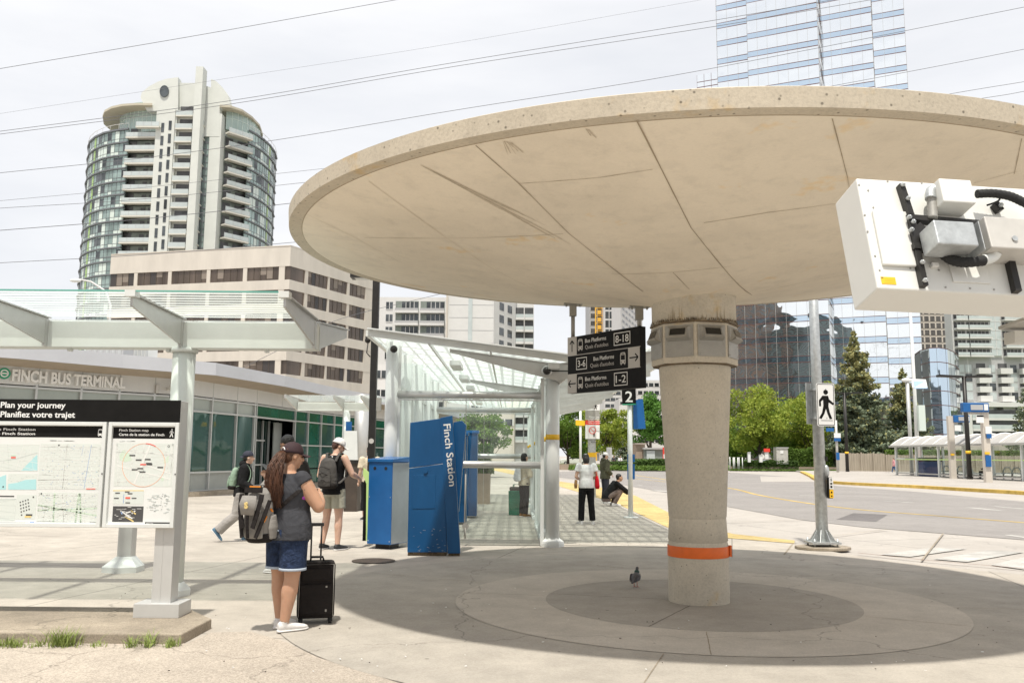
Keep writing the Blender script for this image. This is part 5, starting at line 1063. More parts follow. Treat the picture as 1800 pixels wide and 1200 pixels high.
# small canopy at the terminal entrance
ec = thing('entrance_canopy', 'small pale glass canopy on a round post outside the terminal entrance', 'canopy', (D(607, 800, 30).x, 30, 0))
cxp = ec.location.x; zc0, zc1 = D(607, 722, 30).z, D(607, 702, 30).z
mb = MB(); mb.tube([(cxp, 30, 0), (cxp, 30, zc0)], .13, 16); mb.build('post', 'alu_white', ec)
mb = MB(); mb.box((D(525, 700, 30).x, 29.9, zc0), (D(660, 700, 30).x, 30.1, zc1 - .1)); mb.build('beam', 'pale_green_metal', ec)
for px in (522, 604, 650):
    x = D(px, 700, 30).x; mb = MB(); V = [(x, 30, zc0), (x, 30, zc1), (x - .1, 28.7, zc1 + .08), (x - .1, 28.7, zc1 - .04)]; mb.add(V + [(a + .05, b, c) for a, b, c in V], [(0, 1, 2, 3), (7, 6, 5, 4), (0, 4, 5, 1), (1, 5, 6, 2), (2, 6, 7, 3), (3, 7, 4, 0)]); mb.build('arm', 'alu', ec)
mb = MB(); x0, x1 = D(512, 700, 29).x, D(668, 700, 29).x; mb.add([(x0, 28.6, zc1 + .05), (x1, 28.6, zc1 + .05), (x1, 31.3, zc1), (x0, 31.3, zc1)], [(0, 1, 2, 3)]); mb.build('glass_pane', 'frit_stripes', ec, uvfn=lambda p: (p.x, p.y))
mb = MB(); z_ = D(607, 752, 29.85).z; mb.box((cxp + .02, 29.82, z_ - .22), (cxp + .22, 29.86, z_ + .22)); mb.build('blue_notice', 'blue_light', ec)
# wider grey column and garden planters/seat by the door
mb = MB(); c = G(632, 858); mb.tube([(c.x, c.y, 0), (c.x, c.y, 4.2)], .32, 20); tag(mb.build('round_column', 'alu'), 'thick grey round column near the terminal entrance right of the blue notice', 'column')

# ---------------------------------------------------------------- beige concrete office block
cA, cO, cB = D(178, 700, 134), D(500, 700, 127), D(655, 700, 146)
dirL = (Vector((cA.x, 134, 0)) - Vector((cO.x, 127, 0))).normalized(); dirR = (Vector((cB.x, 146, 0)) - Vector((cO.x, 127, 0))).normalized()
LO = Vector((cO.x, 127, 0)); Lw = (Vector((cA.x, 134, 0)) - LO).length; Rw = (Vector((cB.x, 146, 0)) - LO).length
zt = D(500, 432, 127).z
ob = thing('office_block', 'beige concrete office block with dark ribbon windows behind the terminal', 'office building', tuple(LO))
fl = Facade([LO + dirL * Lw, LO, LO + dirR * Rw]); FH = 3.52; NF = 9
ztop = [zt - 3.05 - FH * k for k in range(NF)]
mb = MB(); mb.prism([tuple((LO + dirL * Lw)[:2]), tuple(LO[:2]), tuple((LO + dirR * Rw)[:2]), tuple((LO + dirR * Rw + dirL * Lw)[:2])], 0, zt - .2)
mb.v = [Vector((LO.x + (p.x - LO.x) * .985, LO.y + .5 + (p.y - LO.y) * .985, p.z)) for p in mb.v]; mb.build('core', 'bronze_mullion', ob)
prev = zt
for k in range(NF + 1):
    z1 = prev; z0 = ztop[k] if k < NF else 0
    if z1 - z0 > .1: mb = MB(); fl.panel(mb, 0, fl.L, z0, z1, .0, .5); mb.build('spandrel', 'beige_concrete', ob)
    prev = ztop[k] - 2.05 if k < NF else 0
s5 = sum  # noqa
def sxf(fac, px, z):
    best = None
    for k in range(1500):
        t = fac.L * k / 1500; q = fac.at(t, z); fw = q.y * math.cos(PITCH) + (q.z - HC) * math.sin(PITCH); up = -q.y * math.sin(PITCH) + (q.z - HC) * math.cos(PITCH); x = 900 + F * (q.x * math.cos(ROLL) + up * math.sin(ROLL)) / fw
        if best is None or abs(x - px) < best[0]: best = (abs(x - px), t)
    return best[1]
bays = [(sxf(fl, a, zt - 4), sxf(fl, b, zt - 4)) for a, b in ((186, 235), (241, 295), (301, 363), (369, 427), (434, 490), (500, 537), (542, 577), (580, 611), (615, 643))]
rb_ = random.Random(8); mat('blind_pale', (0.24, 0.20, 0.165), .5); mat('blind_dark', (0.05, 0.042, 0.038), .15)
for k in range(NF):
    zt_k = ztop[k]
    e = [0] + [x for b in bays for x in b] + [fl.L]
    for j in range(0, len(e) - 1, 2):
        if e[j + 1] - e[j] > .05: mb = MB(); fl.panel(mb, e[j], e[j + 1], zt_k - 2.05, zt_k, -.03, .4); mb.build('pier', 'beige_fin', ob)
    for a, b in bays:
        mb = MB(); fl.panel(mb, a, b, zt_k - 2.05, zt_k, -.22, .06); w_ = mb.build('window', 'bronze_pane', ob)
        mb = MB(); n = max(2, round((b - a) / 1.05))
        for q in range(1, n): s_ = a + (b - a) * q / n; fl.panel(mb, s_ - .035, s_ + .035, zt_k - 2.05, zt_k, -.17, .05)
        mb.build('mullions', 'bronze_mullion', w_)
        for q in range(n):
            if rb_.random() < .45: mb = MB(); s0_, s1_ = a + (b - a) * q / n + .05, a + (b - a) * (q + 1) / n - .05; kk = rb_.choice((0, 1)); fl.panel(mb, s0_, s1_, zt_k - 2.0 + (rb_.random() * 1.6 if kk == 0 else 0), zt_k - .03, -.205, .02); mb.build('blind', ('blind_pale', 'blind_dark')[kk], w_)

mb = MB(); fl.panel(mb, 0, fl.L, zt - .01, zt + .12, .06, .6); mb.build('coping', 'beige_fin', ob)

# ---------------------------------------------------------------- residential tower, left
Yt = 185.0
def tpx(px, Y, py=430): return D(px, py, Y).x
rt_ = thing('residential_tower', 'tall pale residential tower with curved green glass sides and stacked balconies', 'tower', (-68, 186, 0))
ZT_ = 60.0
fH = 2.98; nfl = 18; zroofL = D(180, 235, 187).z
bals_top = D(320, 212, Yt).z
# plan
PLc = [(tpx(145, 201), 201), (tpx(143, 197), 197), (tpx(146, 193.5), 193.5), (tpx(155, 190.5), 190.5), (tpx(170, 188), 188), (tpx(190, 186.4), 186.4), (tpx(213, 185.4), 185.4)]
fL = Facade(PLc)
PRc = [(tpx(428, 191), 191), (tpx(440, 193.2), 193.2), (tpx(454, 196.5), 196.5), (tpx(466, 200.5), 200.5), (tpx(475, 205), 205), (tpx(479, 210), 210)]
fR = Facade(PRc)
ptx = lambda px, Y: (tpx(px, Y), Y)
zL0 = D(213, 228, 185.4).z; zR0 = D(428, 231, 191).z
mb = MB(); mb.prism([ptx(213, 187.5), ptx(268, 187.2), ptx(390, 188.0), ptx(428, 194), ptx(470, 207), ptx(470, 222), ptx(150, 222), ptx(150, 204), ptx(165, 192)], 0, zL0 - .5); mb.build('core', 'recess_mid', rt_)
top = zL0
def curve_side(fac, ztop_, n, seed, pre):
    rr_ = random.Random(seed)
    for k in range(n):
        z1 = ztop_ - k * fH; z0 = z1 - fH
        if z0 < 12: break
        mb = MB(); fac.panel(mb, 0, fac.L, z0 + .28, z1 - .0, 0, .25); band_ = mb.build('window_band', 'aqua_glass', rt_)
        mb = MB(); n_ = int(fac.L / 1.15)
        for q in range(n_):
            a = fac.L * q / n_; b = fac.L * (q + 1) / n_
            r = rr_.random() if q not in (n_ // 2,) else 2
            if r < .38: mb.mslot(0); fac.panel(mb, a + .05, b - .05, z0 + .30, z0 + (1.05 if r < .2 else 2.8), .03, .05)
            elif r == 2: mb.mslot(1); fac.panel(mb, a + .1, b - .1, z0 + .3, z1 - .2, .04, .05)
            elif r < .6: mb.mslot(2); fac.panel(mb, a + .05, b - .05, z0 + 1.1, z0 + 2.75, .03, .05)
            mb.mslot(3); fac.panel(mb, b - .04, b + .04, z0 + .28, z1, .05, .06)
        mb.mslot(3); fac.panel(mb, 0, fac.L, z0 + 1.02, z0 + 1.10, .055, .06); mb.build('panes', ['aqua_white', 'lime_panel', 'pane_dark', 'slab_dark'], band_)
        mb = MB(); fac.panel(mb, 0, fac.L, z0, z0 + .30, .28 + .0, .5); mb.build('floor_edge', 'slab_dark', rt_)
curve_side(fL, zL0, 18, 1, 0); curve_side(fR, zR0, 18, 2, 0)
for fac, z in ((fL, zL0), (fR, zR0)):      # roof terrace rails
    mb = MB(); fac.panel(mb, 0, fac.L, z - .02, z + .35, .3, .4); mb.build('floor_edge', 'slab_dark', rt_)
    mb = MB()
    for q in range(10): s_ = fac.L * q / 9; fac.panel(mb, s_ - .03, s_ + .03, z + .3, z + 1.5, .15, .05)
    fac.panel(mb, 0, fac.L, z + 1.42, z + 1.5, .16, .06); mb.build('railing', 'apt_white', rt_)
# balcony stacks
def balcony(fac, s0, s1, z, proj=1.5, fascia='slab_pale', glass='balc_glass'):
    mb = MB(); mb.mslot(0); fac.panel(mb, s0, s1, z, z + .32, proj, proj); mb.mslot(1); fac.panel(mb, s0 + .05, s1 - .05, z + .36, z + 1.32, proj - .02, .05)
    mb.mslot(2); n = max(2, int((s1 - s0) / 1.6))
    for q in range(n + 1): s_ = s0 + .06 + (s1 - s0 - .12) * q / n; fac.panel(mb, s_ - .03, s_ + .03, z + .32, z + 1.36, proj + .01, .05)
    return mb.build('balcony', [fascia, glass, 'apt_grey'], rt_)
fBL = Facade([ptx(213, 186.2), ptx(270, 185.9)]); fBR = Facade([ptx(386, 187.2), ptx(430, 192.2)]); fM = Facade([ptx(300, 184.9), ptx(334, 184.6)]); fM2 = Facade([ptx(343, 183.6), ptx(352, 184.6)])
zb = D(240, 243, 185).z
for k in range(15):
    z = zb - k * fH
    if z < 18: break
    balcony(fBL, 0, fBL.L, z, 1.3)
    mb = MB(); fBL.panel(mb, .2, fBL.L, z + .35, z + fH - .1, -.6, .1); wr = mb.build('recess', 'recess_mid', rt_)
    mb = MB(); fBL.panel(mb, .2, 1.8, z + .35, z + fH - .2, -.5, .05); fBL.panel(mb, 3.6, 4.6, z + .35, z + 2.5, -.5, .05); fBL.panel(mb, 5.2, 6.4, z + .35, z + 2.5, -.5, .05); mb.build('window', 'recess_dark', wr)
    zz = z - .2; balcony(fBR, 0, fBR.L, D(400, 262, 188).z - k * fH, 1.5)
    mb = MB(); zq = D(400, 262, 188).z - k * fH; fBR.panel(mb, 0, fBR.L, zq + .35, zq + fH - .1, -.3, .1); wr = mb.build('recess', 'recess_mid', rt_)
    mb = MB(); fBR.panel(mb, .3, 2.2, zq + .35, zq + 2.6, -.2, .05); fBR.panel(mb, 3.4, 6.2, zq + .35, zq + 2.6, -.2, .05); mb.build('window', 'recess_dark', wr)
# central white slab: left wing with slit windows, crown and pier
def wallq(mb, px0, px1, Y0, Y1, zb_, zt0, zt1, th=1.2):
    a, b = Vector((tpx(px0, Y0), Y0, 0)), Vector((tpx(px1, Y1), Y1, 0)); f_ = Facade([a, b]); return f_.panel(mb, 0, f_.L, zb_, zt0, 0, th, zb_, zt1)
zA = lambda px, py, Y=184.0: D(px, py, Y).z
wL = Facade([ptx(268, 184.6), ptx(301, 184.2)]); mb = MB(); V = []
arch = [(268, 172), (262, 164), (276, 152), (285, 146), (296, 141), (309, 138)]
cr = [(268, 195), (258, 195), (247, 172), (249, 163), (262, 152), (277, 144), (292, 139), (313, 136), (313, 195)]
wl_ = [Vector((D(x, y, 184.6).x, 184.6, D(x, y, 184.6).z)) for x, y in cr]
mb = MB(); wedge(mb, [tuple(p) for p in wl_], 2.0); mb.build('crown', 'tower_white', rt_)
mb = MB(); mb.box((tpx(269, 184.5, 300), 184.5, 0), (tpx(302, 184.5, 300), 187, zA(290, 190, 184.5))); mb.build('slab_wall', 'tower_white', rt_)
mb = MB()
for k in range(17):
    for px, dz in ((281, 0), (294, .5)):
        z = zA(285, 231) - k * fH + dz
        if z < 16: continue
        mb = MB(); x = tpx(px, 184.4, 300); mb.box((x - .32, 184.42, z), (x + .32, 184.52, z + 2.1)); mb.build('slit_window', 'pane_dark', rt_)
c = D(289, 161, 184.5); mb = MB(); mb.tube([(c.x, 184.3, c.z), (c.x, 184.7, c.z)], 1.0, 28); mb.v = [Vector((p.x, p.y, c.z + (p.z - c.z) * 1.35)) for p in mb.v]; mb.build('oval_louvre', 'pane_dark', rt_)
mb = MB(); mb.box((tpx(302, 185.6, 300), 185.6, 0), (tpx(336, 185.6, 300), 188, zA(320, 146, 185.6))); mb.build('recess_wall', 'tower_white', rt_)
zm = zA(318, 203, 184)
for k in range(16):
    z = zm - k * fH
    if z < 16: break
    mb = MB(); mb.mslot(1); mb.box((tpx(303, 184.6, 300), 184.6, z + .3), (tpx(333, 184.6, 300), 184.66, z + 1.35)); mb.mslot(0); mb.box((tpx(303, 184.6, 300), 184.5, z), (tpx(333, 184.6, 300), 185.6, z + .3)); mb.build('balcony', ['slab_pale', 'balc_glass'], rt_)
    mb = MB(); mb.box((tpx(311, 185.5, 300), 185.5, z + 1.2), (tpx(334, 185.5, 300), 185.59, z + 2.65)); mb.build('window', 'recess_dark', rt_)
mb = MB(); mb.box((tpx(303, 185.3, 300), 184.8, 0), (tpx(307, 185.3, 300), 185.6, zA(320, 203, 185))); mb.build('recess_jamb', 'tower_white', rt_)
pier = [D(334, 700, 182), D(347, 700, 182)]
mb = MB(); mb.box((tpx(334, 182, 300), 182, 0), (tpx(347, 182, 300), 184.5, zA(340, 117, 182))); mb.v = [Vector((p.x, p.y, p.z - (1.1 if (p.x > -67.2 and p.z > 50) else 0))) for p in mb.v]; mb.build('pier', 'tower_white', rt_)
# crown wall right of the pier, curved end
cr2 = [(346, 240), (346, 145), (358, 150), (371, 154), (371, 139), (380, 143), (392, 155), (401, 168), (405, 186), (386, 190), (386, 240)]
mb = MB(); wedge(mb, [tuple(D(x, y, 184.9)) for x, y in cr2], 1.6); mb.build('crown', 'tower_white', rt_)
mb = MB(); mb.box((tpx(365, 184.95, 300), 184.95, 0), (tpx(385, 184.95, 300), 189, zA(370, 200, 185))); mb.build('slab_wall', 'tower_white', rt_)
mb = MB(); mb.box((tpx(347, 185.3, 300), 185.3, 0), (tpx(366, 185.3, 300), 188, zA(350, 180, 185.3))); wc = mb.build('window_shaft', 'aqua_glass', rt_)
mb = MB()
for k in range(34):
    z = zA(350, 183, 185) - k * fH / 2
    if z < 16: break
    mb.box((tpx(347, 185.2, 300), 185.2, z), (tpx(366, 185.2, 300), 185.3, z + (.35 if k % 2 == 0 else .12)))
for px in (356, 360.5, 365): mb.box((tpx(px, 185.2, 300) - .06, 185.18, 16), (tpx(px, 185.2, 300) + .06, 185.3, zA(350, 183, 185)))
mb.build('glazing_bars', 'slab_dark', wc)
for k in range(15):
    z = zA(350, 222, 184) - k * fH
    if z < 16: break
    mb = MB(); mb.mslot(1); mb.box((tpx(347, 184, 300), 183.9, z + .3), (tpx(354, 184, 300), 184, z + 1.35)); mb.mslot(0); mb.box((tpx(347, 184, 300), 183.9, z), (tpx(354, 184, 300), 185.2, z + .3)); mb.build('balcony', ['slab_pale', 'balc_glass'], rt_)
# penthouse drums with saucer roofs
zs = D(230, 180, 188).z
PH = Facade([ptx(196, 190.5), ptx(205, 188.5), ptx(222, 187.2), ptx(245, 186.4), ptx(270, 186.2)]); zph0, zph1 = D(240, 218, 187).z, D(240, 180, 187).z
mb = MB(); PH.panel(mb, 0, PH.L, zL0, zph1, 0, 1); pw = mb.build('penthouse_glazing', 'aqua_pale', rt_)
mb = MB()
for q in range(12): s_ = PH.L * q / 11; PH.panel(mb, s_ - .05, s_ + .05, zL0, zph1, .06, .08)
for z in (zph0 + 1.5, zph0 + 3): PH.panel(mb, 0, PH.L, z, z + .1, .06, .08)
mb.build('glazing_bars', 'aqua_white', pw)
def saucer(pts, z0, drop):      # thin roof plate with a rounded rim following px outline
    mb = MB(); q = [(D(x, y, Y).x, Y) for x, y, Y in pts]; mb.prism(q, z0, z0 + .5); return mb.build('saucer_roof', 'tower_roof', rt_)
zsa = D(215, 186, 184).z
saucer([(268, 180, 183.6), (240, 180, 183.6), (215, 184, 184.2), (196, 188, 185.6), (184, 192, 187.8), (181, 195, 190.5), (184, 195, 195), (200, 195, 200), (268, 195, 200)], zsa, 0)
PH2 = Facade([ptx(386, 187), ptx(405, 188), ptx(424, 190.5), ptx(438, 194), ptx(447, 198), ptx(449, 202)]); zq1 = D(420, 205, 190).z
mb = MB(); PH2.panel(mb, 0, PH2.L, zR0 - 1, zq1 + .2, 0, 1); pw = mb.build('penthouse_glazing', 'aqua_pale', rt_)
mb = MB()
for q in range(14): s_ = PH2.L * q / 13; PH2.panel(mb, s_ - .05, s_ + .05, zR0 - 1, zq1, .06, .08)
for z in (zR0 + 1.5, zR0 + 3.2): PH2.panel(mb, 0, PH2.L, z, z + .1, .06, .08)
mb.build('glazing_bars', 'aqua_white', pw)
saucer([(386, 190, 184.4), (404, 200, 184.8), (425, 205, 187), (443, 210, 191), (457, 215, 196), (463, 220, 202), (460, 220, 208), (386, 215, 208)], zq1, 0)
balcony(Facade([ptx(228, 184.6), ptx(270, 184.6)]), 0, 5.2, D(240, 225, 184).z - .0, 1.0)
balcony(Facade([ptx(386, 186.2), ptx(430, 191.0)]), 0, 6.9, D(400, 238, 187).z, 1.4)

# ---------------------------------------------------------------- white apartment block behind the shelter
Ya = 190.0; ab = thing('apartment_block', 'white apartment block with recessed balconies seen under the concrete canopy', 'apartment building', (-18, Ya, 0))
ax = lambda px, Y=Ya: D(px, 640, Y).x
zpx = lambda py, px=800, Y=Ya: D(px, py, Y).z
mb = MB(); mb.box((ax(600), Ya, 0), (ax(787), Ya + 14, zpx(523))); mb.build('wing', 'apt_white', ab)
mb = MB(); mb.box((ax(786), Ya - 4, 0), (ax(867, Ya - 4), Ya + 14, zpx(380))); mb.build('wing', 'apt_white', ab)
mb = MB(); mb.add([(ax(867, Ya - 4), Ya - 4, 0), (ax(906), Ya + 6, 0), (ax(906), Ya + 12, 0), (ax(867, Ya - 4), Ya + 12, 0)] + [(ax(867, Ya - 4), Ya - 4, zpx(380)), (ax(906), Ya + 6, zpx(380)), (ax(906), Ya + 12, zpx(380)), (ax(867, Ya - 4), Ya + 12, zpx(380))], [(0, 1, 5, 4), (1, 2, 6, 5), (2, 3, 7, 6), (3, 0, 4, 7), (4, 5, 6, 7)]); mb.build('wing', 'apt_white', ab)
mb = MB(); mb.box((ax(905, Ya + 8), Ya + 8, 0), (ax(938, Ya + 8), Ya + 20, zpx(512))); mb.build('wing', 'apt_white', ab)
mb = MB(); mb.box((ax(785), Ya - 4.4, 0), (ax(788), Ya - 3.9, zpx(524))); mb.build('fin', 'beige_fin', ab)
mb = MB(); mb.box((ax(822, Ya - 4), Ya - 4.15, 0), (ax(829, Ya - 4), Ya - 4, zpx(380))); mb.build('service_shaft', 'balc_glass', ab)
fh_ = 22.4 / F * Ya
for k in range(11):
    z1 = zpx(530) - k * fh_; mb = MB(); mb.box((ax(788, Ya - 4), Ya - 4.03, z1 - .45 - 1.0), (ax(867, Ya - 4), Ya - 3.99, z1 - .35 - 1.0)); mb.build('wall_joint', 'apt_grey', ab)
    if z1 < 4: break
    for (a, b) in ((693, 734), (737, 780)):
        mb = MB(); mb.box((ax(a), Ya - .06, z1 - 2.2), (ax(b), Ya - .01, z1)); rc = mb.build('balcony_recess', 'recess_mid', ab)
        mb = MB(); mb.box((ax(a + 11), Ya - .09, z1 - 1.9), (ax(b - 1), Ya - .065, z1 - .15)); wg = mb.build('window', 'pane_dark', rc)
        mb = MB()
        for q in range(1, 4): x = ax(a + 11 + (b - a - 12) * q / 4); mb.box((x - .06, Ya - .12, z1 - 1.9), (x + .06, Ya - .092, z1 - .15))
        mb.build('glazing_bars', 'apt_white', wg)
        mb = MB(); mb.box((ax(a), Ya - 1.4, z1 - 2.75), (ax(b), Ya, z1 - 2.2)); mb.mslot(1); mb.box((ax(a), Ya - 1.42, z1 - 2.2), (ax(b), Ya - 1.38, z1 - 1.75)); mb.build('balcony', ['apt_white', 'apt_grey'], ab)
    for a, b in ((660, 664), (676, 688)):
        mb = MB(); mb.box((ax(a), Ya - .05, z1 - 1.9), (ax(b), Ya - .01, z1 - .2)); wg = mb.build('window', 'pane_dark', ab)
        mb = MB(); x = ax((a + b) / 2); mb.box((x - .06, Ya - .09, z1 - 1.9), (x + .06, Ya - .052, z1 - .2)); mb.box((ax(a), Ya - .09, z1 - 1.95), (ax(b), Ya - .052, z1 - 1.8)); mb.build('sash', 'apt_white', wg)
    for f0 in (.25, .62):
        A_ = Vector((ax(867, Ya - 4), Ya - 4, 0)); B2 = Vector((ax(906), Ya + 6, 0)); ff = Facade([A_, B2]); z2 = z1 - .3
        mb = MB(); ff.panel(mb, ff.L * f0, ff.L * f0 + 2.2, z2 - 1.7, z2, .04, .1); mb.build('window', 'pane_dark', ab)
    for a, b in ((905, 920), (922, 937)):
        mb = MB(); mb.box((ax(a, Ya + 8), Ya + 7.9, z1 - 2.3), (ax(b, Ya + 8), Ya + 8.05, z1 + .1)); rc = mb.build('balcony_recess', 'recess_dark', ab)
        mb = MB(); mb.box((ax(a, Ya + 8), Ya + 6.5, z1 - 2.9), (ax(b, Ya + 8), Ya + 8, z1 - 2.4)); mb.mslot(1); mb.box((ax(a, Ya + 8), Ya + 6.5, z1 - 2.4), (ax(b, Ya + 8), Ya + 6.55, z1 - 1.6)); mb.build('balcony', ['apt_white', 'balc_glass'], ab)

# ---------------------------------------------------------------- towers between the hanging sign and the column
def slab_tower(name, label, px0, px1, pytop, Y, depth, wall, storey_px, slope=0, panes=None, bar='apt_white', ang=0.0, cat='tower', frac=.55, ncol=0):
    x0, x1 = D(px0, 640, Y).x, D(px1, 640, Y).x; f_ = Facade([(x0, Y), (x1, Y + ang)]); zt = D((px0 + px1) / 2, pytop, Y).z
    t = thing(name, label, cat, ((x0 + x1) / 2, Y, 0)); mb = MB(); mb.prism([(x0, Y), (x1, Y + ang), (x1 + .2, Y + ang + depth), (x0 + .2, Y + depth)], 0, zt); mb.build('wall', wall, t)
    h = storey_px / F * Y; n = int((zt - 4) / h)
    for k in range(min(n, 60)):
        z = zt - .8 - k * h
        mb = MB(); f_.panel(mb, f_.L * .03, f_.L * .97, z - h * frac, z, .06, .1); w = mb.build('window_band', panes or 'pane_dark', t)
        if ncol:
            mb = MB()
            for q in range(ncol + 1): s_ = f_.L * (.03 + .94 * q / ncol); f_.panel(mb, s_ - f_.L * .016, s_ + f_.L * .016, z - h * frac, z, .09, .05)
            mb.build('mullions', bar, w)
    return t, f_, zt, h
t1, f1, zt1, h1 = slab_tower('hoist_tower', 'narrow grey tower under construction with a yellow hoist left of the sign hangers', 1037, 1063, 430, 300, 20, 'concrete_grey', 13.5, ncol=2, panes='recess_dark', frac=.6)
mb = MB(); x0, x1 = D(1046, 600, 297).x, D(1061, 600, 297).x; mb.box((x0, 296.5, 0), (x0 + .4, 297, zt1)); mb.box((x1 - .4, 296.5, 0), (x1, 297, zt1))
for k in range(36):
    z = zt1 - k * 2.6
    if z < 2: break
    mb.box((x0, 296.6, z), (x1, 296.9, z + .3)); mb.box((x0 + .8, 296.4, z + .6), (x1 - .8, 297, z + 2.0))
mb.build('hoist_mast', 'hoist_yellow', t1)
slab_tower('high_rise', 'white high rise with vertical window strips beside the yellow hoist tower', 1063, 1094, 420, 290, 20, 'apt_white', 16, ncol=4, frac=.8, panes='pane_dark')
slab_tower('high_rise', 'white high rise with slanting dark balcony rows right behind the sign hanger', 1092, 1165, 400, 250, 25, 'apt_white', 11.5, ang=38, frac=.38, panes='recess_dark', ncol=7)
t_, f_, z_, h_ = slab_tower('apartment_block', 'lower white apartment block with square windows behind the platform 2 pole', 1062, 1092, 650, 230, 16, 'apt_white', 11, frac=.5, ncol=3, cat='apartment building')
slab_tower('apartment_block', 'plain white block right behind the blue flag of platform 2', 1088, 1120, 700, 205, 12, 'apt_white', 30, frac=.15, ncol=2, cat='apartment building')
slab_tower('apartment_block', 'pale stepped apartment block left of the concrete column above the round green tree', 1118, 1180, 668, 240, 16, 'apt_white', 14, frac=.45, ncol=6, cat='apartment building')
# low building seen through the shelter
slab_tower('apartment_block', 'cream low apartment block seen through the shelter glass', 826, 905, 700, 120, 12, 'beige_fin', 26, frac=.45, ncol=5, cat='apartment building')
slab_tower('low_building', 'long low white building glimpsed past the terminal end', 655, 700, 640, 110, 12, 'apt_white', 34, frac=.4, ncol=3, cat='building')

# ---------------------------------------------------------------- the mirror-glass office tower on the right
g0 = Vector((D(1463, 700, 160).x, 160, 0)); dg = Vector((.91, -.415, 0)).normalized(); ng = Vector((.415, .91, 0)).normalized()
# walk left to right: each bay steps back at its right end
bw = [24, 7.2, 13.6]; 
A3 = g0; A2 = A3 - dg * 13.4; A1 = A2 - ng * .0 - dg * 6.2; A0 = A1 - dg * 4.4
B0 = g0 + ng * 6.0; B1 = B0 + dg * 9.6; C0 = B1 + ng * 3.6; C1 = C0 + dg * 5.9; E1 = C1 + ng * 22
pl_ = [A0 + ng * 1.6, A1 + ng * 1.6, A1 + ng * .8, A2 + ng * .8, A2, A3, B0, B1, C0, C1, E1, E1 - dg * 60, A0 + ng * 30]
gt = thing('glass_tower', 'huge mirror glass office tower with stepped facade and thin red lines rising behind the canopy', 'glass tower', tuple(g0))
HT = 110.0; HTl = D(1240, 120, 168).z
main = pl_[1:10] + [C1 + ng * 19, A1 + ng * 19]
fg = Facade([tuple(p[:2]) for p in pl_[1:11]]); FHg = 3.85
fg0 = Facade([tuple((A0 + ng * 1.6)[:2]), tuple((A1 + ng * 1.59)[:2])])
mb = MB(); mb.prism([(p.x, p.y) for p in main], 0, HT); mb.v = [Vector((p.x + .25, p.y + 1.2, p.z)) for p in mb.v]; mb.build('core', 'slab_dark', gt)
segs = [(fg.l[i], fg.l[i + 1]) for i in range(len(fg.l) - 1)]
nfl_ = int(HT / FHg)
for k in range(nfl_):
    z = k * FHg
    mb = MB(); mb.mslot(0); fg.panel(mb, 0, fg.L, z + 1.15, z + FHg, 0, .2); mb.mslot(1); fg.panel(mb, 0, fg.L, z, z + 1.15, 0, .2); fb = mb.build('glazing_band', ['tower_mirror', 'tower_mirror_blue'], gt)
    mb = MB(); fg.panel(mb, 0, fg.L, z - .06, z + .06, .07, .1); fg.panel(mb, 0, fg.L, z + 1.10, z + 1.20, .07, .1)
    mb.build('red_line', 'rose_line', fb)
mb = MB()
for a, b in segs:
    n = max(1, round((b - a) / 1.9))
    for q in range(n + 1): s_ = a + .02 + (b - a - .04) * q / n; fg.panel(mb, s_ - .025, s_ + .025, 0, HT, .03, .05)
mb.build('mullions', 'apt_grey', gt)
mb = MB(); fg0.panel(mb, 0, fg0.L, 0, HTl, 0, 14); lw = mb.build('lower_wing', 'tower_mirror', gt)
mb = MB()
for k in range(int(HTl / FHg)): fg0.panel(mb, 0, fg0.L, k * FHg + .0, k * FHg + 1.35, .02, .1)
mb.build('blue_bands', 'tower_mirror_blue', lw)
mb = MB()
for k in range(int(HTl / FHg) + 1): fg0.panel(mb, 0, fg0.L, k * FHg - .06, k * FHg + .06, .06, .1); fg0.panel(mb, 0, fg0.L, k * FHg + 1.1, k * FHg + 1.2, .06, .1)
for q in range(4): s_ = fg0.L * q / 3; fg0.panel(mb, max(0, s_ - .03), s_ + .03, 0, HTl, .05, .05)
mb.build('red_lines', 'rose_line', lw)
# curved mirror building
fc = Facade([tuple(D(x, 700, y)[:2]) for x, y in ((1612, 132), (1622, 127), (1638, 124), (1655, 123.5), (1670, 125), (1682, 128.5), (1689, 134))])
cb = thing('curved_glass_building', 'lower rounded dark mirror glass building with red lines right of the spruces', 'office building', (D(1650, 700, 125).x, 126, 0)); zc = D(1640, 611, 124).z
mb = MB(); fc.panel(mb, 0, fc.L, 3.2, zc, 0, .3); gb = mb.build('glazing', 'tower_mirror_blue', cb)
mb = MB(); n = int(zc / 2.05)
for k in range(n): fc.panel(mb, 0, fc.L, zc - k * 2.05 - .1, zc - k * 2.05, .05, .1)
mb.build('red_lines', 'rose_line', gb)
mb = MB()
for q in range(11): s_ = fc.L * q / 10; fc.panel(mb, s_ - .02, s_ + .02, 3.2, zc, .02, .05)
mb.build('mullions', 'slab_dark', gb)
mb = MB(); fc.panel(mb, 0, fc.L, 0, 3.2, -.3, .3); mb.build('base', 'stone_brown', cb)
mb = MB(); mb.prism([(p.x * .985 + fc.p[3].x * .015, p.y * .96 + 136 * .04) for p in fc.p] + [(fc.p[-1].x - .2, 141), (fc.p[0].x + 5.5, 141)], 0, zc - .3); mb.build('roof', 'slab_dark', cb)
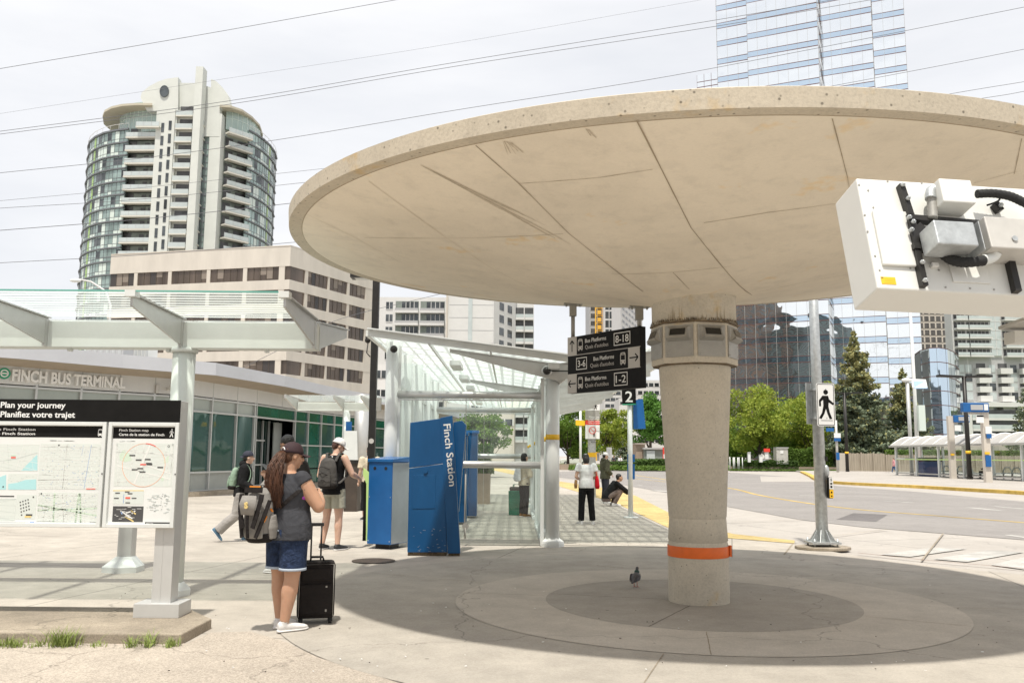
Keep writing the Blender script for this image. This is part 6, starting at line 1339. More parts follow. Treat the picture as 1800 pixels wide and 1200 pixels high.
# lattice tower behind and apartment block at the right edge
t_, f_, z_, h_ = slab_tower('lattice_tower', 'tan high rise with a close grid of windows behind the curved glass building', 1604, 1682, 300, 210, 25, 'beige_fin', 12.5, ang=0, frac=.72, ncol=7, bar='beige_fin', panes='lattice_pane')
Yr = 175.0; rb = thing('apartment_block', 'large grey and white apartment block with many balconies at the right edge', 'apartment building', (D(1760, 700, Yr).x, Yr, 0))
rx = lambda px, Y=Yr: D(px, 650, Y).x
rz = lambda py: D(1740, py, Yr).z
zmid = rz(628); mb = MB(); mb.box((rx(1678), Yr, zmid), (rx(2000), Yr + 3, rz(300))); mb.build('upper_wall', 'apt_white', rb)
mb = MB(); mb.box((rx(1675), Yr, 0), (rx(2000), Yr + 3, zmid)); mb.build('lower_wall', 'apt_grey', rb)
mb = MB(); mb.box((rx(1684), Yr - 2.6, rz(716)), (rx(2000), Yr, rz(708))); mb.box((rx(1684), Yr - 2.6, 0), (rx(1692), Yr, rz(716))); mb.box((rx(1775), Yr - 2.6, 0), (rx(1782), Yr, rz(716))); mb.build('podium_frame', 'apt_white', rb)
fp = 16.2 / F * Yr
for k in range(8):
    z = zmid + .3 + fp * k
    for a, b in ((1680, 1700), (1702, 1742), (1765, 1797), (1800, 1830)):
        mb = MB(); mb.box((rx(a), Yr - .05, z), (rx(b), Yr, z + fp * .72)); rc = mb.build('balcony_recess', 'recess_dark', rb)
        mb = MB(); n = max(2, int((b - a) / 6))
        for q in range(n + 1): x = rx(a + (b - a) * q / n); mb.box((x - .07, Yr - .1, z), (x + .07, Yr - .055, z + fp * .72))
        mb.build('glazing_bars', 'apt_grey', rc)
        mb = MB(); mb.box((rx(a), Yr - 1.5, z - .35), (rx(b), Yr - .0, z)); mb.mslot(1); mb.box((rx(a), Yr - 1.52, z), (rx(b), Yr - 1.48, z + .55)); mb.build('balcony', ['apt_white', 'balc_glass'], rb)
    mb = MB(); mb.box((rx(1744), Yr - .3, z), (rx(1762), Yr + .1, z + fp)); mb.mslot(1); mb.box((rx(1744), Yr - .34, z + fp * .75), (rx(1762), Yr - .31, z + fp * .82)); mb.box((rx(1752.5), Yr - .34, z), (rx(1753.5), Yr - .31, z + fp)); mb.build('window', ['balc_glass', 'apt_white'], rb)
for k in range(5):
    z = rz(650) - fp * k
    for j, px in enumerate((1714, 1752, 1790, 1828)):
        mb = MB(); mb.box((rx(px + 2), Yr - .04, z), (rx(px + 18), Yr - .01, z + fp * .7)); mb.build('window', 'recess_dark', rb)
        mb = MB(); mb.box((rx(px), Yr - 1.5, z - .9), (rx(px + 21), Yr, z + .25)); mb.build('balcony', 'apt_white', rb)
    for px in (1684, 1697, 1738, 1776, 1812):
        mb = MB(); mb.box((rx(px), Yr - .04, z - .5), (rx(px + 11), Yr - .01, z + fp * .55)); mb.build('window', 'balc_glass' if (px + k) % 3 else 'pane_dark', rb)
for k in range(4):
    z = rz(735) - fp * 1.15 * k
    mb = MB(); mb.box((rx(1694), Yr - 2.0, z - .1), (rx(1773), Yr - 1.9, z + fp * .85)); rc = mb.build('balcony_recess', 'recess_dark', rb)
    mb = MB(); mb.box((rx(1693), Yr - 2.5, z - .5), (rx(1774), Yr - 2.1, z - .05)); mb.mslot(1); mb.box((rx(1693), Yr - 2.5, z - .05), (rx(1774), Yr - 2.45, z + .75)); mb.build('balcony', ['apt_white', 'balc_glass'], rb)
# buildings across the street behind the camera: seen only as reflections in the mirror tower
def rear_block(name, label, x, y, w, d, h, m, fh=3.2):
    t = thing(name, label, 'building', (x, y, 0)); mb = MB(); mb.box((x - w / 2, y - d / 2, 0), (x + w / 2, y + d / 2, h)); mb.build('wall', m, t)
    mb = MB()
    for k in range(int(h / fh)): mb.box((x - w / 2 - .1, y - d / 2 - .1, k * fh + 1.2), (x + w / 2 + .1, y + d / 2 + .1, k * fh + 2.6))
    mb.build('window_bands', 'pane_dark', t); return t
rear_block('brick_building', 'dark brown brick building mirrored in the left part of the glass tower', -146, -102, 56, 14, 104, 'brick_far')
rear_block('dark_glass_building', 'dark teal building mirrored in the middle of the glass tower', -101, -116, 36, 12, 74, 'teal_dark')
rear_block('brick_building', 'low dark building mirrored at the foot of the glass tower', -60, -132, 70, 14, 36, 'slab_dark')
rear_block('brick_building', 'long brown building mirrored in the rounded glass building', 30, -120, 60, 14, 40, 'brick_far')
# ---------------------------------------------------------------- trees, hedges and the far side of the road
def leaf_mat(name, c1, c2, tr=.35):
    m = mat(name, c1, .6, col2=c2, scale=1.1, detail=3, spec=.25); n = m.node_tree.nodes; l = m.node_tree.links; o = n['Material Output']; b = n['Principled BSDF']
    t = n.new('ShaderNodeBsdfTranslucent'); mx2 = n.new('ShaderNodeMixShader'); mx2.inputs['Fac'].default_value = tr
    src = b.inputs['Base Color'].links[0].from_socket; l.new(src, t.inputs['Color']); l.new(b.outputs[0], mx2.inputs[1]); l.new(t.outputs[0], mx2.inputs[2]); l.new(mx2.outputs[0], o.inputs['Surface']); return m
leaf_mat('leaf_lime', (0.40, 0.44, 0.07), (0.18, 0.27, 0.04)); leaf_mat('leaf_mid', (0.20, 0.30, 0.05), (0.10, 0.19, 0.03)); leaf_mat('leaf_green', (0.16, 0.32, 0.06), (0.07, 0.18, 0.03))
leaf_mat('spruce', (0.22, 0.26, 0.16), (0.10, 0.135, 0.09), .1); leaf_mat('spruce_tip', (0.44, 0.40, 0.17), (0.24, 0.26, 0.12), .15); leaf_mat('hedge', (0.17, 0.27, 0.05), (0.07, 0.13, 0.02)); leaf_mat('shrub_leaf', (0.12, 0.20, 0.05), (0.06, 0.11, 0.025))
mat('bark', (0.085, 0.065, 0.05), .9, var=.3, scale=8, bump=.4, stretch=(1, 1, .2)); mat('wood_fence', (0.38, 0.33, 0.26), .85, var=.22, scale=2.5, stretch=(3, 3, .2)); mat('planter', (0.32, 0.25, 0.19), .85, var=.15, scale=2)
def leafquad(mb, p, s_, rr_):
    a = Vector((rr_.uniform(-1, 1), rr_.uniform(-1, 1), rr_.uniform(-.6, .9))).normalized(); b = a.cross(Vector((rr_.uniform(-1, 1), rr_.uniform(-1, 1), rr_.uniform(-1, 1)))).normalized(); a *= s_; b *= s_ * .7
    o = len(mb.v); mb.v += [p - a, p + b, p + a * .9, p - b]; mb.f.append([o, o + 1, o + 2, o + 3]); mb.mi.append(mb.k); mb.sm.append(False)
def tree(name, label, base, h, rad, m, seed, trunk=.3, squash=1.0, n=9000, ls=.14, group=None, lo=.22, cone=0.0):
    rr_ = random.Random(seed); t = thing(name, label, 'tree', tuple(base), 0, group); b = Vector(base)
    zc_ = h * (lo + (1 - lo) * .5); rz_ = h * (1 - lo) * .5; clumps = []
    for k in range(46):
        u = rr_.uniform(-1, 1); a = rr_.uniform(0, 2 * PI); q = rr_.random() ** .45; rr2 = math.sqrt(max(0, 1 - u * u)) * rad * q * (1 - cone * (u + 1) / 2)
        clumps.append((Vector((math.cos(a) * rr2, math.sin(a) * rr2 * squash, zc_ + u * rz_ * .86 * max(q, .6))), rad * rr_.uniform(.18, .36)))
    mb = MB(); top = b + Vector((rr_.uniform(-.2, .2), 0, h * .72)); mb.tube([b, b + Vector((.05, 0, h * lo)), b.lerp(top, .7), top], [trunk, trunk * .8, trunk * .4, trunk * .1], 8)
    mb.build('trunk', 'bark', t)
    mb = MB()
    for c, r in clumps[:16]: s_ = b + Vector((0, 0, h * rr_.uniform(lo * .8, .5))); mb.tube([s_, s_.lerp(b + c, .5) + Vector((0, 0, -.1 * rad)), b + c], [trunk * .35, trunk * .2, trunk * .06], 5)
    stuff(mb.build('limbs', 'bark', t))
    mb = MB()
    for _ in range(n):
        c, r = rr_.choice(clumps); d = Vector((rr_.gauss(0, 1), rr_.gauss(0, 1), rr_.gauss(0, 1))).normalized() * r * (rr_.random() ** .33)
        d.z *= .7; leafquad(mb, b + c + d, ls * rr_.uniform(.6, 1.3), rr_)
    stuff(mb.build('crown', m, t)); return t
def spruce(label, base, h, rad, seed, n=15000, ls=.13, tipf=.55, group='spruce trees'):
    rr_ = random.Random(seed); t = thing('spruce_tree', label, 'tree', tuple(base), 0, group); b = Vector(base); mb = MB(); mb.tube([b, b + Vector((0, 0, h))], [rad * .07, .02], 8); mb.build('trunk', 'bark', t)
    br = []
    nl = 26
    for k in range(nl):
        f_ = k / nl; z = h * (.07 + .92 * f_); rr2 = rad * (1 - f_) ** .85 * rr_.uniform(.8, 1.1)
        for q in range(int(5 + 6 * (1 - f_))): br.append((z, rr_.uniform(0, 2 * PI), rr2 * rr_.uniform(.65, 1.12), f_))
    mb = MB(); tot = sum(x[2] for x in br)
    for z, a, r, f_ in br:
        cnt = int(n * r / tot); d = Vector((math.cos(a), math.sin(a), 0)); sd_ = Vector((-d.y, d.x, 0))
        for _ in range(cnt):
            u = rr_.random() ** .7; p = b + d * r * u + Vector((0, 0, z - r * .28 * u + r * .16 * u * u * u * 1.4)) + sd_ * rr_.gauss(0, r * .10) + Vector((0, 0, rr_.gauss(-.05 * r * u, h * .009)))
            mb.k = 1 if (f_ > tipf and rr_.random() < .75) or rr_.random() < .12 else 0
            leafquad(mb, p, ls * rr_.uniform(.6, 1.3), rr_)
    stuff(mb.build('crown', ['spruce', 'spruce_tip'], t)); return t
def on(px, Y): p = D(px, 810, Y); return Vector((p.x, Y, 0))
def hgt(py, Y, px=1400): return D(px, py, Y).z
tree('maple_tree', 'broad lime green maple tree right of the concrete column', on(1335, 108), hgt(675, 108), 4.9, 'leaf_lime', 11, .28, n=15000, ls=.15, lo=.16)
tree('maple_tree', 'denser green tree with lime tips behind the pedestrian sign pole', on(1428, 112), hgt(662, 112), 5.1, 'leaf_lime', 12, .3, n=9000, ls=.16, lo=.10)
tree('shade_tree', 'darker green tree crown low behind the two lime maples', on(1405, 118), hgt(705, 118), 6.2, 'leaf_mid', 13, .3, n=13000, ls=.18, lo=.04)
tree('shade_tree', 'small dark green tree between the column and the lime maple', on(1296, 120), hgt(730, 120), 4.2, 'leaf_mid', 14, .3, n=8000, ls=.17, lo=.05)
spruce('tallest spruce tree with yellowish top in front of the glass tower', on(1511, 104), hgt(574, 104), 5.4, 21, n=42000, ls=.19)
spruce('slimmer spruce tree behind the solar panel pole', on(1594, 110), hgt(640, 110), 4.4, 22, n=26000, ls=.18)
spruce('bluish spruce tree cut by the right edge of the view', on(1815, 110), hgt(655, 110), 3.9, 23, n=9000, ls=.16, tipf=.9)
tree('maple_tree', 'upright bright green tree left of the concrete column', on(1143, 112), hgt(674, 112, 1140), 3.3, 'leaf_green', 31, .25, n=15000, ls=.14, lo=.2, cone=.45)
tree('maple_tree', 'yellow green tree behind the danger sign', on(1066, 122), hgt(702, 122, 1060), 3.5, 'leaf_lime', 32, .25, n=10000, ls=.15, lo=.15)
tree('shade_tree', 'wide dark green tree right of the shelter at the bend', on(998, 130), hgt(700, 130, 990), 4.6, 'leaf_mid', 33, .25, n=12000, ls=.17, lo=.08)
spruce('small dark spruce low behind the danger sign', on(1098, 140), hgt(750, 140, 1098), 3.0, 34, n=4000, ls=.15, tipf=2)
tree('shade_tree', 'green tree seen through the middle of the shelter glass', on(850, 60), hgt(712, 60, 850), 2.0, 'leaf_mid', 35, .12, n=6000, ls=.09, lo=.2)
tree('shade_tree', 'sparse green tree seen through the left of the shelter glass', on(790, 75), hgt(718, 75, 790), 2.6, 'leaf_green', 36, .14, n=5000, ls=.10, lo=.2)
tree('shade_tree', 'hazy green tree far down the street behind the shelter roof', on(1032, 170), hgt(735, 170, 1030), 6, 'leaf_green', 37, .3, n=6000, ls=.2, lo=.1)
def hedge(label, pa, pb, Y0, Y1, h, dp, m='hedge', n=4000, z0=0, ls=.1, seed=4, name='hedge', cat='hedge'):
    rr_ = random.Random(seed); A = on(pa, Y0); B = on(pb, Y1); d = (B - A); s_ = Vector((-d.y, d.x, 0)).normalized(); mb = MB()
    for _ in range(n):
        f_ = rr_.random(); u = rr_.uniform(-.5, .5) * dp; z = rr_.random() ** .6 * h * (1 + .12 * noise.noise(Vector((f_ * 9, seed, 0))))
        leafquad(mb, A + d * f_ + s_ * u + Vector((0, 0, z + z0)), ls * rr_.uniform(.6, 1.3), rr_)
    return stuff(tag(mb.build(name, m), label, cat))
def hb(py, Y, px=1400): return D(px, py, Y).z
hedge('clipped bright hedge behind the pedestrian sign pole', 1384, 1462, 103, 103, hb(789, 103) + .05, 1.2, n=9000, seed=5)
hedge('low dark bushes under the lime maple tree', 1285, 1400, 101.5, 101.5, 1.15, 1.5, 'shrub_leaf', 8000, seed=6, ls=.12)
hedge('low shrubs planted right of the platform 2 pole', 1118, 1180, 96, 98, 1.2, 2, 'shrub_leaf', 7000, seed=7, ls=.12)
hedge('shrubs along the planter behind the crouching man', 1062, 1120, 98, 96, .9, 2, 'shrub_leaf', 5000, seed=8)
hedge('bright green planting behind the bus shelter', 1560, 1830, 92, 92, .5, 1.5, 'hedge', 12000, z0=1.9, seed=9)
# grass verge blades along the kerb
mb = MB(); rr_ = random.Random(9)
for _ in range(6000):
    px = rr_.uniform(1283, 1575); p = on(px, rr_.uniform(97.5, 101)); leafquad(mb, p + Vector((0, 0, .12)), .14, rr_)
for _ in range(5000):
    px = rr_.uniform(1000, 1185); p = on(px, rr_.uniform(92, 95)); leafquad(mb, p + Vector((0, 0, rr_.uniform(.1, .55 if rr_.random() < .3 else .2))), .13, rr_)
g_ = mb.build('verge_grass', 'hedge'); tag(g_, 'rough grass verge along the far side of the road', 'grass'); stuff(g_)
# timber fence, planter wall and low walls
fc_ = thing('timber_fence', 'weathered vertical board fence behind the far bus shelter', 'fence', tuple(on(1640, 96)))
mb = MB(); A, B = on(1490, 97), on(1840, 94); d = (B - A); n = 150; hf = hb(797, 96) + .1
for k in range(n):
    p, q = A + d * (k / n), A + d * ((k + .93) / n); o_ = .02 if k % 2 else 0; mb.box((p.x, p.y - .05 - o_, 0), (q.x, p.y - o_ + .0, hf + rr_.uniform(-.04, .04)))
mb.build('boards', 'wood_fence', fc_)
for k in range(0, 16): p = A + d * (k / 15.5); mb = MB(); mb.box((p.x, p.y - .22, 0), (p.x + .14, p.y - .1, hf + .12)); mb.build('post', 'wood_fence', fc_)
mb = MB(); a, b = on(1475, 97), on(1490, 97); mb.box((a.x, 97, 0), (b.x, 97.3, hf)); tag(mb.build('low_wall', 'podium', bevel=.02), 'short pale wall at the left end of the board fence', 'wall')
mb = MB(); a, b = on(1600, 115), on(1790, 115); mb.box((a.x, 115, 0), (b.x, 120, 3.6)); ph = mb.build('podium_building', 'podium'); mb = MB()
tag(ph, 'low pale stone podium building behind the board fence', 'building')
lb2 = thing('low_building', 'small cream building with a brown roof edge behind the tall spruce', 'building', tuple(on(1560, 118))); x0, x1 = on(1530, 118).x, on(1578, 118).x
mb = MB(); mb.box((x0, 118, 0), (x1, 124, hb(766, 118, 1550))); mb.build('wall', 'white_dirty', lb2); mb = MB(); mb.box((x0 - .3, 117.6, hb(766, 118, 1550)), (x1 + .3, 124, hb(761, 118, 1550))); mb.build('roof', 'stone_brown', lb2)
mb = MB(); a, b = on(975, 97), on(1190, 97); mb.box((a.x, 96.5, 0), (b.x, 97.0, .62)); tag(mb.build('planter_wall', 'planter'), 'low brown planter wall along the far kerb left of the column', 'wall')
mb = MB(); a, b = on(1283, 101), on(1480, 101); mb.box((a.x, 100.9, 0), (b.x, 101.1, .48)); tag(mb.build('planter_wall', 'planter'), 'low brown planter wall under the lime maple trees', 'wall')
# small things near the far trees
def small(name, label, cat, px, Y, boxes):
    t = thing(name, label, cat, tuple(on(px, Y)))
    for nm, x0, y0, x1, y1, m_, d_ in boxes:
        a, b = D(x0, y1, Y), D(x1, y0, Y); mb = MB(); mb.box((a.x, Y - d_, max(0, a.z)), (b.x, Y, b.z)); mb.build(nm, m_, t)
    return t
small('white_cabinet', 'tall white grey cabinet between the lime maple trees', 'cabinet', 1369, 102, [('body', 1360, 787, 1379, 815, 'white_dirty', 1.2), ('notice', 1366, 792, 1371, 797, 'sign_white', 1.25), ('lid', 1359, 786, 1380, 787.5, 'alu', 1.3)])
small('info_sign', 'small sign with a red panel on white legs under the maple', 'sign', 1347, 101, [('panel', 1342, 788, 1352, 794, 'red_plain', .3), ('legs', 1344, 794, 1350, 806, 'sign_white', .2)])
small('white_bollard', 'white bollard left of the small red topped sign', 'bollard', 1316, 100.5, [('shaft', 1314, 796, 1318, 812, 'sign_white', .3), ('cap', 1313.6, 794, 1318.4, 796, 'alu', .35)])
small('white_bollard', 'white bollard right of the small red topped sign', 'bollard', 1336, 100.5, [('shaft', 1334, 800, 1339, 812, 'sign_white', .3), ('cap', 1333.6, 798.5, 1339.4, 800, 'alu', .35)])
br_ = thing('bike_rack', 'row of white bicycle hoops right of the concrete column', 'bike rack', tuple(on(1294, 100)))
for k in range(3):
    a, b = on(1283 + k * 8, 100), on(1289 + k * 8, 100); mb = MB(); mb.tube([(a.x, 100, 0), (a.x, 100, 1.5), (b.x, 100, 1.5), (b.x, 100, 0)], .06, 6); mb.build('hoop', 'sign_white', br_)
small('kiosk', 'grey kiosk with a glazed front behind the platform 2 pole', 'kiosk', 1140, 104, [('body', 1128, 789, 1162, 812, 'recess_mid', 2), ('window', 1132, 792, 1146, 809, 'balc_glass', 2.1), ('roof', 1126, 787, 1164, 789.5, 'alu', 2.3)])
small('poster_board', 'red and white poster board at the left edge of the column', 'poster board', 1171, 100, [('panel', 1165, 786, 1178, 808, 'red_plain', .2), ('white_part', 1166, 798, 1178, 806, 'sign_white', .25)])
small('brown_hut', 'brown rendered hut behind the platform 2 pole', 'hut', 1118, 106, [('wall', 1112, 781, 1127, 812, 'planter', 3), ('roof', 1110, 779, 1129, 781.5, 'stone_brown', 3.3)])
small('electric_cabinet', 'grey metal cabinet left of the danger sign post', 'cabinet', 1072, 110, [('body', 1066, 786, 1074, 806, 'apt_grey', 1), ('door', 1067, 788, 1070, 805, 'galv', 1.05)])
# ---- vehicles and lamps
def car(label, px, Y, L_=4.6, col='white_box'):
    c = on(px, Y); t = thing('parked_car', label, 'car', tuple(c)); y0 = c.y
    prof_ = [(-2.3, .35), (-2.32, .75), (-2.1, .98), (-1.2, 1.08), (-.5, 1.55), (1.3, 1.6), (1.95, 1.1), (2.25, 1.0), (2.3, .35)]
    mb = MB(); n = len(prof_); V = [(c.x + a, y0 - .9, b) for a, b in prof_] + [(c.x + a, y0 + .9, b) for a, b in prof_]; mb.add(V, [list(range(n)), [n + i for i in range(n)][::-1]] + [(i, n + i, n + (i + 1) % n, (i + 1) % n) for i in range(n)]); body = mb.build('body', col, t, bevel=.06)
    mb = MB(); mb.slab([(c.x - 1.0, y0 - .905, 1.1), (c.x + .1, y0 - .905, 1.1), (c.x + .1, y0 - .905, 1.48), (c.x - .48, y0 - .905, 1.48)], .01); mb.slab([(c.x + .2, y0 - .905, 1.1), (c.x + 1.7, y0 - .905, 1.1), (c.x + 1.25, y0 - .905, 1.5), (c.x + .2, y0 - .905, 1.5)], .01); mb.build('window', 'pane_dark', body)
    for x in (-1.45, 1.4):
        mb = MB(); mb.tube([(c.x + x, y0 - .93, .34), (c.x + x, y0 - .7, .34)], .34, 16); w_ = mb.build('wheel', 'rubber', t); mb = MB(); mb.tube([(c.x + x, y0 - .94, .34), (c.x + x, y0 - .92, .34)], .2, 12); mb.build('rim', 'alu', w_)
    mb = MB(); mb.box((c.x - 2.33, y0 - .85, .75), (c.x - 2.2, y0 - .5, .9)); mb.build('headlight', 'sign_white', t); return t
car('white car waiting at the bend beside the yellow sign post', 1010, 142)
def lamp(label, px, Y, ptop, arm, m='black_metal', w_=.11):
    c = on(px, Y); z = D(px, ptop, Y).z; t = thing('street_lamp', label, 'street lamp', tuple(c)); mb = MB(); mb.tube([(c.x, Y, 0), (c.x, Y, z)], [w_ * 1.2, w_], 10); mb.build('pole', m, t)
    mb = MB(); mb.box((c.x - .15, Y - .15, 0), (c.x + .15, Y + .15, .3)); mb.build('base', m, t)
    for s_ in arm: mb = MB(); mb.bar((c.x + s_ * .1, Y, z - .05), (c.x + s_ * 1.9, Y - .1, z + .0), .34, .13, w2=.5, h2=.16); mb.build('lantern', m, t)
    mb = MB(); zb_ = D(px, 797, Y).z; mb.tube([(c.x, Y, zb_), (c.x, Y, zb_ + .2)], w_ * 1.3, 10); mb.build('yellow_band', 'yellow_plain', t)
    return t
lamp('black twin head street lamp before the tall spruce', 1489, 92, 690, (-1, 1), w_=.15)
lamp('black twin head street lamp behind the far bus shelter', 1703, 62, 661, (-1, 1), w_=.14)
cl = thing('street_lamp', 'white cobra head street lamp at the foot of the residential tower', 'street lamp', (D(205, 640, 60).x, 60, 0))
p0, p1, p2 = D(186, 512, 60), D(160, 495, 60), D(140, 491, 60); mb = MB(); mb.tube([(p0.x + .4, 60, 0), (p0.x + .4, 60, p0.z - 1), tuple(p0), tuple(p1), tuple(p2)], [.1, .09, .07, .06, .05], 8); mb.build('pole', 'apt_white', cl); mb = MB(); p = D(133, 493, 60); mb.ball((p.x, 60, p.z), (.42, .2, .14), 14, 8); mb.build('lantern', 'alu_white', cl)
tp_ = thing('tall_pole', 'tall thin pale lighting pole beside the solar panel', 'pole', tuple(on(1614, 80))); c = on(1614, 80); mb = MB(); mb.tube([(c.x, 80, 0), (c.x, 80, hb(538, 80))], [.20, .11], 10); mb.build('shaft', 'alu_white', tp_); z_ = hb(536, 80); mb = MB(); mb.box((c.x - 1.6, 79.8, z_), (c.x + 1.6, 80.2, z_ + .15)); mb.build('crossarm', 'alu_white', tp_)
a, b = D(1615, 757, 79.7), D(1624, 712, 79.7); mb = MB(); mb.box((a.x, 79.5, a.z), (b.x, 79.9, b.z)); mb.build('banner', 'aqua_white', tp_)
so = thing('solar_pole', 'pole topped by a tilted solar panel and a small camera', 'solar pole', tuple(on(1602, 76))); c = on(1602, 76); mb = MB(); mb.tube([(c.x, 76, 0), (c.x, 76, hb(668, 76))], .16, 10); mb.build('pole', 'alu', so)
q = [D(1604, 682, 75.6), D(1630, 682, 75.6), D(1627, 668, 76.6), D(1601, 667, 76.6)]; mb = MB(); mb.slab(q, .08); mb.mslot(1); mb.slab([p + Vector((0, -.22, -.10)) for p in [q[0].lerp(q[2], .06), q[1].lerp(q[3], .06), q[2].lerp(q[0], .06), q[3].lerp(q[1], .06)]], .02); mb.build('solar_panel', ['alu_white', 'map_blue'], so)
mb = MB(); p = D(1594, 668, 76); mb.ball((p.x, 76, p.z), (.5, .25, .2)); mb.build('camera', 'alu_white', so)
# ---- far bus shelter
gF, gB = G(1577, 837), G(1800, 848.5)
dv = (gB - gF); dv.z = 0; dl = dv.length; dn = dv.normalized(); dp_ = Vector((-dn.y, dn.x, 0)); dp_ = dp_ if dp_.y > 0 else -dp_
bs = thing('bus_shelter', 'long bus shelter with arched translucent roof on the far island', 'bus shelter', tuple(gF)); base = gF + Vector((0, 0, .11)); HS = 2.42; DP = 2.2; LN = dl * 1.4
def bp_(s_, d_, z): return base + dn * s_ + dp_ * d_ + Vector((0, 0, z))
nb_ = 7
for k in range(nb_ * 2 + 1):
    s_ = LN * k / nb_ / 2
    for d_ in ((0, DP) if k % 2 == 0 else ()):
        mb = MB(); mb.bar(bp_(s_, d_, 0), bp_(s_, d_, HS), .16, .16, up=dn); mb.build('post', 'alu_white', bs)
    pts = [bp_(s_, -.45 + (DP + .9) * j / 10, HS + .05 + .75 * math.sin(PI * j / 10)) for j in range(11)]; mb = MB(); mb.tube(pts, .06, 6); mb.build('roof_rib', 'sign_white', bs)
mb = MB()
V = [bp_(s_, -.45 + (DP + .9) * j / 10, HS + .02 + .75 * math.sin(PI * j / 10)) for s_ in (-.2, LN) for j in range(11)]; mb.add(V, [(j, j + 1, 12 + j, 11 + j) for j in range(10)])
m = mat('roof_poly', (0.42, 0.40, 0.37), .3, .0, .1, 2); mb.build('roof', 'roof_poly', bs)
mb = MB(); mb.bar(bp_(-.2, -.45, HS), bp_(LN, -.45, HS), .16, .14); mb.build('gutter', 'alu', bs)
for d_ in (0, DP):
    for k in range(nb_):
        mb = MB(); a, b = LN * k / nb_ + .1, LN * (k + 1) / nb_ - .1; mb.add([bp_(a, d_, .25), bp_(b, d_, .25), bp_(b, d_, HS - .1), bp_(a, d_, HS - .1)], [(0, 1, 2, 3)]); mb.build('glass_pane', 'clear_glass', bs)
    mb = MB(); mb.bar(bp_(0, d_ - .012, .2), bp_(LN, d_ - .012, .2), .08, .1); mb.mslot(1); mb.bar(bp_(0, d_ - .03, 1.35), bp_(LN, d_ - .03, 1.35), .02, .07); mb.build('safety_stripe', ['alu', 'lime'], bs)
mb = MB(); mb.bar(bp_(0, 0, 1.4), bp_(0, DP, 1.4), .1, .1); mb.bar(bp_(1.6, 0, 1.4), bp_(0.1, 0, 1.4), .1, .1); mb.build('end_rail', 'alu_white', bs)
for k, f_ in enumerate((.32, .38, .44, .50, .78, .84, .9)):
    hp = thing('seat_hoop', ['first curved metal seat hoop from the left in the far shelter', 'second curved metal seat hoop from the left in the far shelter', 'third curved metal seat hoop from the left in the far shelter', 'fourth curved metal seat hoop just left of the seated person', 'curved metal seat hoop right of the seated person', 'second hoop right of the seated person in the far shelter', 'last hoop at the right end of the far shelter'][k], 'seat', tuple(bp_(dl * f_, 1.3, 0)), 0, 'seat hoops in the far bus shelter')
    mb = MB(); P = [bp_(dl * f_ + x, 1.3, z) for x, z in ((-.5, .05), (-.5, .6), (-.25, .85), (.25, .85), (.5, .6), (.5, .05))]; mb.tube(P, .05, 6); mb.build('hoop', 'alu', hp); mb = MB(); mb.bar(bp_(dl * f_ - .45, 1.3, .45), bp_(dl * f_ + .45, 1.3, .45), .4, .06); mb.build('seat', 'galv', hp)
bin_ = thing('litter_bin', 'blue and black square litter bin inside the far bus shelter', 'bin', tuple(bp_(dl * .20, 1.0, 0))); c = bp_(dl * .20, 1.0, 0); mb = MB(); mb.box((c.x - .7, c.y - .5, c.z), (c.x + .7, c.y + .5, c.z + 1.2), taper=1.08); mb.build('body', 'map_navy' if 'map_navy' in MATS else mat('map_navy', (0.06, 0.09, 0.25), .5), bin_); mb = MB(); mb.box((c.x - .8, c.y - .6, c.z + 1.2), (c.x + .8, c.y + .6, c.z + 1.5)); mb.build('lid', 'black_metal', bin_)
# blue stop flags by the shelter
def flagstop(label, px, Y, pyt, x0, x1, y0, y1, sign):
    c = on(px, Y); t = thing('stop_flag', label, 'stop pole', tuple(c)); mb = MB(); mb.box((c.x - .2, Y - .15, .1), (c.x + .2, Y + .15, D(px, pyt, Y).z)); mb.build('post', 'beige_fin', t)
    a, b = D(x0, y1, Y - .1), D(x1, y0, Y - .1); mb = MB(); mb.box((a.x, Y - .3, a.z), (b.x, Y + .1, b.z)); bx_ = mb.build('display_housing', 'blue_light', t, bevel=.03)
    w2 = b.x - a.x; h2 = b.z - a.z; mb = MB(); mb.box((a.x + w2 * .28, Y - .33, a.z + h2 * .22), (b.x - w2 * .24, Y - .302, b.z - h2 * .22)); mb.build('screen', 'apt_grey', bx_)
    mb = MB(); mb.box((b.x - w2 * .2, Y - .33, a.z + h2 * .2), (b.x - w2 * .05, Y - .302, b.z - h2 * .15)); mb.build('bus_symbol', 'sign_white', bx_)
    mb = MB(); mb.box((a.x + w2 * .3, Y - .12, a.z - .12), (c.x + .2, Y + .12, a.z - .002)); mb.build('bracket', 'beige_fin', t)
    for nm, q0, q1, q2, q3, m_ in sign: a, b = D(q0, q3, Y - .2), D(q2, q1, Y - .2); mb = MB(); mb.box((a.x, Y - .26, a.z), (b.x, Y - .2, b.z)); mb.build(nm, m_, t)
    return t
flagstop('nearer bus stop post with a blue display housing over the far shelter', 1735, 54, 714, 1691, 1735, 708, 724, [('notice', 1716, 729, 1728, 743, 'sign_white'), ('notice_head', 1716, 729.5, 1728, 732.5, 'blue_light'), ('round_plate', 1732, 749, 1742, 762, 'sign_white'), ('blue_plate', 1734, 762, 1742, 770, 'blue_light'), ('yellow_band', 1731, 794, 1739, 798, 'yellow_plain'), ('timetable', 1733, 800, 1741, 820, 'blue_light')])
flagstop('farther bus stop post with a smaller blue display housing', 1674, 64, 731, 1675, 1702, 730, 742, [('notice', 1678, 747, 1688, 757, 'sign_white'), ('yellow_band', 1671, 797, 1677, 800, 'yellow_plain')])
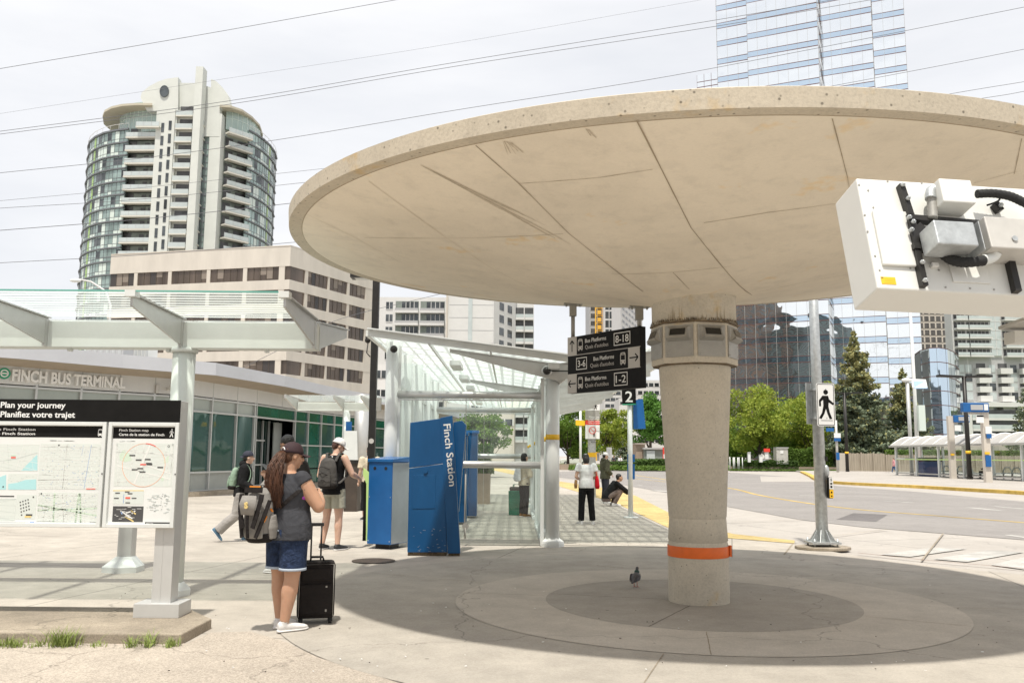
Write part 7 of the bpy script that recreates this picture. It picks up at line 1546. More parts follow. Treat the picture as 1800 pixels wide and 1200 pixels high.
st_ = thing('stop_pole', 'slim bus stop pole with blue and white plates right of the pedestrian sign', 'stop pole', tuple(on(1472, 88))); c = on(1472, 88); mb = MB(); mb.tube([(c.x, 88, 0), (c.x, 88, hb(738, 88))], .13, 8); mb.build('pole', 'white_dirty', st_)
for nm, q0, q1, q2, q3, m_ in (('flag', 1466, 761, 1477, 769, 'sign_white'), ('blue_plate', 1466, 769.5, 1477, 775, 'blue_light'), ('timetable', 1470, 795, 1475, 808, 'blue_light'), ('plate', 1452, 752, 1465, 758, 'blue_light')): a, b = D(q0, q3, 87.8), D(q2, q1, 87.8); mb = MB(); mb.box((a.x, 87.7, a.z), (b.x, 87.8, b.z)); mb.build(nm, m_, st_)
# dark bin and poster stand by the terminal doors
wb = thing('waste_bin', 'brown black waste bin behind the man in the white cap', 'bin', (D(622, 840, 24).x, 24, 0)); a, b = D(610, 858, 24), D(634, 808, 24); mb = MB(); mb.box((a.x, 23.6, 0), (b.x, 24.2, b.z - .1)); mb.build('body', 'stone_dark' if 'stone_dark' in MATS else mat('stone_dark', (0.06, 0.045, 0.035), .6, var=.3, scale=4), wb); mb = MB(); mb.box((a.x - .03, 23.57, b.z - .1), (b.x + .03, 24.23, b.z)); mb.build('lid', 'black_metal', wb)
pb = thing('white_board', 'pale leaning notice board standing by the terminal entrance', 'board', (D(615, 850, 26).x, 26, 0)); a = [D(*p, 26) for p in ((604, 845), (630, 845), (628, 757), (606, 757))]; mb = MB(); mb.slab([(p.x, 26, max(0, p.z)) for p in a], .05); mb.build('panel', 'alu_white', pb); mb = MB(); mb.box((a[0].x, 25.95, 0), (a[1].x, 26.1, .08)); mb.build('foot', 'black_metal', pb)
pg_ = thing('flower_planter', 'brown planter of leafy plants seen through the shelter glass', 'planter', (D(840, 840, 28).x, 28, 0)); a, b = D(834, 828, 28), D(862, 790, 28); mb = MB(); mb.box((a.x, 27.7, 0), (b.x, 28.3, .95), taper=1.05); mb.build('tub', 'planter', pg_)
mb = MB()
for _ in range(700): leafquad(mb, Vector((rr_.uniform(a.x - .1, b.x + .1), 28 + rr_.uniform(-.3, .3), .95 + rr_.random() ** 1.6 * .9)), .06, rr_)
stuff(mb.build('leaves', 'shrub_leaf', pg_))
for i, (px, Y) in enumerate(((806, 19.5), (826, 21.5))):      # further blue cabinets inside
    c = on(px, Y); t = thing('utility_box', ('tall blue cabinet just behind the totem inside the shelter', 'second tall blue cabinet further inside the shelter')[i], 'cabinet', tuple(c)); mb = MB(); mb.box((c.x - .18, Y, .05), (c.x + .18, Y + .45, 1.95 + .1 * i)); mb.build('body', 'ttc_blue', t, bevel=.01); mb = MB(); mb.box((c.x - .21, Y - .03, 1.95 + .1 * i), (c.x + .21, Y + .48, 2.02 + .1 * i)); mb.build('lid', 'blue_lid', t, bevel=.01)

# ---------------------------------------------------------------- overhead power lines
mat('cable_grey', (0.12, 0.12, 0.13), .6)
def cable(label, pts, Y=62, r=.020, k=16):
    P = [D(x, y, Y) for x, y in pts]; a = P[0] + (P[0] - P[1]) * 1.2; b = P[-1] + (P[-1] - P[-2]) * 1.2
    mb = MB(); Q = smooth3([a] + P + [b], 8); mb.tube(Q, r, 5); o = mb.build('power_line', 'cable_grey'); o['group'] = 'power lines across the sky'; return tag(o, label, 'power line', 'power lines across the sky')
cable('uppermost power line at the left rising to the top edge', [(0, 121), (350, 62), (697, 0)])
cable('upper of the close pair of power lines over the residential tower', [(0, 231), (400, 178), (800, 110), (1256, 36), (1500, -6)])
cable('lower of the close pair of power lines over the residential tower', [(0, 236), (400, 184), (800, 117), (1256, 47), (1520, 2)])
cable('power line passing just above the rim of the canopy', [(0, 304), (250, 278), (500, 244), (800, 194), (1143, 140), (1400, 92), (1604, 52), (1800, 13)])
cable('power line crossing the tower at about its middle, thin upper one', [(0, 353), (250, 330), (573, 296), (700, 280)], 64, .014)
cable('power line crossing the tower below the thin upper one', [(0, 366), (250, 350), (544, 320), (700, 302)], 64, .018)
cable('darkest power line crossing the lower part of the tower', [(0, 405), (250, 385), (515, 357), (700, 335)], 60, .024)
cable('power line running along the roof of the beige office block', [(0, 462), (250, 448), (515, 426), (700, 408)], 60, .02)
cable('power line at the right leaving the tower near its middle', [(1256, 190), (1615, 123), (1800, 87)], 66, .02)
cable('upper of two short power lines above the canopy at the far right', [(1500, 196), (1678, 164), (1800, 144)], 66, .02)
cable('lower of two short power lines above the canopy at the far right', [(1500, 206), (1741, 171), (1800, 161)], 66, .02)
cable('faint power line near the top edge left of the glass tower', [(400, 138), (800, 76), (1256, -4)], 90, .012)
cable('thin power line sagging across the beige office block', [(520, 600), (600, 560), (760, 520)], 70, .02)
# ---------------------------------------------------------------- people
def cloth(name, col, rough=.85, var=.18, fold=.42, scale=5):
    m = mat(name, col, rough, var=var, scale=scale, spec=.2); n = m.node_tree.nodes; l = m.node_tree.links; b = n['Principled BSDF']
    t = n.new('ShaderNodeTexCoord'); a = n.new('ShaderNodeTexNoise'); a.inputs['Scale'].default_value = scale; a.inputs['Detail'].default_value = 3; a.inputs['Distortion'].default_value = 1.2
    mp2 = n.new('ShaderNodeMapping'); mp2.inputs['Scale'].default_value = (1, 1, 1.25); l.new(t.outputs['Object'], mp2.inputs['Vector']); l.new(mp2.outputs[0], a.inputs['Vector'])
    bp = n.new('ShaderNodeBump'); bp.inputs['Strength'].default_value = fold; bp.inputs['Distance'].default_value = .06; l.new(a.outputs['Fac'], bp.inputs['Height']); l.new(bp.outputs[0], b.inputs['Normal']); return m
def skin(name, col):
    m = mat(name, col, .5, var=.08, scale=7, spec=.35, bump=.08, bscale=60); b = m.node_tree.nodes['Principled BSDF']; b.inputs['Subsurface Weight'].default_value = .15; b.inputs['Subsurface Radius'].default_value = (.02, .008, .004); b.inputs['Subsurface Scale'].default_value = .5; return m
skin('skin_tan', (0.50, 0.29, 0.19)); skin('skin_light', (0.62, 0.40, 0.30)); skin('skin_brown', (0.27, 0.145, 0.09))
cloth('charcoal', (0.055, 0.057, 0.065)); cloth('denim', (0.028, 0.045, 0.095), var=.5, scale=18); cloth('black_cloth', (0.012, 0.012, 0.013)); cloth('grey_sweat', (0.36, 0.34, 0.32)); cloth('khaki_short', (0.38, 0.37, 0.30)); cloth('white_cloth', (0.70, 0.70, 0.70)); cloth('olive', (0.085, 0.085, 0.055)); cloth('beige_cloth', (0.58, 0.50, 0.38)); cloth('taupe', (0.17, 0.13, 0.115)); cloth('mauve_grey', (0.20, 0.165, 0.16)); cloth('pink_cloth', (0.62, 0.30, 0.32)); cloth('jeans', (0.05, 0.10, 0.22)); cloth('green_bag', (0.26, 0.36, 0.27)); cloth('grey_bag', (0.27, 0.255, 0.235), fold=.35); cloth('dark_bag', (0.085, 0.08, 0.075)); cloth('bag_black', (0.02, 0.017, 0.016)); cloth('red_bag', (0.58, 0.01, 0.02)); cloth('purple', (0.40, 0.07, 0.42))
cloth('teal_bag', (0.02, 0.22, 0.13)); cloth('tan_bag', (0.34, 0.19, 0.08)); mat('shoe_white', (0.72, 0.70, 0.68), .55, var=.08, scale=20); mat('shoe_black', (0.03, 0.03, 0.032), .6); mat('shoe_blue', (0.10, 0.20, 0.30), .6); mat('cap_white', (0.76, 0.74, 0.72), .7, var=.06, scale=9); mat('cap_navy', (0.025, 0.027, 0.045), .8); mat('cap_maroon', (0.035, 0.016, 0.02), .8)
mat('eye_dark', (0.015, 0.01, 0.01), .2); mat('lips', (0.42, 0.16, 0.13), .5); mat('orange_trim', (0.85, 0.28, 0.02), .5); mat('fray', (0.42, 0.48, 0.56), .9)
def hairmat(name, c1, c2): return mat(name, c1, .45, col2=c2, scale=40, stretch=(1, 1, .1), bump=.5, bscale=90)
hairmat('hair_brown', (0.15, 0.065, 0.033), (0.035, 0.015, 0.009)); hairmat('hair_black', (0.018, 0.014, 0.012), (0.006, 0.005, 0.005)); hairmat('hair_auburn', (0.10, 0.04, 0.025), (0.04, 0.018, 0.012))

V3 = Vector
def loft(mb, pts, n=20, side=V3((1, 0, 0))):
    """pts: (centre, half width, half depth[, side]); a closed body of elliptical rings"""
    o = len(mb.v); m = len(pts); P = [V3(p[0]) for p in pts]
    for i in range(m):
        d = (P[min(i + 1, m - 1)] - P[max(i - 1, 0)]).normalized(); s_ = V3(pts[i][3]) if len(pts[i]) > 3 else side; s_ = (s_ - d * s_.dot(d)).normalized(); f_ = d.cross(s_)
        for k in range(n):
            t = 2 * PI * k / n; mb.v.append(P[i] + s_ * math.cos(t) * pts[i][1] + f_ * math.sin(t) * pts[i][2])
    for i in range(m - 1):
        for k in range(n): k2 = (k + 1) % n; mb.f.append([o + i * n + k, o + i * n + k2, o + (i + 1) * n + k2, o + (i + 1) * n + k]); mb.mi.append(mb.k); mb.sm.append(True)
    mb.f.append([o + k for k in range(n)][::-1]); mb.f.append([o + (m - 1) * n + k for k in range(n)]); mb.mi += [mb.k] * 2; mb.sm += [True] * 2; return mb
def blob(mb, c, r, rot=None, n=16, m=12):
    q = MB(); q.ball((0, 0, 0), r, n, m); M = rot or Matrix.Identity(3); o = len(mb.v); mb.v += [V3(c) + M @ p for p in q.v]; mb.f += [[i + o for i in f] for f in q.f]; mb.mi += [mb.k] * len(q.f); mb.sm += [True] * len(q.f); return mb
def mesh_on(mb, name, m, par, voxel=.008, smooth=4, fac=.6):
    o = mb.build(name, m, par, world=False)
    if voxel:
        r = o.modifiers.new('blend', 'REMESH'); r.mode = 'VOXEL'; r.voxel_size = voxel; r.use_smooth_shade = True
        if smooth: q = o.modifiers.new('soften', 'SMOOTH'); q.iterations = smooth; q.factor = fac
    return o
def limb(mb, a, b, c, ra, rb, rc, rj=None):
    """upper segment a-b, lower segment b-c with tapering muscle bulges"""
    a, b, c = V3(a), V3(b), V3(c); rj = rj or rb
    mb.tube([a, a.lerp(b, .3), a.lerp(b, .7), b], [ra, ra * .98, (ra + rb) / 2, rb], 14)
    blob(mb, b, (rb * 1.02,) * 3, n=12, m=8); blob(mb, a, (ra,) * 3, n=12, m=8)
    mb.tube([b, b.lerp(c, .3), b.lerp(c, .7), c], [rb, rb * 1.06, (rb * .45 + rc * .55), rc], 14)
def hand(mb, wr, el, s, curl=.5, palm=None, side=1):
    """palm, four fingers of unequal length and a thumb leaving the side of the palm"""
    wr, el = V3(wr), V3(el); d = (wr - el).normalized(); pn = V3(palm) if palm else V3((0, -1, 0)); pn = (pn - d * pn.dot(d))
    if pn.length < .1: pn = V3((1, 0, 0)) - d * d.x
    pn.normalize(); w_ = d.cross(pn).normalized() * side
    q = wr + d * .045 * s; M = Matrix((w_, pn, d)).transposed(); blob(mb, q, (.040 * s, .016 * s, .052 * s), M)
    for k, (off, ln) in enumerate(((-.030, .066), (-.010, .076), (.011, .072), (.030, .056))):
        b = wr + d * .082 * s + w_ * off * s; p = [b - d * .02 * s]; dd = d.copy(); 
        for j in range(4):
            p.append(p[-1] + dd * ln * s * (.42, .33, .28, .2)[j]); dd = (dd * math.cos(curl * .75) + pn * math.sin(curl * .75)).normalized(); pn_ = pn
        mb.tube(p, [.0092 * s, .009 * s, .0085 * s, .008 * s, .0068 * s], 8); blob(mb, p[-1], (.0068 * s,) * 3, n=8, m=6)
    b = wr + d * .022 * s - w_ * .028 * s; p = [b, b - w_ * .028 * s + d * .018 * s + pn * .008 * s, b - w_ * .036 * s + d * .045 * s + pn * .018 * s, b - w_ * .030 * s + d * .066 * s + pn * .026 * s]; mb.tube(p, [.013 * s, .011 * s, .010 * s, .008 * s], 8); blob(mb, p[-1], (.008 * s,) * 3, n=8, m=6)
DEF = dict(pelvis=(0, 0, .95), waist=(0, .005, 1.10), chest=(0, .0, 1.29), neck=(0, -.01, 1.475), head=(0, .015, 1.62),
           shL=(-.185, -.005, 1.415), elL=(-.235, -.03, 1.13), wrL=(-.24, .05, .90), shR=(.185, -.005, 1.415), elR=(.235, -.03, 1.13), wrR=(.24, .05, .90),
           hipL=(-.09, 0, .91), knL=(-.10, .015, .50), anL=(-.105, -.02, .085), toeL=(-.12, .15, .03), hipR=(.09, 0, .91), knR=(.10, .015, .50), anR=(.105, -.02, .085), toeR=(.12, .15, .03))
class Person:
    def __init__(s, label, loc, rz, H, sk, girth=1.0, voxel=.008, sh_dir=(1, 0, 0), head_rz=0.0, head_tilt=0.0, curl=.7, leg=1.0, arm=1.0, group=None, hands=True, palmL=None, palmR=None, belly=1.0, **J):
        s.s = H / 1.75; s.t = thing('person', label, 'person', tuple(loc), rz, group); s.t.scale = (s.s,) * 3; s.vx = voxel / s.s
        s.J = {k: V3(v) for k, v in {**DEF, **J}.items()}; J = s.J; s.g = g = girth; s.side = V3(sh_dir); s.leg = leg; s.armf = arm; s.belly = belly
        mb = MB(); s.torso(mb, 0)
        for q in 'LR':
            limb(mb, J['sh' + q], J['el' + q], J['wr' + q], .052 * arm, .040 * arm, .027 * (1 + (arm - 1) * .5)); limb(mb, J['hip' + q], J['kn' + q], J['an' + q], .090 * leg, .058 * leg, .038 * (1 + (leg - 1) * .6))
            kn, an = J['kn' + q], J['an' + q]; d = (an - kn).normalized(); bk = (J['toe' + q] - an); bk = (bk - d * bk.dot(d)).normalized(); blob(mb, kn.lerp(an, .30) - bk * .018, (.050 * leg, .050 * leg, .12), (d.to_track_quat('Z', 'Y')).to_matrix())
            mb.tube([an - V3((0, 0, .02)), an.lerp(J['toe' + q], .9)], [.032, .022], 8)
            if hands: hand(mb, J['wr' + q], J['el' + q], 1, curl, palmL if q == 'L' else palmR, 1 if q == 'R' else -1)
            else: blob(mb, J['wr' + q] + (J['wr' + q] - J['el' + q]).normalized() * .06, (.035, .03, .05))
        mb.tube([J['neck'] - V3((0, 0, .05)), J['neck'].lerp(J['head'], .75)], [.062, .055], 14)
        s.HM = Matrix.Rotation(head_rz, 3, 'Z') @ Matrix.Rotation(head_tilt, 3, 'X'); h = J['head']; s.h = h; P = lambda a, b, c: h + s.HM @ V3((a, b, c)); s.P = P
        blob(mb, P(0, -.012, .03), (.076, .096, .095), s.HM); blob(mb, P(0, .028, -.035), (.058, .062, .082), s.HM); blob(mb, P(0, .055, -.088), (.030, .028, .024), s.HM)      # skull, face, chin
        blob(mb, P(0, .072, .028), (.052, .022, .018), s.HM)                                                                     # brow
        mb.tube([P(0, .082, .018), P(0, .102, -.012), P(0, .108, -.026)], [.009, .013, .015], 8); blob(mb, P(0, .100, -.028), (.019, .013, .010), s.HM)   # nose
        blob(mb, P(0, .084, -.056), (.025, .012, .012), s.HM)
        for e in (-1, 1): blob(mb, P(e * .078, -.002, -.004), (.010, .020, .031), s.HM); blob(mb, P(e * .038, .062, -.022), (.024, .02, .022), s.HM)
        s.body = mesh_on(mb, 'body', sk, s.t, s.vx, 3)
        mb = MB()
        for e in (-1, 1): blob(mb, P(e * .031, .084, .006), (.012, .007, .007), s.HM, 8, 6)
        mb.k = 1; blob(mb, P(0, .094, -.056), (.022, .006, .006), s.HM, 8, 6); mb.build('facial_features', ['eye_dark', 'lips'], s.t, world=False)
    def torso(s, mb, e, z0=0, z1=9, e2=None):
        J = s.J; g = s.g; pts = [(J['pelvis'] - V3((0, 0, .10)), .150 * g, .115 * g), (J['pelvis'], .172 * g, .128 * g), (J['pelvis'].lerp(J['waist'], .6), .158 * g, .120 * g * s.belly), (J['waist'], .145 * g, .112 * g * s.belly), (J['waist'].lerp(J['chest'], .5), .152 * g, .115 * g * (1 + s.belly) / 2), (J['chest'], .168 * g, .122 * g), (J['chest'].lerp(J['neck'], .45), .180 * (g * .6 + .4), .110 * (g * .7 + .3)), (J['chest'].lerp(J['neck'], .72), .165 * (g * .5 + .5), .088), (J['chest'].lerp(J['neck'], .9), .10, .07), (J['neck'], .062, .060)]
        k = [i for i in range(len(pts)) if z0 <= i <= z1]; loft(mb, [(pts[i][0], pts[i][1] + e, pts[i][2] + e, s.side) for i in k])
    def top(s, m, e=.014, sleeve=None, hem=.0, hood=False, neckcut=8, name='shirt'):
        J = s.J; mb = MB(); s.torso(mb, e, 1, neckcut); b = J['pelvis']; g = s.g
        loft(mb, [(b - V3((0, 0, .05 + hem)), .176 * g + e + .008, .132 * g + e + .006, s.side), (b + V3((0, 0, .04)), .174 * g + e, .130 * g + e, s.side), (J['waist'], .15 * g + e, .116 * g * s.belly + e, s.side)])
        for q in 'LR':
            a, el, wr = J['sh' + q], J['el' + q], J['wr' + q]; r = .055 * s.armf + e
            if sleeve == 'long': mb.tube([a, a.lerp(el, .5), el], [r + .008, r, r - .006], 14); blob(mb, el, (r - .006,) * 3); blob(mb, a, (r + .008,) * 3); mb.tube([el, el.lerp(wr, .6), el.lerp(wr, .98)], [r - .006, r - .014, r - .018], 14)
            elif sleeve and sleeve < .2: blob(mb, a, (r - .014,) * 3); mb.tube([a, a.lerp(el, .14)], [r - .014, r - .006], 16)
            elif sleeve: blob(mb, a, (r + .006,) * 3); mb.tube([a, a.lerp(el, sleeve)], [r + .006, r + .010], 14)
        if hood: blob(mb, J['neck'] + V3((0, -.06, .03)), (.11, .08, .07)); blob(mb, J['neck'] + V3((0, -.01, .01)), (.10, .09, .05))
        return mesh_on(mb, name, m, s.t, s.vx * 1.15, 3)
    def bottom(s, m, to=1.0, flare=0.0, e=.014, name='trousers', up=.03):
        J = s.J; g = s.g; mb = MB(); b = J['pelvis']; hd = J['hipL'].lerp(J['hipR'], .5); ax = (b - hd); 
        loft(mb, [(b - V3((0, 0, .13)), .155 * g + e, .120 * g + e, s.side), (b, .172 * g + e, .128 * g + e, s.side), (b + V3((0, 0, up)) + (J['waist'] - b) * .15, .164 * g + e, .122 * g + e, s.side)])
        for q in 'LR':
            h, k, a = J['hip' + q], J['kn' + q], J['an' + q]; r0, r1 = .092 * s.leg + e, .060 * s.leg + e
            blob(mb, h, (r0,) * 3)
            if to <= .5: mb.tube([h, h.lerp(k, to * 2)], [r0, r0 * (1 - to * .35) + flare], 18)
            else:
                mb.tube([h, h.lerp(k, .5), k], [r0, (r0 + r1) / 2 + .006, r1 + flare * .4], 16); blob(mb, k, (r1 + flare * .4,) * 3); f_ = (to - .5) * 2; mb.tube([k, k.lerp(a, .5 * f_), k.lerp(a, f_) + V3((0, 0, -.02))], [r1 + flare * .4, r1 * .95 + flare * .7, .048 + e + flare], 16)
        return mesh_on(mb, name, m, s.t, s.vx * 1.15, 3)
    def shoes(s, m, sole='shoe_white', sock=None):
        J = s.J
        for q in 'LR':
            a, t = J['an' + q], J['toe' + q]; d = (t - a); L_ = d.length; dn = d.normalized(); up = V3((0, 0, 1)); up = (up - dn * up.dot(dn)).normalized(); sd_ = dn.cross(up)
            f_ = V3((d.x, d.y, 0)); flat = abs(t.z - .03) < .02 and a.z < .13
            if flat: dn = f_.normalized(); up = V3((0, 0, 1)); sd_ = dn.cross(up); base = V3((a.x, a.y, 0)); tip = V3((t.x, t.y, 0)); Ls = (tip - base).length
            else: base = a - up * .075; tip = t - up * .02; Ls = (tip - base).length; dn = (tip - base).normalized(); sd_ = dn.cross(up).normalized(); up = sd_.cross(dn)
            def X(y, z, w_, hh): return (base + dn * y + up * z, w_, hh, sd_)
            mb = MB(); loft(mb, [X(-.062, .048, .020, .030), X(-.050, .048, .034, .042), X(0, .052, .037, .050), X(.05, .046, .040, .042), X(Ls * .7, .038, .044, .032), X(Ls + .01, .033, .040, .024), X(Ls + .045, .028, .022, .014)], 16, sd_)
            mb.tube([base + up * .05, base + up * .10 - dn * .004], [.040, .042], 14); sh_ = mesh_on(mb, 'shoe', m, s.t, .006, 2)
            mb = MB(); loft(mb, [X(-.066, .012, .022, .013), X(-.05, .012, .038, .0135), X(.03, .012, .041, .0135), X(Ls * .7, .012, .048, .0135), X(Ls + .02, .013, .042, .0135), X(Ls + .052, .016, .022, .011)], 16, sd_); mb.build('sole', sole, sh_, world=False)
            if sock: mb = MB(); mb.tube([base + up * .09, a + (J['kn' + q] - a).normalized() * .06], [.043, .040], 14); mb.build('sock', sock, s.t, world=False)
    def hair(s, m, style='short'):
        P = s.P; mb = MB(); blob(mb, P(0, -.022, .045), (.083, .098, .090), s.HM)
        if style == 'bob': blob(mb, P(0, -.045, -.02), (.086, .078, .11), s.HM); blob(mb, P(0, -.03, -.08), (.082, .06, .06), s.HM)
        if style == 'short': blob(mb, P(0, -.05, .0), (.072, .06, .075), s.HM)
        o = mesh_on(mb, 'hair', m, s.t, .008, 2)
        tx = o.modifiers.new('strands', 'DISPLACE'); tt = bpy.data.textures.get('hair_noise') or bpy.data.textures.new('hair_noise', 'CLOUDS'); tt.noise_scale = .022; tx.texture = tt; tx.strength = .012; tx.mid_level = .5; return o
    def cap(s, m, back=False, strap=None):
        P = s.P; mb = MB(); n = 18; e = -1 if back else 1
        R_ = [(0, -.01, .135, .0), (0, -.01, .130, .035), (0, -.011, .112, .064), (0, -.012, .085, .082), (0, -.012, .055, .090), (0, -.012, .030, .0925)]
        o = len(mb.v)
        for (a, b, z, r) in R_:
            rr_ = max(r, .002)
            for k in range(n): t = 2 * PI * k / n; mb.v.append(P(math.cos(t) * rr_ * .93, b + math.sin(t) * rr_ * 1.12, z))
        for i in range(len(R_) - 1):
            for k in range(n): k2 = (k + 1) % n; mb.f.append([o + i * n + k, o + (i + 1) * n + k, o + (i + 1) * n + k2, o + i * n + k2]); mb.mi.append(0); mb.sm.append(True)
        blob(mb, P(0, -.01, .137), (.008, .008, .004), s.HM, 8, 6); c = mb.build('cap', m, s.t, world=False); sd_ = c.modifiers.new('thick', 'SOLIDIFY'); sd_.thickness = .006; sd_.offset = 1
        mb = MB(); V = []
        for j in range(9):
            t = (-.42 + .84 * j / 8) * PI * .9; x = math.sin(t) * .082; V += [P(x, e * (math.cos(t) * .098) - .012, .036 - abs(x) * .05), P(x * .82, e * (.165 + math.cos(t) * .012 - abs(x) * .55) - .0, .022 - abs(x) * .25)]
        mb.add(V, [(2 * j, 2 * j + 1, 2 * j + 3, 2 * j + 2) for j in range(8)]); mb.smooth = True; bm_ = mb.build('brim', m, c, world=False); q = bm_.modifiers.new('thick', 'SOLIDIFY'); q.thickness = .005; q.offset = 0
        if strap:
            mb = MB(); P_ = [P(math.sin(t) * .05, -.104 - .004 * math.cos(t), .040 + .038 * math.cos(t * 1.0)) for t in [(-1.25 + 2.5 * j / 10) for j in range(11)]]; mb.tube(P_, .0055, 6); mb.build('strap', strap, c, world=False)
        return c
def rucksack(p, m, m2, W, Hh, Dp, c, rz=0, tilt=0, straps=True, name='backpack', dark_base=True, strapm=None, pocket=.62):
    """rounded sack worn by person p; c = centre of the face against the back, in the person's frame"""
    M = Matrix.Rotation(rz, 3, 'Z') @ Matrix.Rotation(tilt, 3, 'X'); c = V3(c); X = lambda a, b, z: c + M @ V3((a, b, z)); sd_ = M @ V3((1, 0, 0))
    mb = MB(); loft(mb, [(X(0, -Dp * .5, -Hh * .5), W * .40, Dp * .42, sd_), (X(0, -Dp * .5, -Hh * .42), W * .5, Dp * .52, sd_), (X(0, -Dp * .5, -Hh * .1), W * .51, Dp * .55, sd_), (X(0, -Dp * .46, Hh * .2), W * .47, Dp * .46, sd_), (X(0, -Dp * .42, Hh * .4), W * .38, Dp * .36, sd_), (X(0, -Dp * .38, Hh * .5), W * .22, Dp * .22, sd_)], 24)
    b = mesh_on(mb, name, m, p.t, .008, 3)
    mb = MB(); loft(mb, [(X(0, -Dp * .95, -Hh * .42), W * .34, Dp * .16, sd_), (X(0, -Dp * .98, -Hh * .25), W * .38, Dp * .2, sd_), (X(0, -Dp * .92, Hh * (pocket - .55)), W * .33, Dp * .14, sd_)], 18); mesh_on(mb, 'pocket', m2, b, .008, 2)
    if dark_base: mb = MB(); loft(mb, [(X(0, -Dp * .5, -Hh * .515), W * .40, Dp * .44, sd_), (X(0, -Dp * .5, -Hh * .44), W * .515, Dp * .55, sd_), (X(0, -Dp * .5, -Hh * .34), W * .525, Dp * .57, sd_)], 24); mb.build('base', 'bag_black', b, world=False)
    mb = MB(); mb.tube([X(-.03, -.01, Hh * .48), X(-.025, -.03, Hh * .54), X(.025, -.03, Hh * .54), X(.03, -.01, Hh * .48)], .008, 6); mb.build('handle', strapm or m2, b, world=False)
    if straps:
        for q, e in (('L', -1), ('R', 1)):
            sh = p.J['sh' + q] * .62 + p.J['neck'] * .38 + V3((0, 0, .0)); g = p.g
            f = V3((0, .135 * g, -.12)); mb = MB(); P_ = smooth3([X(e * W * .25, 0, Hh * .38), sh + V3((0, -.05, .045)), sh + V3((0, .05, .035)), sh + V3((e * .02, .125 * g, -.10)), sh + V3((e * .07, .08 * g, -.28)), X(e * W * .42, 0, -Hh * .36)], 5)
            for i in range(len(P_) - 1): mb.bar(P_[i], P_[i + 1], .045, .012, up=(V3((0, 0, 1)) if abs((P_[i + 1] - P_[i]).normalized().z) < .6 else V3((0, 1, 0))))
            mb.build('strap', strapm or m2, b, world=False)
    return b, X, M

# 1. foreground woman
wp_ = G(498, 1108)
W1 = Person('woman seen from behind in charcoal sleeveless top, denim shorts and long ponytail', (wp_.x, wp_.y, .008), R(-38), 1.61, 'skin_tan', 1.40, .008, head_rz=R(-20), head_tilt=R(-6), leg=1.22, arm=1.50, belly=1.10,
            shL=(-.185, .0, 1.41), elL=(-.27, .05, 1.14), wrL=(-.10, .28, 1.16), shR=(.185, .0, 1.40), elR=(.31, .11, 1.15), wrR=(.08, .31, 1.25), head=(.01, .025, 1.615), palmL=(0, 0, 1), palmR=(-1, 0, 0),
            hipL=(-.11, 0, .90), hipR=(.11, 0, .90), knL=(-.11, .01, .49), knR=(.11, -.01, .49), anL=(-.10, .03, .085), toeL=(-.13, .20, .03), anR=(.085, -.06, .085), toeR=(.13, .12, .03), curl=1.1)
W1.top('charcoal', .018, sleeve=.16, hem=.06); W1.bottom('denim', .40, .012, .020, 'shorts'); W1.shoes('shoe_white', 'shoe_white', 'white_cloth'); W1.hair('hair_brown', 'short'); W1.cap('cap_maroon', False, 'sign_white')
mb = MB(); blob(mb, W1.J['shR'] + V3((.0, .01, -.16)), (.06, .075, .05)); mesh_on(mb, 'side_top', 'purple', W1.t, .008, 2)
mb = MB(); g = W1.g
for q in 'LR':
    h, k = W1.J['hip' + q], W1.J['kn' + q]; c = h.lerp(k, .80); r = (.092 * 1.22 + .020) * .86 + .016
    mb.tube([c + V3((0, 0, .012)), c + V3((0, 0, -.012))], r, 22)
mb.build('rolled_hem', 'fray', W1.t, world=False)
mb = MB(); b = W1.J['pelvis']; mb.slab([b + V3((.04, -.188, -.11)), b + V3((.14, -.17, -.11)), b + V3((.14, -.175, -.01)), b + V3((.04, -.192, -.01))], .004); mb.k = 1; mb.slab([b + V3((.09, -.197, -.02)), b + V3((.12, -.19, -.022)), b + V3((.12, -.19, -.012)), b + V3((.09, -.197, -.010))], .003); mb.build('back_pocket', ['denim', 'fray'], W1.t, world=False)
# ponytail: a bundle of wavy strands
P = W1.P; mb = MB(); r3 = random.Random(5)
for k in range(620):
    a = r3.uniform(0, 2 * PI); q = r3.random() ** .5; o = V3((math.cos(a) * .022 * q, math.sin(a) * .018 * q, 0)); fan = V3((math.cos(a) * .105 * q + .07, math.sin(a) * .04 * q, 0)); ln = r3.uniform(.34, .54); ph = r3.uniform(0, 6)
    st = P(0.0, -.105, .045) + o; pts = []
    for j in range(9):
        f_ = j / 8; p = st + V3((.01 * f_, -.03 * math.sin(min(1, f_ * 1.6) * PI * .62), 0)) + V3((.0, -.115 * min(1, f_ * 1.7), -ln * f_ ** 1.15 + .02 * math.sin(f_ * PI))) + fan * f_ ** .7 * (1.25 - .35 * f_) + V3((math.sin(ph + f_ * 11) * .012, math.cos(ph + f_ * 9) * .009, 0)); pts.append(p)
    mb.tube(pts, [.0028, .0032, .0034, .0034, .0032, .003, .0026, .002, .0008], 4)
stuff(mb.build('ponytail', 'hair_brown', W1.t, world=False))
mb = MB(); P_ = [W1.J['shR'] + V3((.053, -.035, -.045)), ]; c = W1.J['shR'].lerp(W1.J['elR'], .30); n_ = (V3((.9, -.5, 0))).normalized(); mb.slab([c + n_ * .068 + V3((-.02, -.03, -.02)), c + n_ * .070 + V3((.0, .0, -.03)), c + n_ * .070 + V3((.005, .01, .005)), c + n_ * .069 + V3((-.015, -.02, .012))], .001); mb.build('tattoo', 'map_dark', W1.t, world=False)
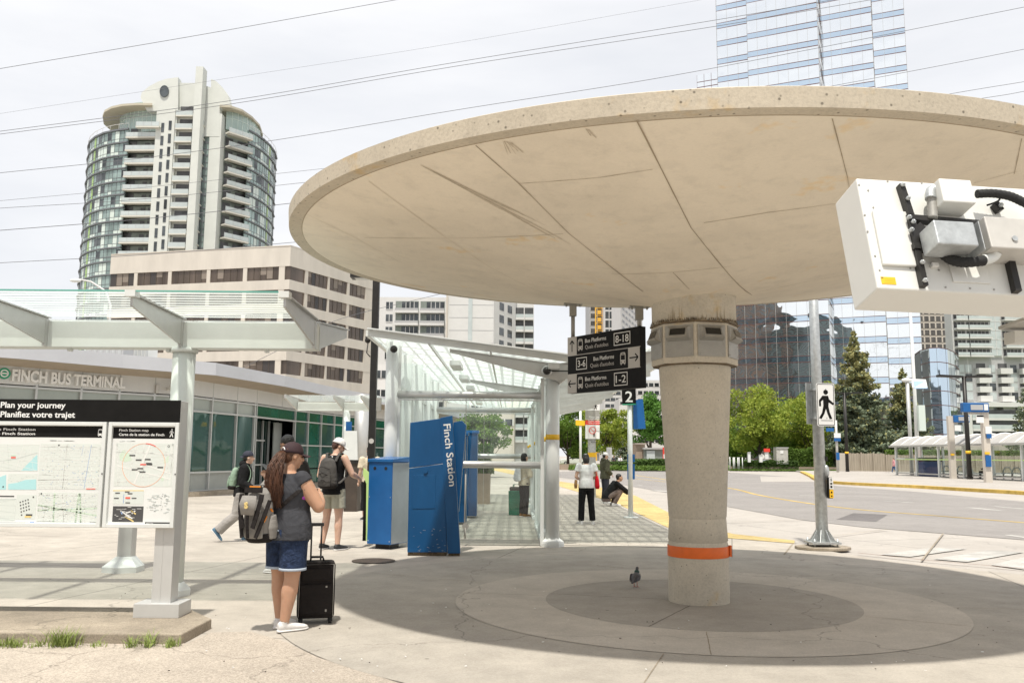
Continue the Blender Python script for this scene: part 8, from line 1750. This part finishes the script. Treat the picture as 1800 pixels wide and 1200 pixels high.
# her backpack
bk, X, M = rucksack(W1, 'grey_bag', 'grey_bag', .30, .49, .19, (-.075, -.205, 1.09), R(16), R(6), straps=False)
def Xs(x, y, z): return X(x, y, z)
mb = MB(); 
def strip(mb, pts, w_, m=None):
    for i in range(len(pts) - 1): mb.bar(pts[i], pts[i + 1], w_, .010, up=(M @ V3((0, -1, .2))))
loft(mb, [(X(0, -.262, .02), .072, .008, M @ V3((1, 0, 0))), (X(0, -.255, .12), .095, .012, M @ V3((1, 0, 0))), (X(0, -.225, .19), .08, .012, M @ V3((1, 0, 0)))], 18); mb.build('front_badge', 'grey_bag', bk, world=False)
mb = MB(); strip(mb, [X(0, -.262, .03), X(0, -.268, -.08), X(0, -.262, -.19)], .03)
for e in (-1, 1): strip(mb, [X(e * .115, -.19, .20), X(e * .10, -.235, .06), X(e * .055, -.262, -.10)], .045); strip(mb, [X(e * .155, -.13, .14), X(e * .13, -.2, -.02), X(e * .075, -.25, -.19)], .038)
strip(mb, [X(-.1, -.165, .235), X(.1, -.165, .235)], .05); mb.build('black_bands', 'bag_black', bk, world=False)
mb = MB(); strip(mb, [X(-.06, -.14, .262), X(.06, -.14, .262)], .012); strip(mb, [X(.145, -.17, -.0), X(.135, -.20, -.05)], .014); strip(mb, [X(.155, -.12, .06), X(.16, -.10, .03)], .012); mb.build('orange_zips', 'orange_trim', bk, world=False)
me = text_mesh('S', .075, .004, .004, 'CENTER'); mb = MB(); mb.add([X(v.co.x, -.276 - v.co.z, .085 + v.co.y) for v in me.vertices], [list(q.vertices) for q in me.polygons]); mb.build('letter_badge', 'map_yellow', bk, world=False)
mb = MB(); loft(mb, [(X(.15, -.09, -.22), .02, .05, M @ V3((1, 0, 0))), (X(.155, -.09, -.12), .03, .065, M @ V3((1, 0, 0))), (X(.15, -.08, -.0), .015, .045, M @ V3((1, 0, 0)))], 14); mesh_on(mb, 'side_pocket', 'grey_bag', bk, .008, 3)
mb = MB()
for pts in ([X(-.08, 0, .2), W1.J['shL'] * .55 + W1.J['neck'] * .45 + V3((0, -.07, .05)), W1.J['shL'] * .6 + W1.J['neck'] * .4 + V3((0, .05, .05)), W1.J['shL'] + V3((.02, .14, -.14))],):
    Q = smooth3(pts, 5)
    for i in range(len(Q) - 1): mb.bar(Q[i], Q[i + 1], .065, .016, up=V3((0, -.6, .8)))
mb.build('shoulder_strap', 'grey_bag', bk, world=False)
mb = MB(); Q = smooth3([X(.16, -.05, -.14), V3((.02, -.175, 1.06)), V3((.16, -.145, 1.20)), V3((.235, -.06, 1.30)), V3((.20, .08, 1.38))], 5)
for i in range(len(Q) - 1): mb.bar(Q[i], Q[i + 1], .036, .010, up=V3((.5, -1, 0)))
mb.build('lower_strap', 'bag_black', bk, world=False)
# her suitcase
cp_ = G(549, 1098); cs = thing('suitcase', 'black upright wheeled suitcase with raised handle beside the foreground woman', 'suitcase', (cp_.x, cp_.y + .1, .0), R(14))
def cb(name, lo, hi, m, bev=0, par=None): mb = MB(); mb.box(lo, hi); return mb.build(name, m, par or cs, world=False, bevel=bev)
cb('body', (-.165, -.11, .055), (.165, .11, .55), 'bag_black', .03); cb('front_pocket', (-.14, -.135, .09), (.14, -.10, .36), 'bag_black', .02); cb('front_pocket', (-.13, -.128, .39), (.13, -.10, .50), 'bag_black', .015)
mb = MB(); mb.tube([(-.06, 0, .55), (-.05, 0, .585), (.05, 0, .585), (.06, 0, .55)], .011, 8); mb.build('grab_handle', 'rubber', cs, world=False)
for x in (-.055, .035): mb = MB(); mb.tube([(x, .09, .5), (x, .09, .86)], .008, 8); mb.build('handle_tube', 'black_metal', cs, world=False)
mb = MB(); mb.box((-.075, .075, .855), (.055, .105, .885)); mb.build('handle_grip', 'rubber', cs, world=False, bevel=.006)
for x in (-.13, .13):
    for y in (-.07, .08): mb = MB(); mb.tube([(x - .015, y, .028), (x + .015, y, .028)], .028, 14); mb.box((x - .02, y - .015, .03), (x + .02, y + .015, .07)); mb.build('wheel', 'rubber', cs, world=False)
mb = MB(); mb.box((.08, -.136, .12), (.095, -.133, .14)); mb.box((.08, -.136, .33), (.095, -.133, .345)); mb.tube([(-.15, -.112, .075), (-.15, -.112, .53), (.15, -.112, .53), (.15, -.112, .075)], .004, 6); mb.build('zip', 'grey_plate', cs, world=False)

# 2. walking boy in profile
bp0 = G(425, 951)
B1 = Person('boy in black hoodie, grey sweatpants and dark backwards cap walking right', (bp0.x, bp0.y, 0), R(-80), 1.57, 'skin_light', .92, .008, head_rz=R(6),
            pelvis=(0, -.05, .93), waist=(0, -.03, 1.09), chest=(0, .0, 1.28), neck=(0, .02, 1.46), head=(0, .055, 1.605), shL=(-.17, .0, 1.40), shR=(.17, .0, 1.40), elR=(.21, -.02, 1.13), wrR=(.20, .20, .99), elL=(-.20, -.03, 1.12), wrL=(-.18, .17, .96),
            hipL=(-.085, -.05, .90), knL=(-.09, .12, .51), anL=(-.09, .04, .085), toeL=(-.09, .21, .03), hipR=(.085, -.05, .90), knR=(.09, -.12, .50), anR=(.09, -.46, .21), toeR=(.10, -.39, .05), curl=.9)
B1.top('black_cloth', .028, 'long', .02, hood=True, name='hoodie'); B1.bottom('grey_sweat', .97, .028, .022); B1.shoes('shoe_blue', 'shoe_white'); B1.hair('hair_black'); B1.cap('cap_navy', True)
rucksack(B1, 'green_bag', 'green_bag', .30, .42, .17, (0, -.12, 1.20), 0, R(-6), True)
mb = MB(); blob(mb, B1.P(.086, .008, -.012), (.006, .006, .014), n=8, m=6); mb.build('earphone', 'sign_white', B1.t, world=False)

# 3. man behind the woman, looking at a phone
mp0 = G(497, 1006)
M3 = Person('dark haired man with a phone, half hidden behind the foreground woman', (mp0.x, mp0.y, 0), R(62), 1.76, 'skin_brown', 1.05, .009, head_tilt=R(-16), elR=(.25, .04, 1.16), wrR=(.12, .30, 1.25), elL=(-.25, .04, 1.16), wrL=(-.10, .28, 1.22), curl=1.0, palmR=(0, 0, 1), palmL=(0, 0, 1))
M3.top('mauve_grey', .016, .5); M3.bottom('bag_black', .97, .01); M3.shoes('shoe_white'); M3.hair('hair_black', 'short')
mb = MB(); mb.box((.0, .34, 1.25), (.075, .352, 1.40)); mb.v = [V3((p.x, p.y + (p.z - 1.25) * .7, p.z * .6 + .53)) for p in mb.v]; tph = mb.build('phone', 'map_dark', M3.t, world=False, bevel=.003)
rucksack(M3, 'bag_black', 'bag_black', .30, .44, .20, (0, -.14, 1.22), 0, 0, True)

# 4. man with white cap
wc0 = G(583, 966)
M4 = Person('man in white cap, black tank top and pale shorts with a grey backpack', (wc0.x, wc0.y, 0), R(-22), 1.80, 'skin_light', 1.02, .008, head_rz=R(-40), head_tilt=R(-24), neck=(0, .02, 1.47), head=(.015, .075, 1.595), elR=(.30, .04, 1.17), wrR=(.27, .30, 1.10), elL=(-.27, -.0, 1.14), wrL=(-.20, .26, 1.09), curl=1.3, palmR=(-1, 0, -.3), palmL=(1, 0, 0), arm=1.12,
            hipL=(-.10, 0, .91), knL=(-.13, .03, .50), anL=(-.16, -.03, .085), toeL=(-.19, .15, .03), knR=(.11, .0, .50), anR=(.12, -.03, .085), toeR=(.15, .15, .03))
M4.top('black_cloth', .012, None, .05, name='tank_top'); M4.bottom('khaki_short', .33, .014, .016, 'shorts'); M4.shoes('shoe_black', 'shoe_white'); M4.hair('hair_auburn', 'short'); M4.cap('cap_white')
bk4, X4, M_4 = rucksack(M4, 'dark_bag', 'dark_bag', .34, .46, .18, (.03, -.125, 1.19), R(-6), R(4), True)
mb = MB()
for z in (-.12, -.02, .08): mb.tube([X4(-.12, -.17, z), X4(0, -.225, z + .03), X4(.12, -.17, z - .02)], .005, 6)
mb.build('piping', 'bag_black', bk4, world=False)
mb = MB(); mb.slab([V3((.02, -.128, 1.425)), V3((.045, -.127, 1.425)), V3((.045, -.12, 1.445)), V3((.02, -.12, 1.445))], .002); mb.build('chest_mark', 'sign_white', M4.t, world=False)

# 5. person behind the shorter blue box
p = on(654, 20.5)
M5 = Person('person in beige shirt and black skirt mostly hidden by the shorter blue cabinet', (p.x - .05, p.y, 0), R(25), 1.72, 'skin_light', .95, .011, hands=False); M5.top('beige_cloth', .022, .7); M5.bottom('black_cloth', .8, .03); M5.shoes('shoe_black'); M5.hair('hair_black', 'bob')
# 6. person inside the shelter
p = G(846, 875)
M6 = Person('person in dark shorts standing far inside the shelter beyond the glass', (p.x, p.y, 0), R(150), 1.62, 'skin_tan', 1.0, .011, hands=False); M6.top('charcoal', .018, .5, .05); M6.bottom('bag_black', .45, .03, name='shorts'); M6.shoes('shoe_black'); M6.hair('hair_black', 'short')
# 7. woman in beige jacket
p = G(921, 908)
M7 = Person('woman in beige jacket and black trousers with white bag at the shelter posts', (p.x, p.y, 0), R(-62), 1.58, 'skin_light', .92, .010, head_rz=R(8), elR=(.22, .05, 1.14), wrR=(.08, .19, 1.38), elL=(-.23, .03, 1.13), wrL=(-.05, .21, 1.20), curl=1.1, palmR=(0, -1, 0)); M7.top('beige_cloth', .028, 'long', .04, name='jacket'); M7.bottom('black_cloth', .97, .012); M7.shoes('tan_bag', 'shoe_white'); M7.hair('hair_black', 'bob')
rucksack(M7, 'white_cloth', 'white_cloth', .30, .40, .14, (-.02, -.13, 1.17), 0, 0, True, dark_base=False, name='white_bag')
p = G(908, 905); gb_ = thing('shopping_bag', 'teal green shopping bag standing left of the woman in the beige jacket', 'bag', (p.x, p.y, 0), R(-10)); mb = MB(); mb.box((-.19, -.10, 0), (.17, .10, .62), taper=1.06); mb.build('bag', 'teal_bag', gb_, world=False, bevel=.02)
for y in (-.07, .07): mb = MB(); mb.tube([(-.09, y, .6), (-.08, y, .78), (.08, y, .78), (.09, y, .6)], .012, 6); mb.build('handle', 'teal_bag', gb_, world=False)
mb = MB(); mb.box((-.18, -.09, .62), (.16, .09, .72)); mb.build('contents', 'dark_bag', gb_, world=False, bevel=.03)
# 8. woman in white tee with red tote
p = G(1031, 921)
M8 = Person('woman in white tee and black trousers with a red tote, seen from behind', (p.x, p.y, 0), R(8), 1.60, 'skin_light', 1.0, .009, head_tilt=R(-22), neck=(0, .02, 1.46), head=(.0, .07, 1.59), elR=(.27, -.02, 1.15), wrR=(.12, .22, 1.10), elL=(-.26, .0, 1.15), wrL=(-.13, .22, 1.08), curl=1.1, palmR=(0, 0, 1), palmL=(0, 0, 1),
            knL=(-.12, .01, .5), anL=(-.14, -.02, .085), toeL=(-.17, .14, .03), knR=(.12, .01, .5), anR=(.15, -.02, .085), toeR=(.19, .13, .03))
M8.top('white_cloth', .020, .5, .02, name='tee'); M8.bottom('black_cloth', .97, .014, .014); M8.shoes('shoe_white'); M8.hair('hair_black', 'bob')
mb = MB(); mb.tube([M8.P(-.05, -.12, .07), M8.P(.0, -.128, .075)], .008, 6); mb.build('hair_clip', 'sign_white', M8.t, world=False)
mb = MB(); loft(mb, [((.27, -.02, .86), .04, .10), ((.27, -.02, .92), .055, .14), ((.26, -.02, 1.10), .045, .11), ((.25, -.02, 1.20), .02, .03)], 16); tt_ = mesh_on(mb, 'tote_bag', 'red_bag', M8.t, .009, 2); mb = MB(); mb.tube(smooth3([V3((.25, -.06, 1.18)), V3((.20, -.08, 1.36)), V3((.16, -.03, 1.46)), V3((.20, .05, 1.38)), V3((.25, .03, 1.18))], 5), .009, 6); mb.build('strap', 'red_bag', tt_, world=False)
mb = MB(); loft(mb, [((-.27, .0, .87), .03, .08), ((-.27, .0, .95), .04, .10), ((-.26, .0, 1.08), .03, .09)], 12); mesh_on(mb, 'shoulder_bag', 'tan_bag', M8.t, .009, 2)
# 9. man in olive jacket
p = G(1064, 884.5)
M9 = Person('man in olive jacket and white cap standing behind the crouching man', (p.x, p.y, 0), R(-70), 1.64, 'skin_light', 1.02, .011, head_tilt=R(-12), elR=(.22, -.02, 1.13), wrR=(.16, .16, 1.0), elL=(-.22, 0, 1.13), wrL=(-.14, .16, 1.0), hands=True); M9.top('olive', .034, 'long', .06, hood=True, name='jacket'); M9.bottom('cap_navy', .97, .012); M9.shoes('shoe_white'); M9.hair('hair_black'); M9.cap('cap_white')
# 10. crouching man
p = G(1073, 888.5)
M10 = Person('crouching man in black sweater and brown trousers at the platform edge', (p.x, p.y, 0), R(-82), 1.72, 'skin_tan', 1.0, .010, pelvis=(0, -.13, .26), waist=(0, -.06, .40), chest=(0, .08, .57), neck=(0, .22, .74), head=(0, .30, .87), head_tilt=R(5),
             shL=(-.17, .16, .70), shR=(.17, .16, .70), elR=(.20, .40, .52), wrR=(.08, .60, .40), elL=(-.20, .40, .52), wrL=(-.06, .60, .38), hipL=(-.09, -.13, .26), knL=(-.13, .33, .50), anL=(-.12, .08, .085), toeL=(-.14, .25, .03), hipR=(.09, -.13, .26), knR=(.13, .33, .50), anR=(.12, .08, .085), toeR=(.14, .25, .03), curl=1.2, palmR=(0, 0, -1), palmL=(0, 0, -1))
M10.top('black_cloth', .022, 'long', -.02, name='sweater'); M10.bottom('taupe', .95, .012); M10.shoes('shoe_white'); M10.hair('hair_black', 'short')
mb = MB(); blob(mb, (.02, .67, .30), (.06, .06, .07)); blob(mb, (.02, .69, .36), (.03, .03, .04)); mesh_on(mb, 'paper_bag', 'tan_bag', M10.t, .01, 2)
# far, small figures
def sit(label, loc, rz, H, topm, botm, hair_, sk='skin_tan', vx=.02, **kw):
    m = Person(label, loc, rz, H, sk, 1.0, vx, pelvis=(0, -.05, .50), waist=(0, -.04, .66), chest=(0, -.01, .84), neck=(0, .03, 1.01), head=(0, .06, 1.15), shL=(-.17, .02, .95), shR=(.17, .02, .95), elR=(.2, .08, .70), wrR=(.1, .26, .72), elL=(-.2, .08, .70), wrL=(-.1, .26, .70),
               hipL=(-.09, -.03, .48), knL=(-.11, .38, .50), anL=(-.11, .40, .09), toeL=(-.11, .56, .03), hipR=(.09, -.03, .48), knR=(.11, .38, .50), anR=(.11, .40, .09), toeR=(.11, .56, .03), hands=False, **kw); m.top(topm, .025, 'long'); m.bottom(botm, .97); m.shoes('shoe_black'); m.hair(hair_); return m
c = bp_(dl * .64, 1.2, 0); sit('person in black clothes seated in the far bus shelter', (c.x, c.y, .11), R(50), 1.75, 'black_cloth', 'black_cloth', 'hair_black')
mb = MB(); mb.box((c.x - 1.3, c.y - .3, .45), (c.x + 1.2, c.y + .3, .52)); tag(mb.build('bench', 'galv'), 'flat metal bench under the seated person in the far shelter', 'bench')
p0_ = on(1079, 99); sit('left of two tiny people sitting beyond the planter wall, dark top', (p0_.x, p0_.y, .35), R(170), 1.7, 'charcoal', 'bag_black', 'hair_black'); p0_ = on(1090, 99); sit('right of two tiny people sitting beyond the planter wall, white top', (p0_.x, p0_.y, .35), R(190), 1.7, 'white_cloth', 'bag_black', 'hair_black')
mb = MB(); a, b = on(1070, 99.2), on(1098, 99.2); mb.box((a.x, 99.0, 0), (b.x, 99.7, .80)); tag(mb.build('stone_seat', 'planter'), 'low stone ledge carrying the two tiny seated people', 'ledge')
p = on(1571, 84); c14 = Person('small figure in pink top and blue trousers walking left of the far shelter', (p.x, p.y, .11), R(80), 1.45, 'skin_light', 1.0, .02, hands=False, knR=(.1, .14, .50), anR=(.1, .22, .12), toeR=(.1, .38, .05), anL=(-.1, -.26, .13), knL=(-.1, -.05, .5), toeL=(-.1, -.12, .03)); c14.top('pink_cloth', .03, 'long', .1); c14.bottom('jeans', .97); c14.shoes('shoe_white'); c14.hair('hair_auburn')

# ---------------------------------------------------------------- pigeon
pp = G(1117, 1034); pg = thing('pigeon', 'grey pigeon standing on the inner paving ring left of the column', 'pigeon', (pp.x, pp.y, .017), R(-25))
mat('feather', (0.10, 0.10, 0.11), .6, var=.35, scale=30); mat('feather_neck', (0.03, 0.07, 0.06), .35, .3); mat('pigeon_foot', (0.45, 0.12, 0.09), .6)
mb = MB(); loft(mb, [((0, -.13, .060), .012, .006), ((0, -.09, .072), .024, .012), ((0, -.05, .092), .043, .036), ((0, 0, .110), .053, .050), ((0, .045, .130), .044, .044), ((0, .066, .160), .024, .024), ((0, .068, .190), .019, .020), ((0, .072, .208), .014, .016)], 16)
blob(mb, (0, .076, .208), (.018, .022, .018)); mb.tube([(0, .092, .208), (0, .115, .200)], [.006, .002], 8); b_ = mesh_on(mb, 'body', 'feather', pg, .004, 2)
mb = MB(); mb.k = 0; blob(mb, (0, .062, .165), (.031, .030, .030)); mesh_on(mb, 'neck_sheen', 'feather_neck', pg, .004, 2)
for e in (-1, 1):
    mb = MB(); loft(mb, [((e * .047, .04, .125), .008, .030, (1, 0, 0)), ((e * .054, -.01, .115), .008, .036, (1, 0, 0)), ((e * .040, -.08, .090), .006, .018, (1, 0, 0)), ((e * .022, -.12, .075), .003, .006, (1, 0, 0))], 12); mesh_on(mb, 'wing', 'feather', pg, .004, 1)
    mb = MB(); mb.tube([(e * .018, .005, .07), (e * .018, .012, .004)], .004, 6)
    for t in (-.5, 0, .5): mb.tube([(e * .018, .012, .005), (e * .018 + math.sin(t) * .028, .012 + math.cos(t) * .028, .003)], .0028, 5)
    mb.tube([(e * .018, .012, .005), (e * .018, -.008, .003)], .0028, 5); mb.build('leg', 'pigeon_foot', pg, world=False)
    mb = MB(); blob(mb, (e * .016, .084, .212), (.003, .003, .003), n=8, m=6); mb.build('eye', 'orange_trim', b_, world=False)
# ---------------------------------------------------------------- litter and small debris on the paving
mb = MB(); r4 = random.Random(12)
for _ in range(90):
    px, py = r4.uniform(200, 1790), 1000 + 200 * r4.random(); p = G(px, py); s_ = r4.uniform(.003, .010); a = r4.uniform(0, PI); mb.k = 0 if r4.random() < .6 else 1
    mb.box((p.x - s_, p.y - s_ * .5, .0175), (p.x + s_, p.y + s_ * .5, .0175 + r4.uniform(.002, .006)), rz=a)
o = mb.build('paving_litter', ['sign_white', 'stone_dark']); tag(o, 'scattered crumbs, pebbles and bits of litter on the paving', 'litter'); stuff(o)
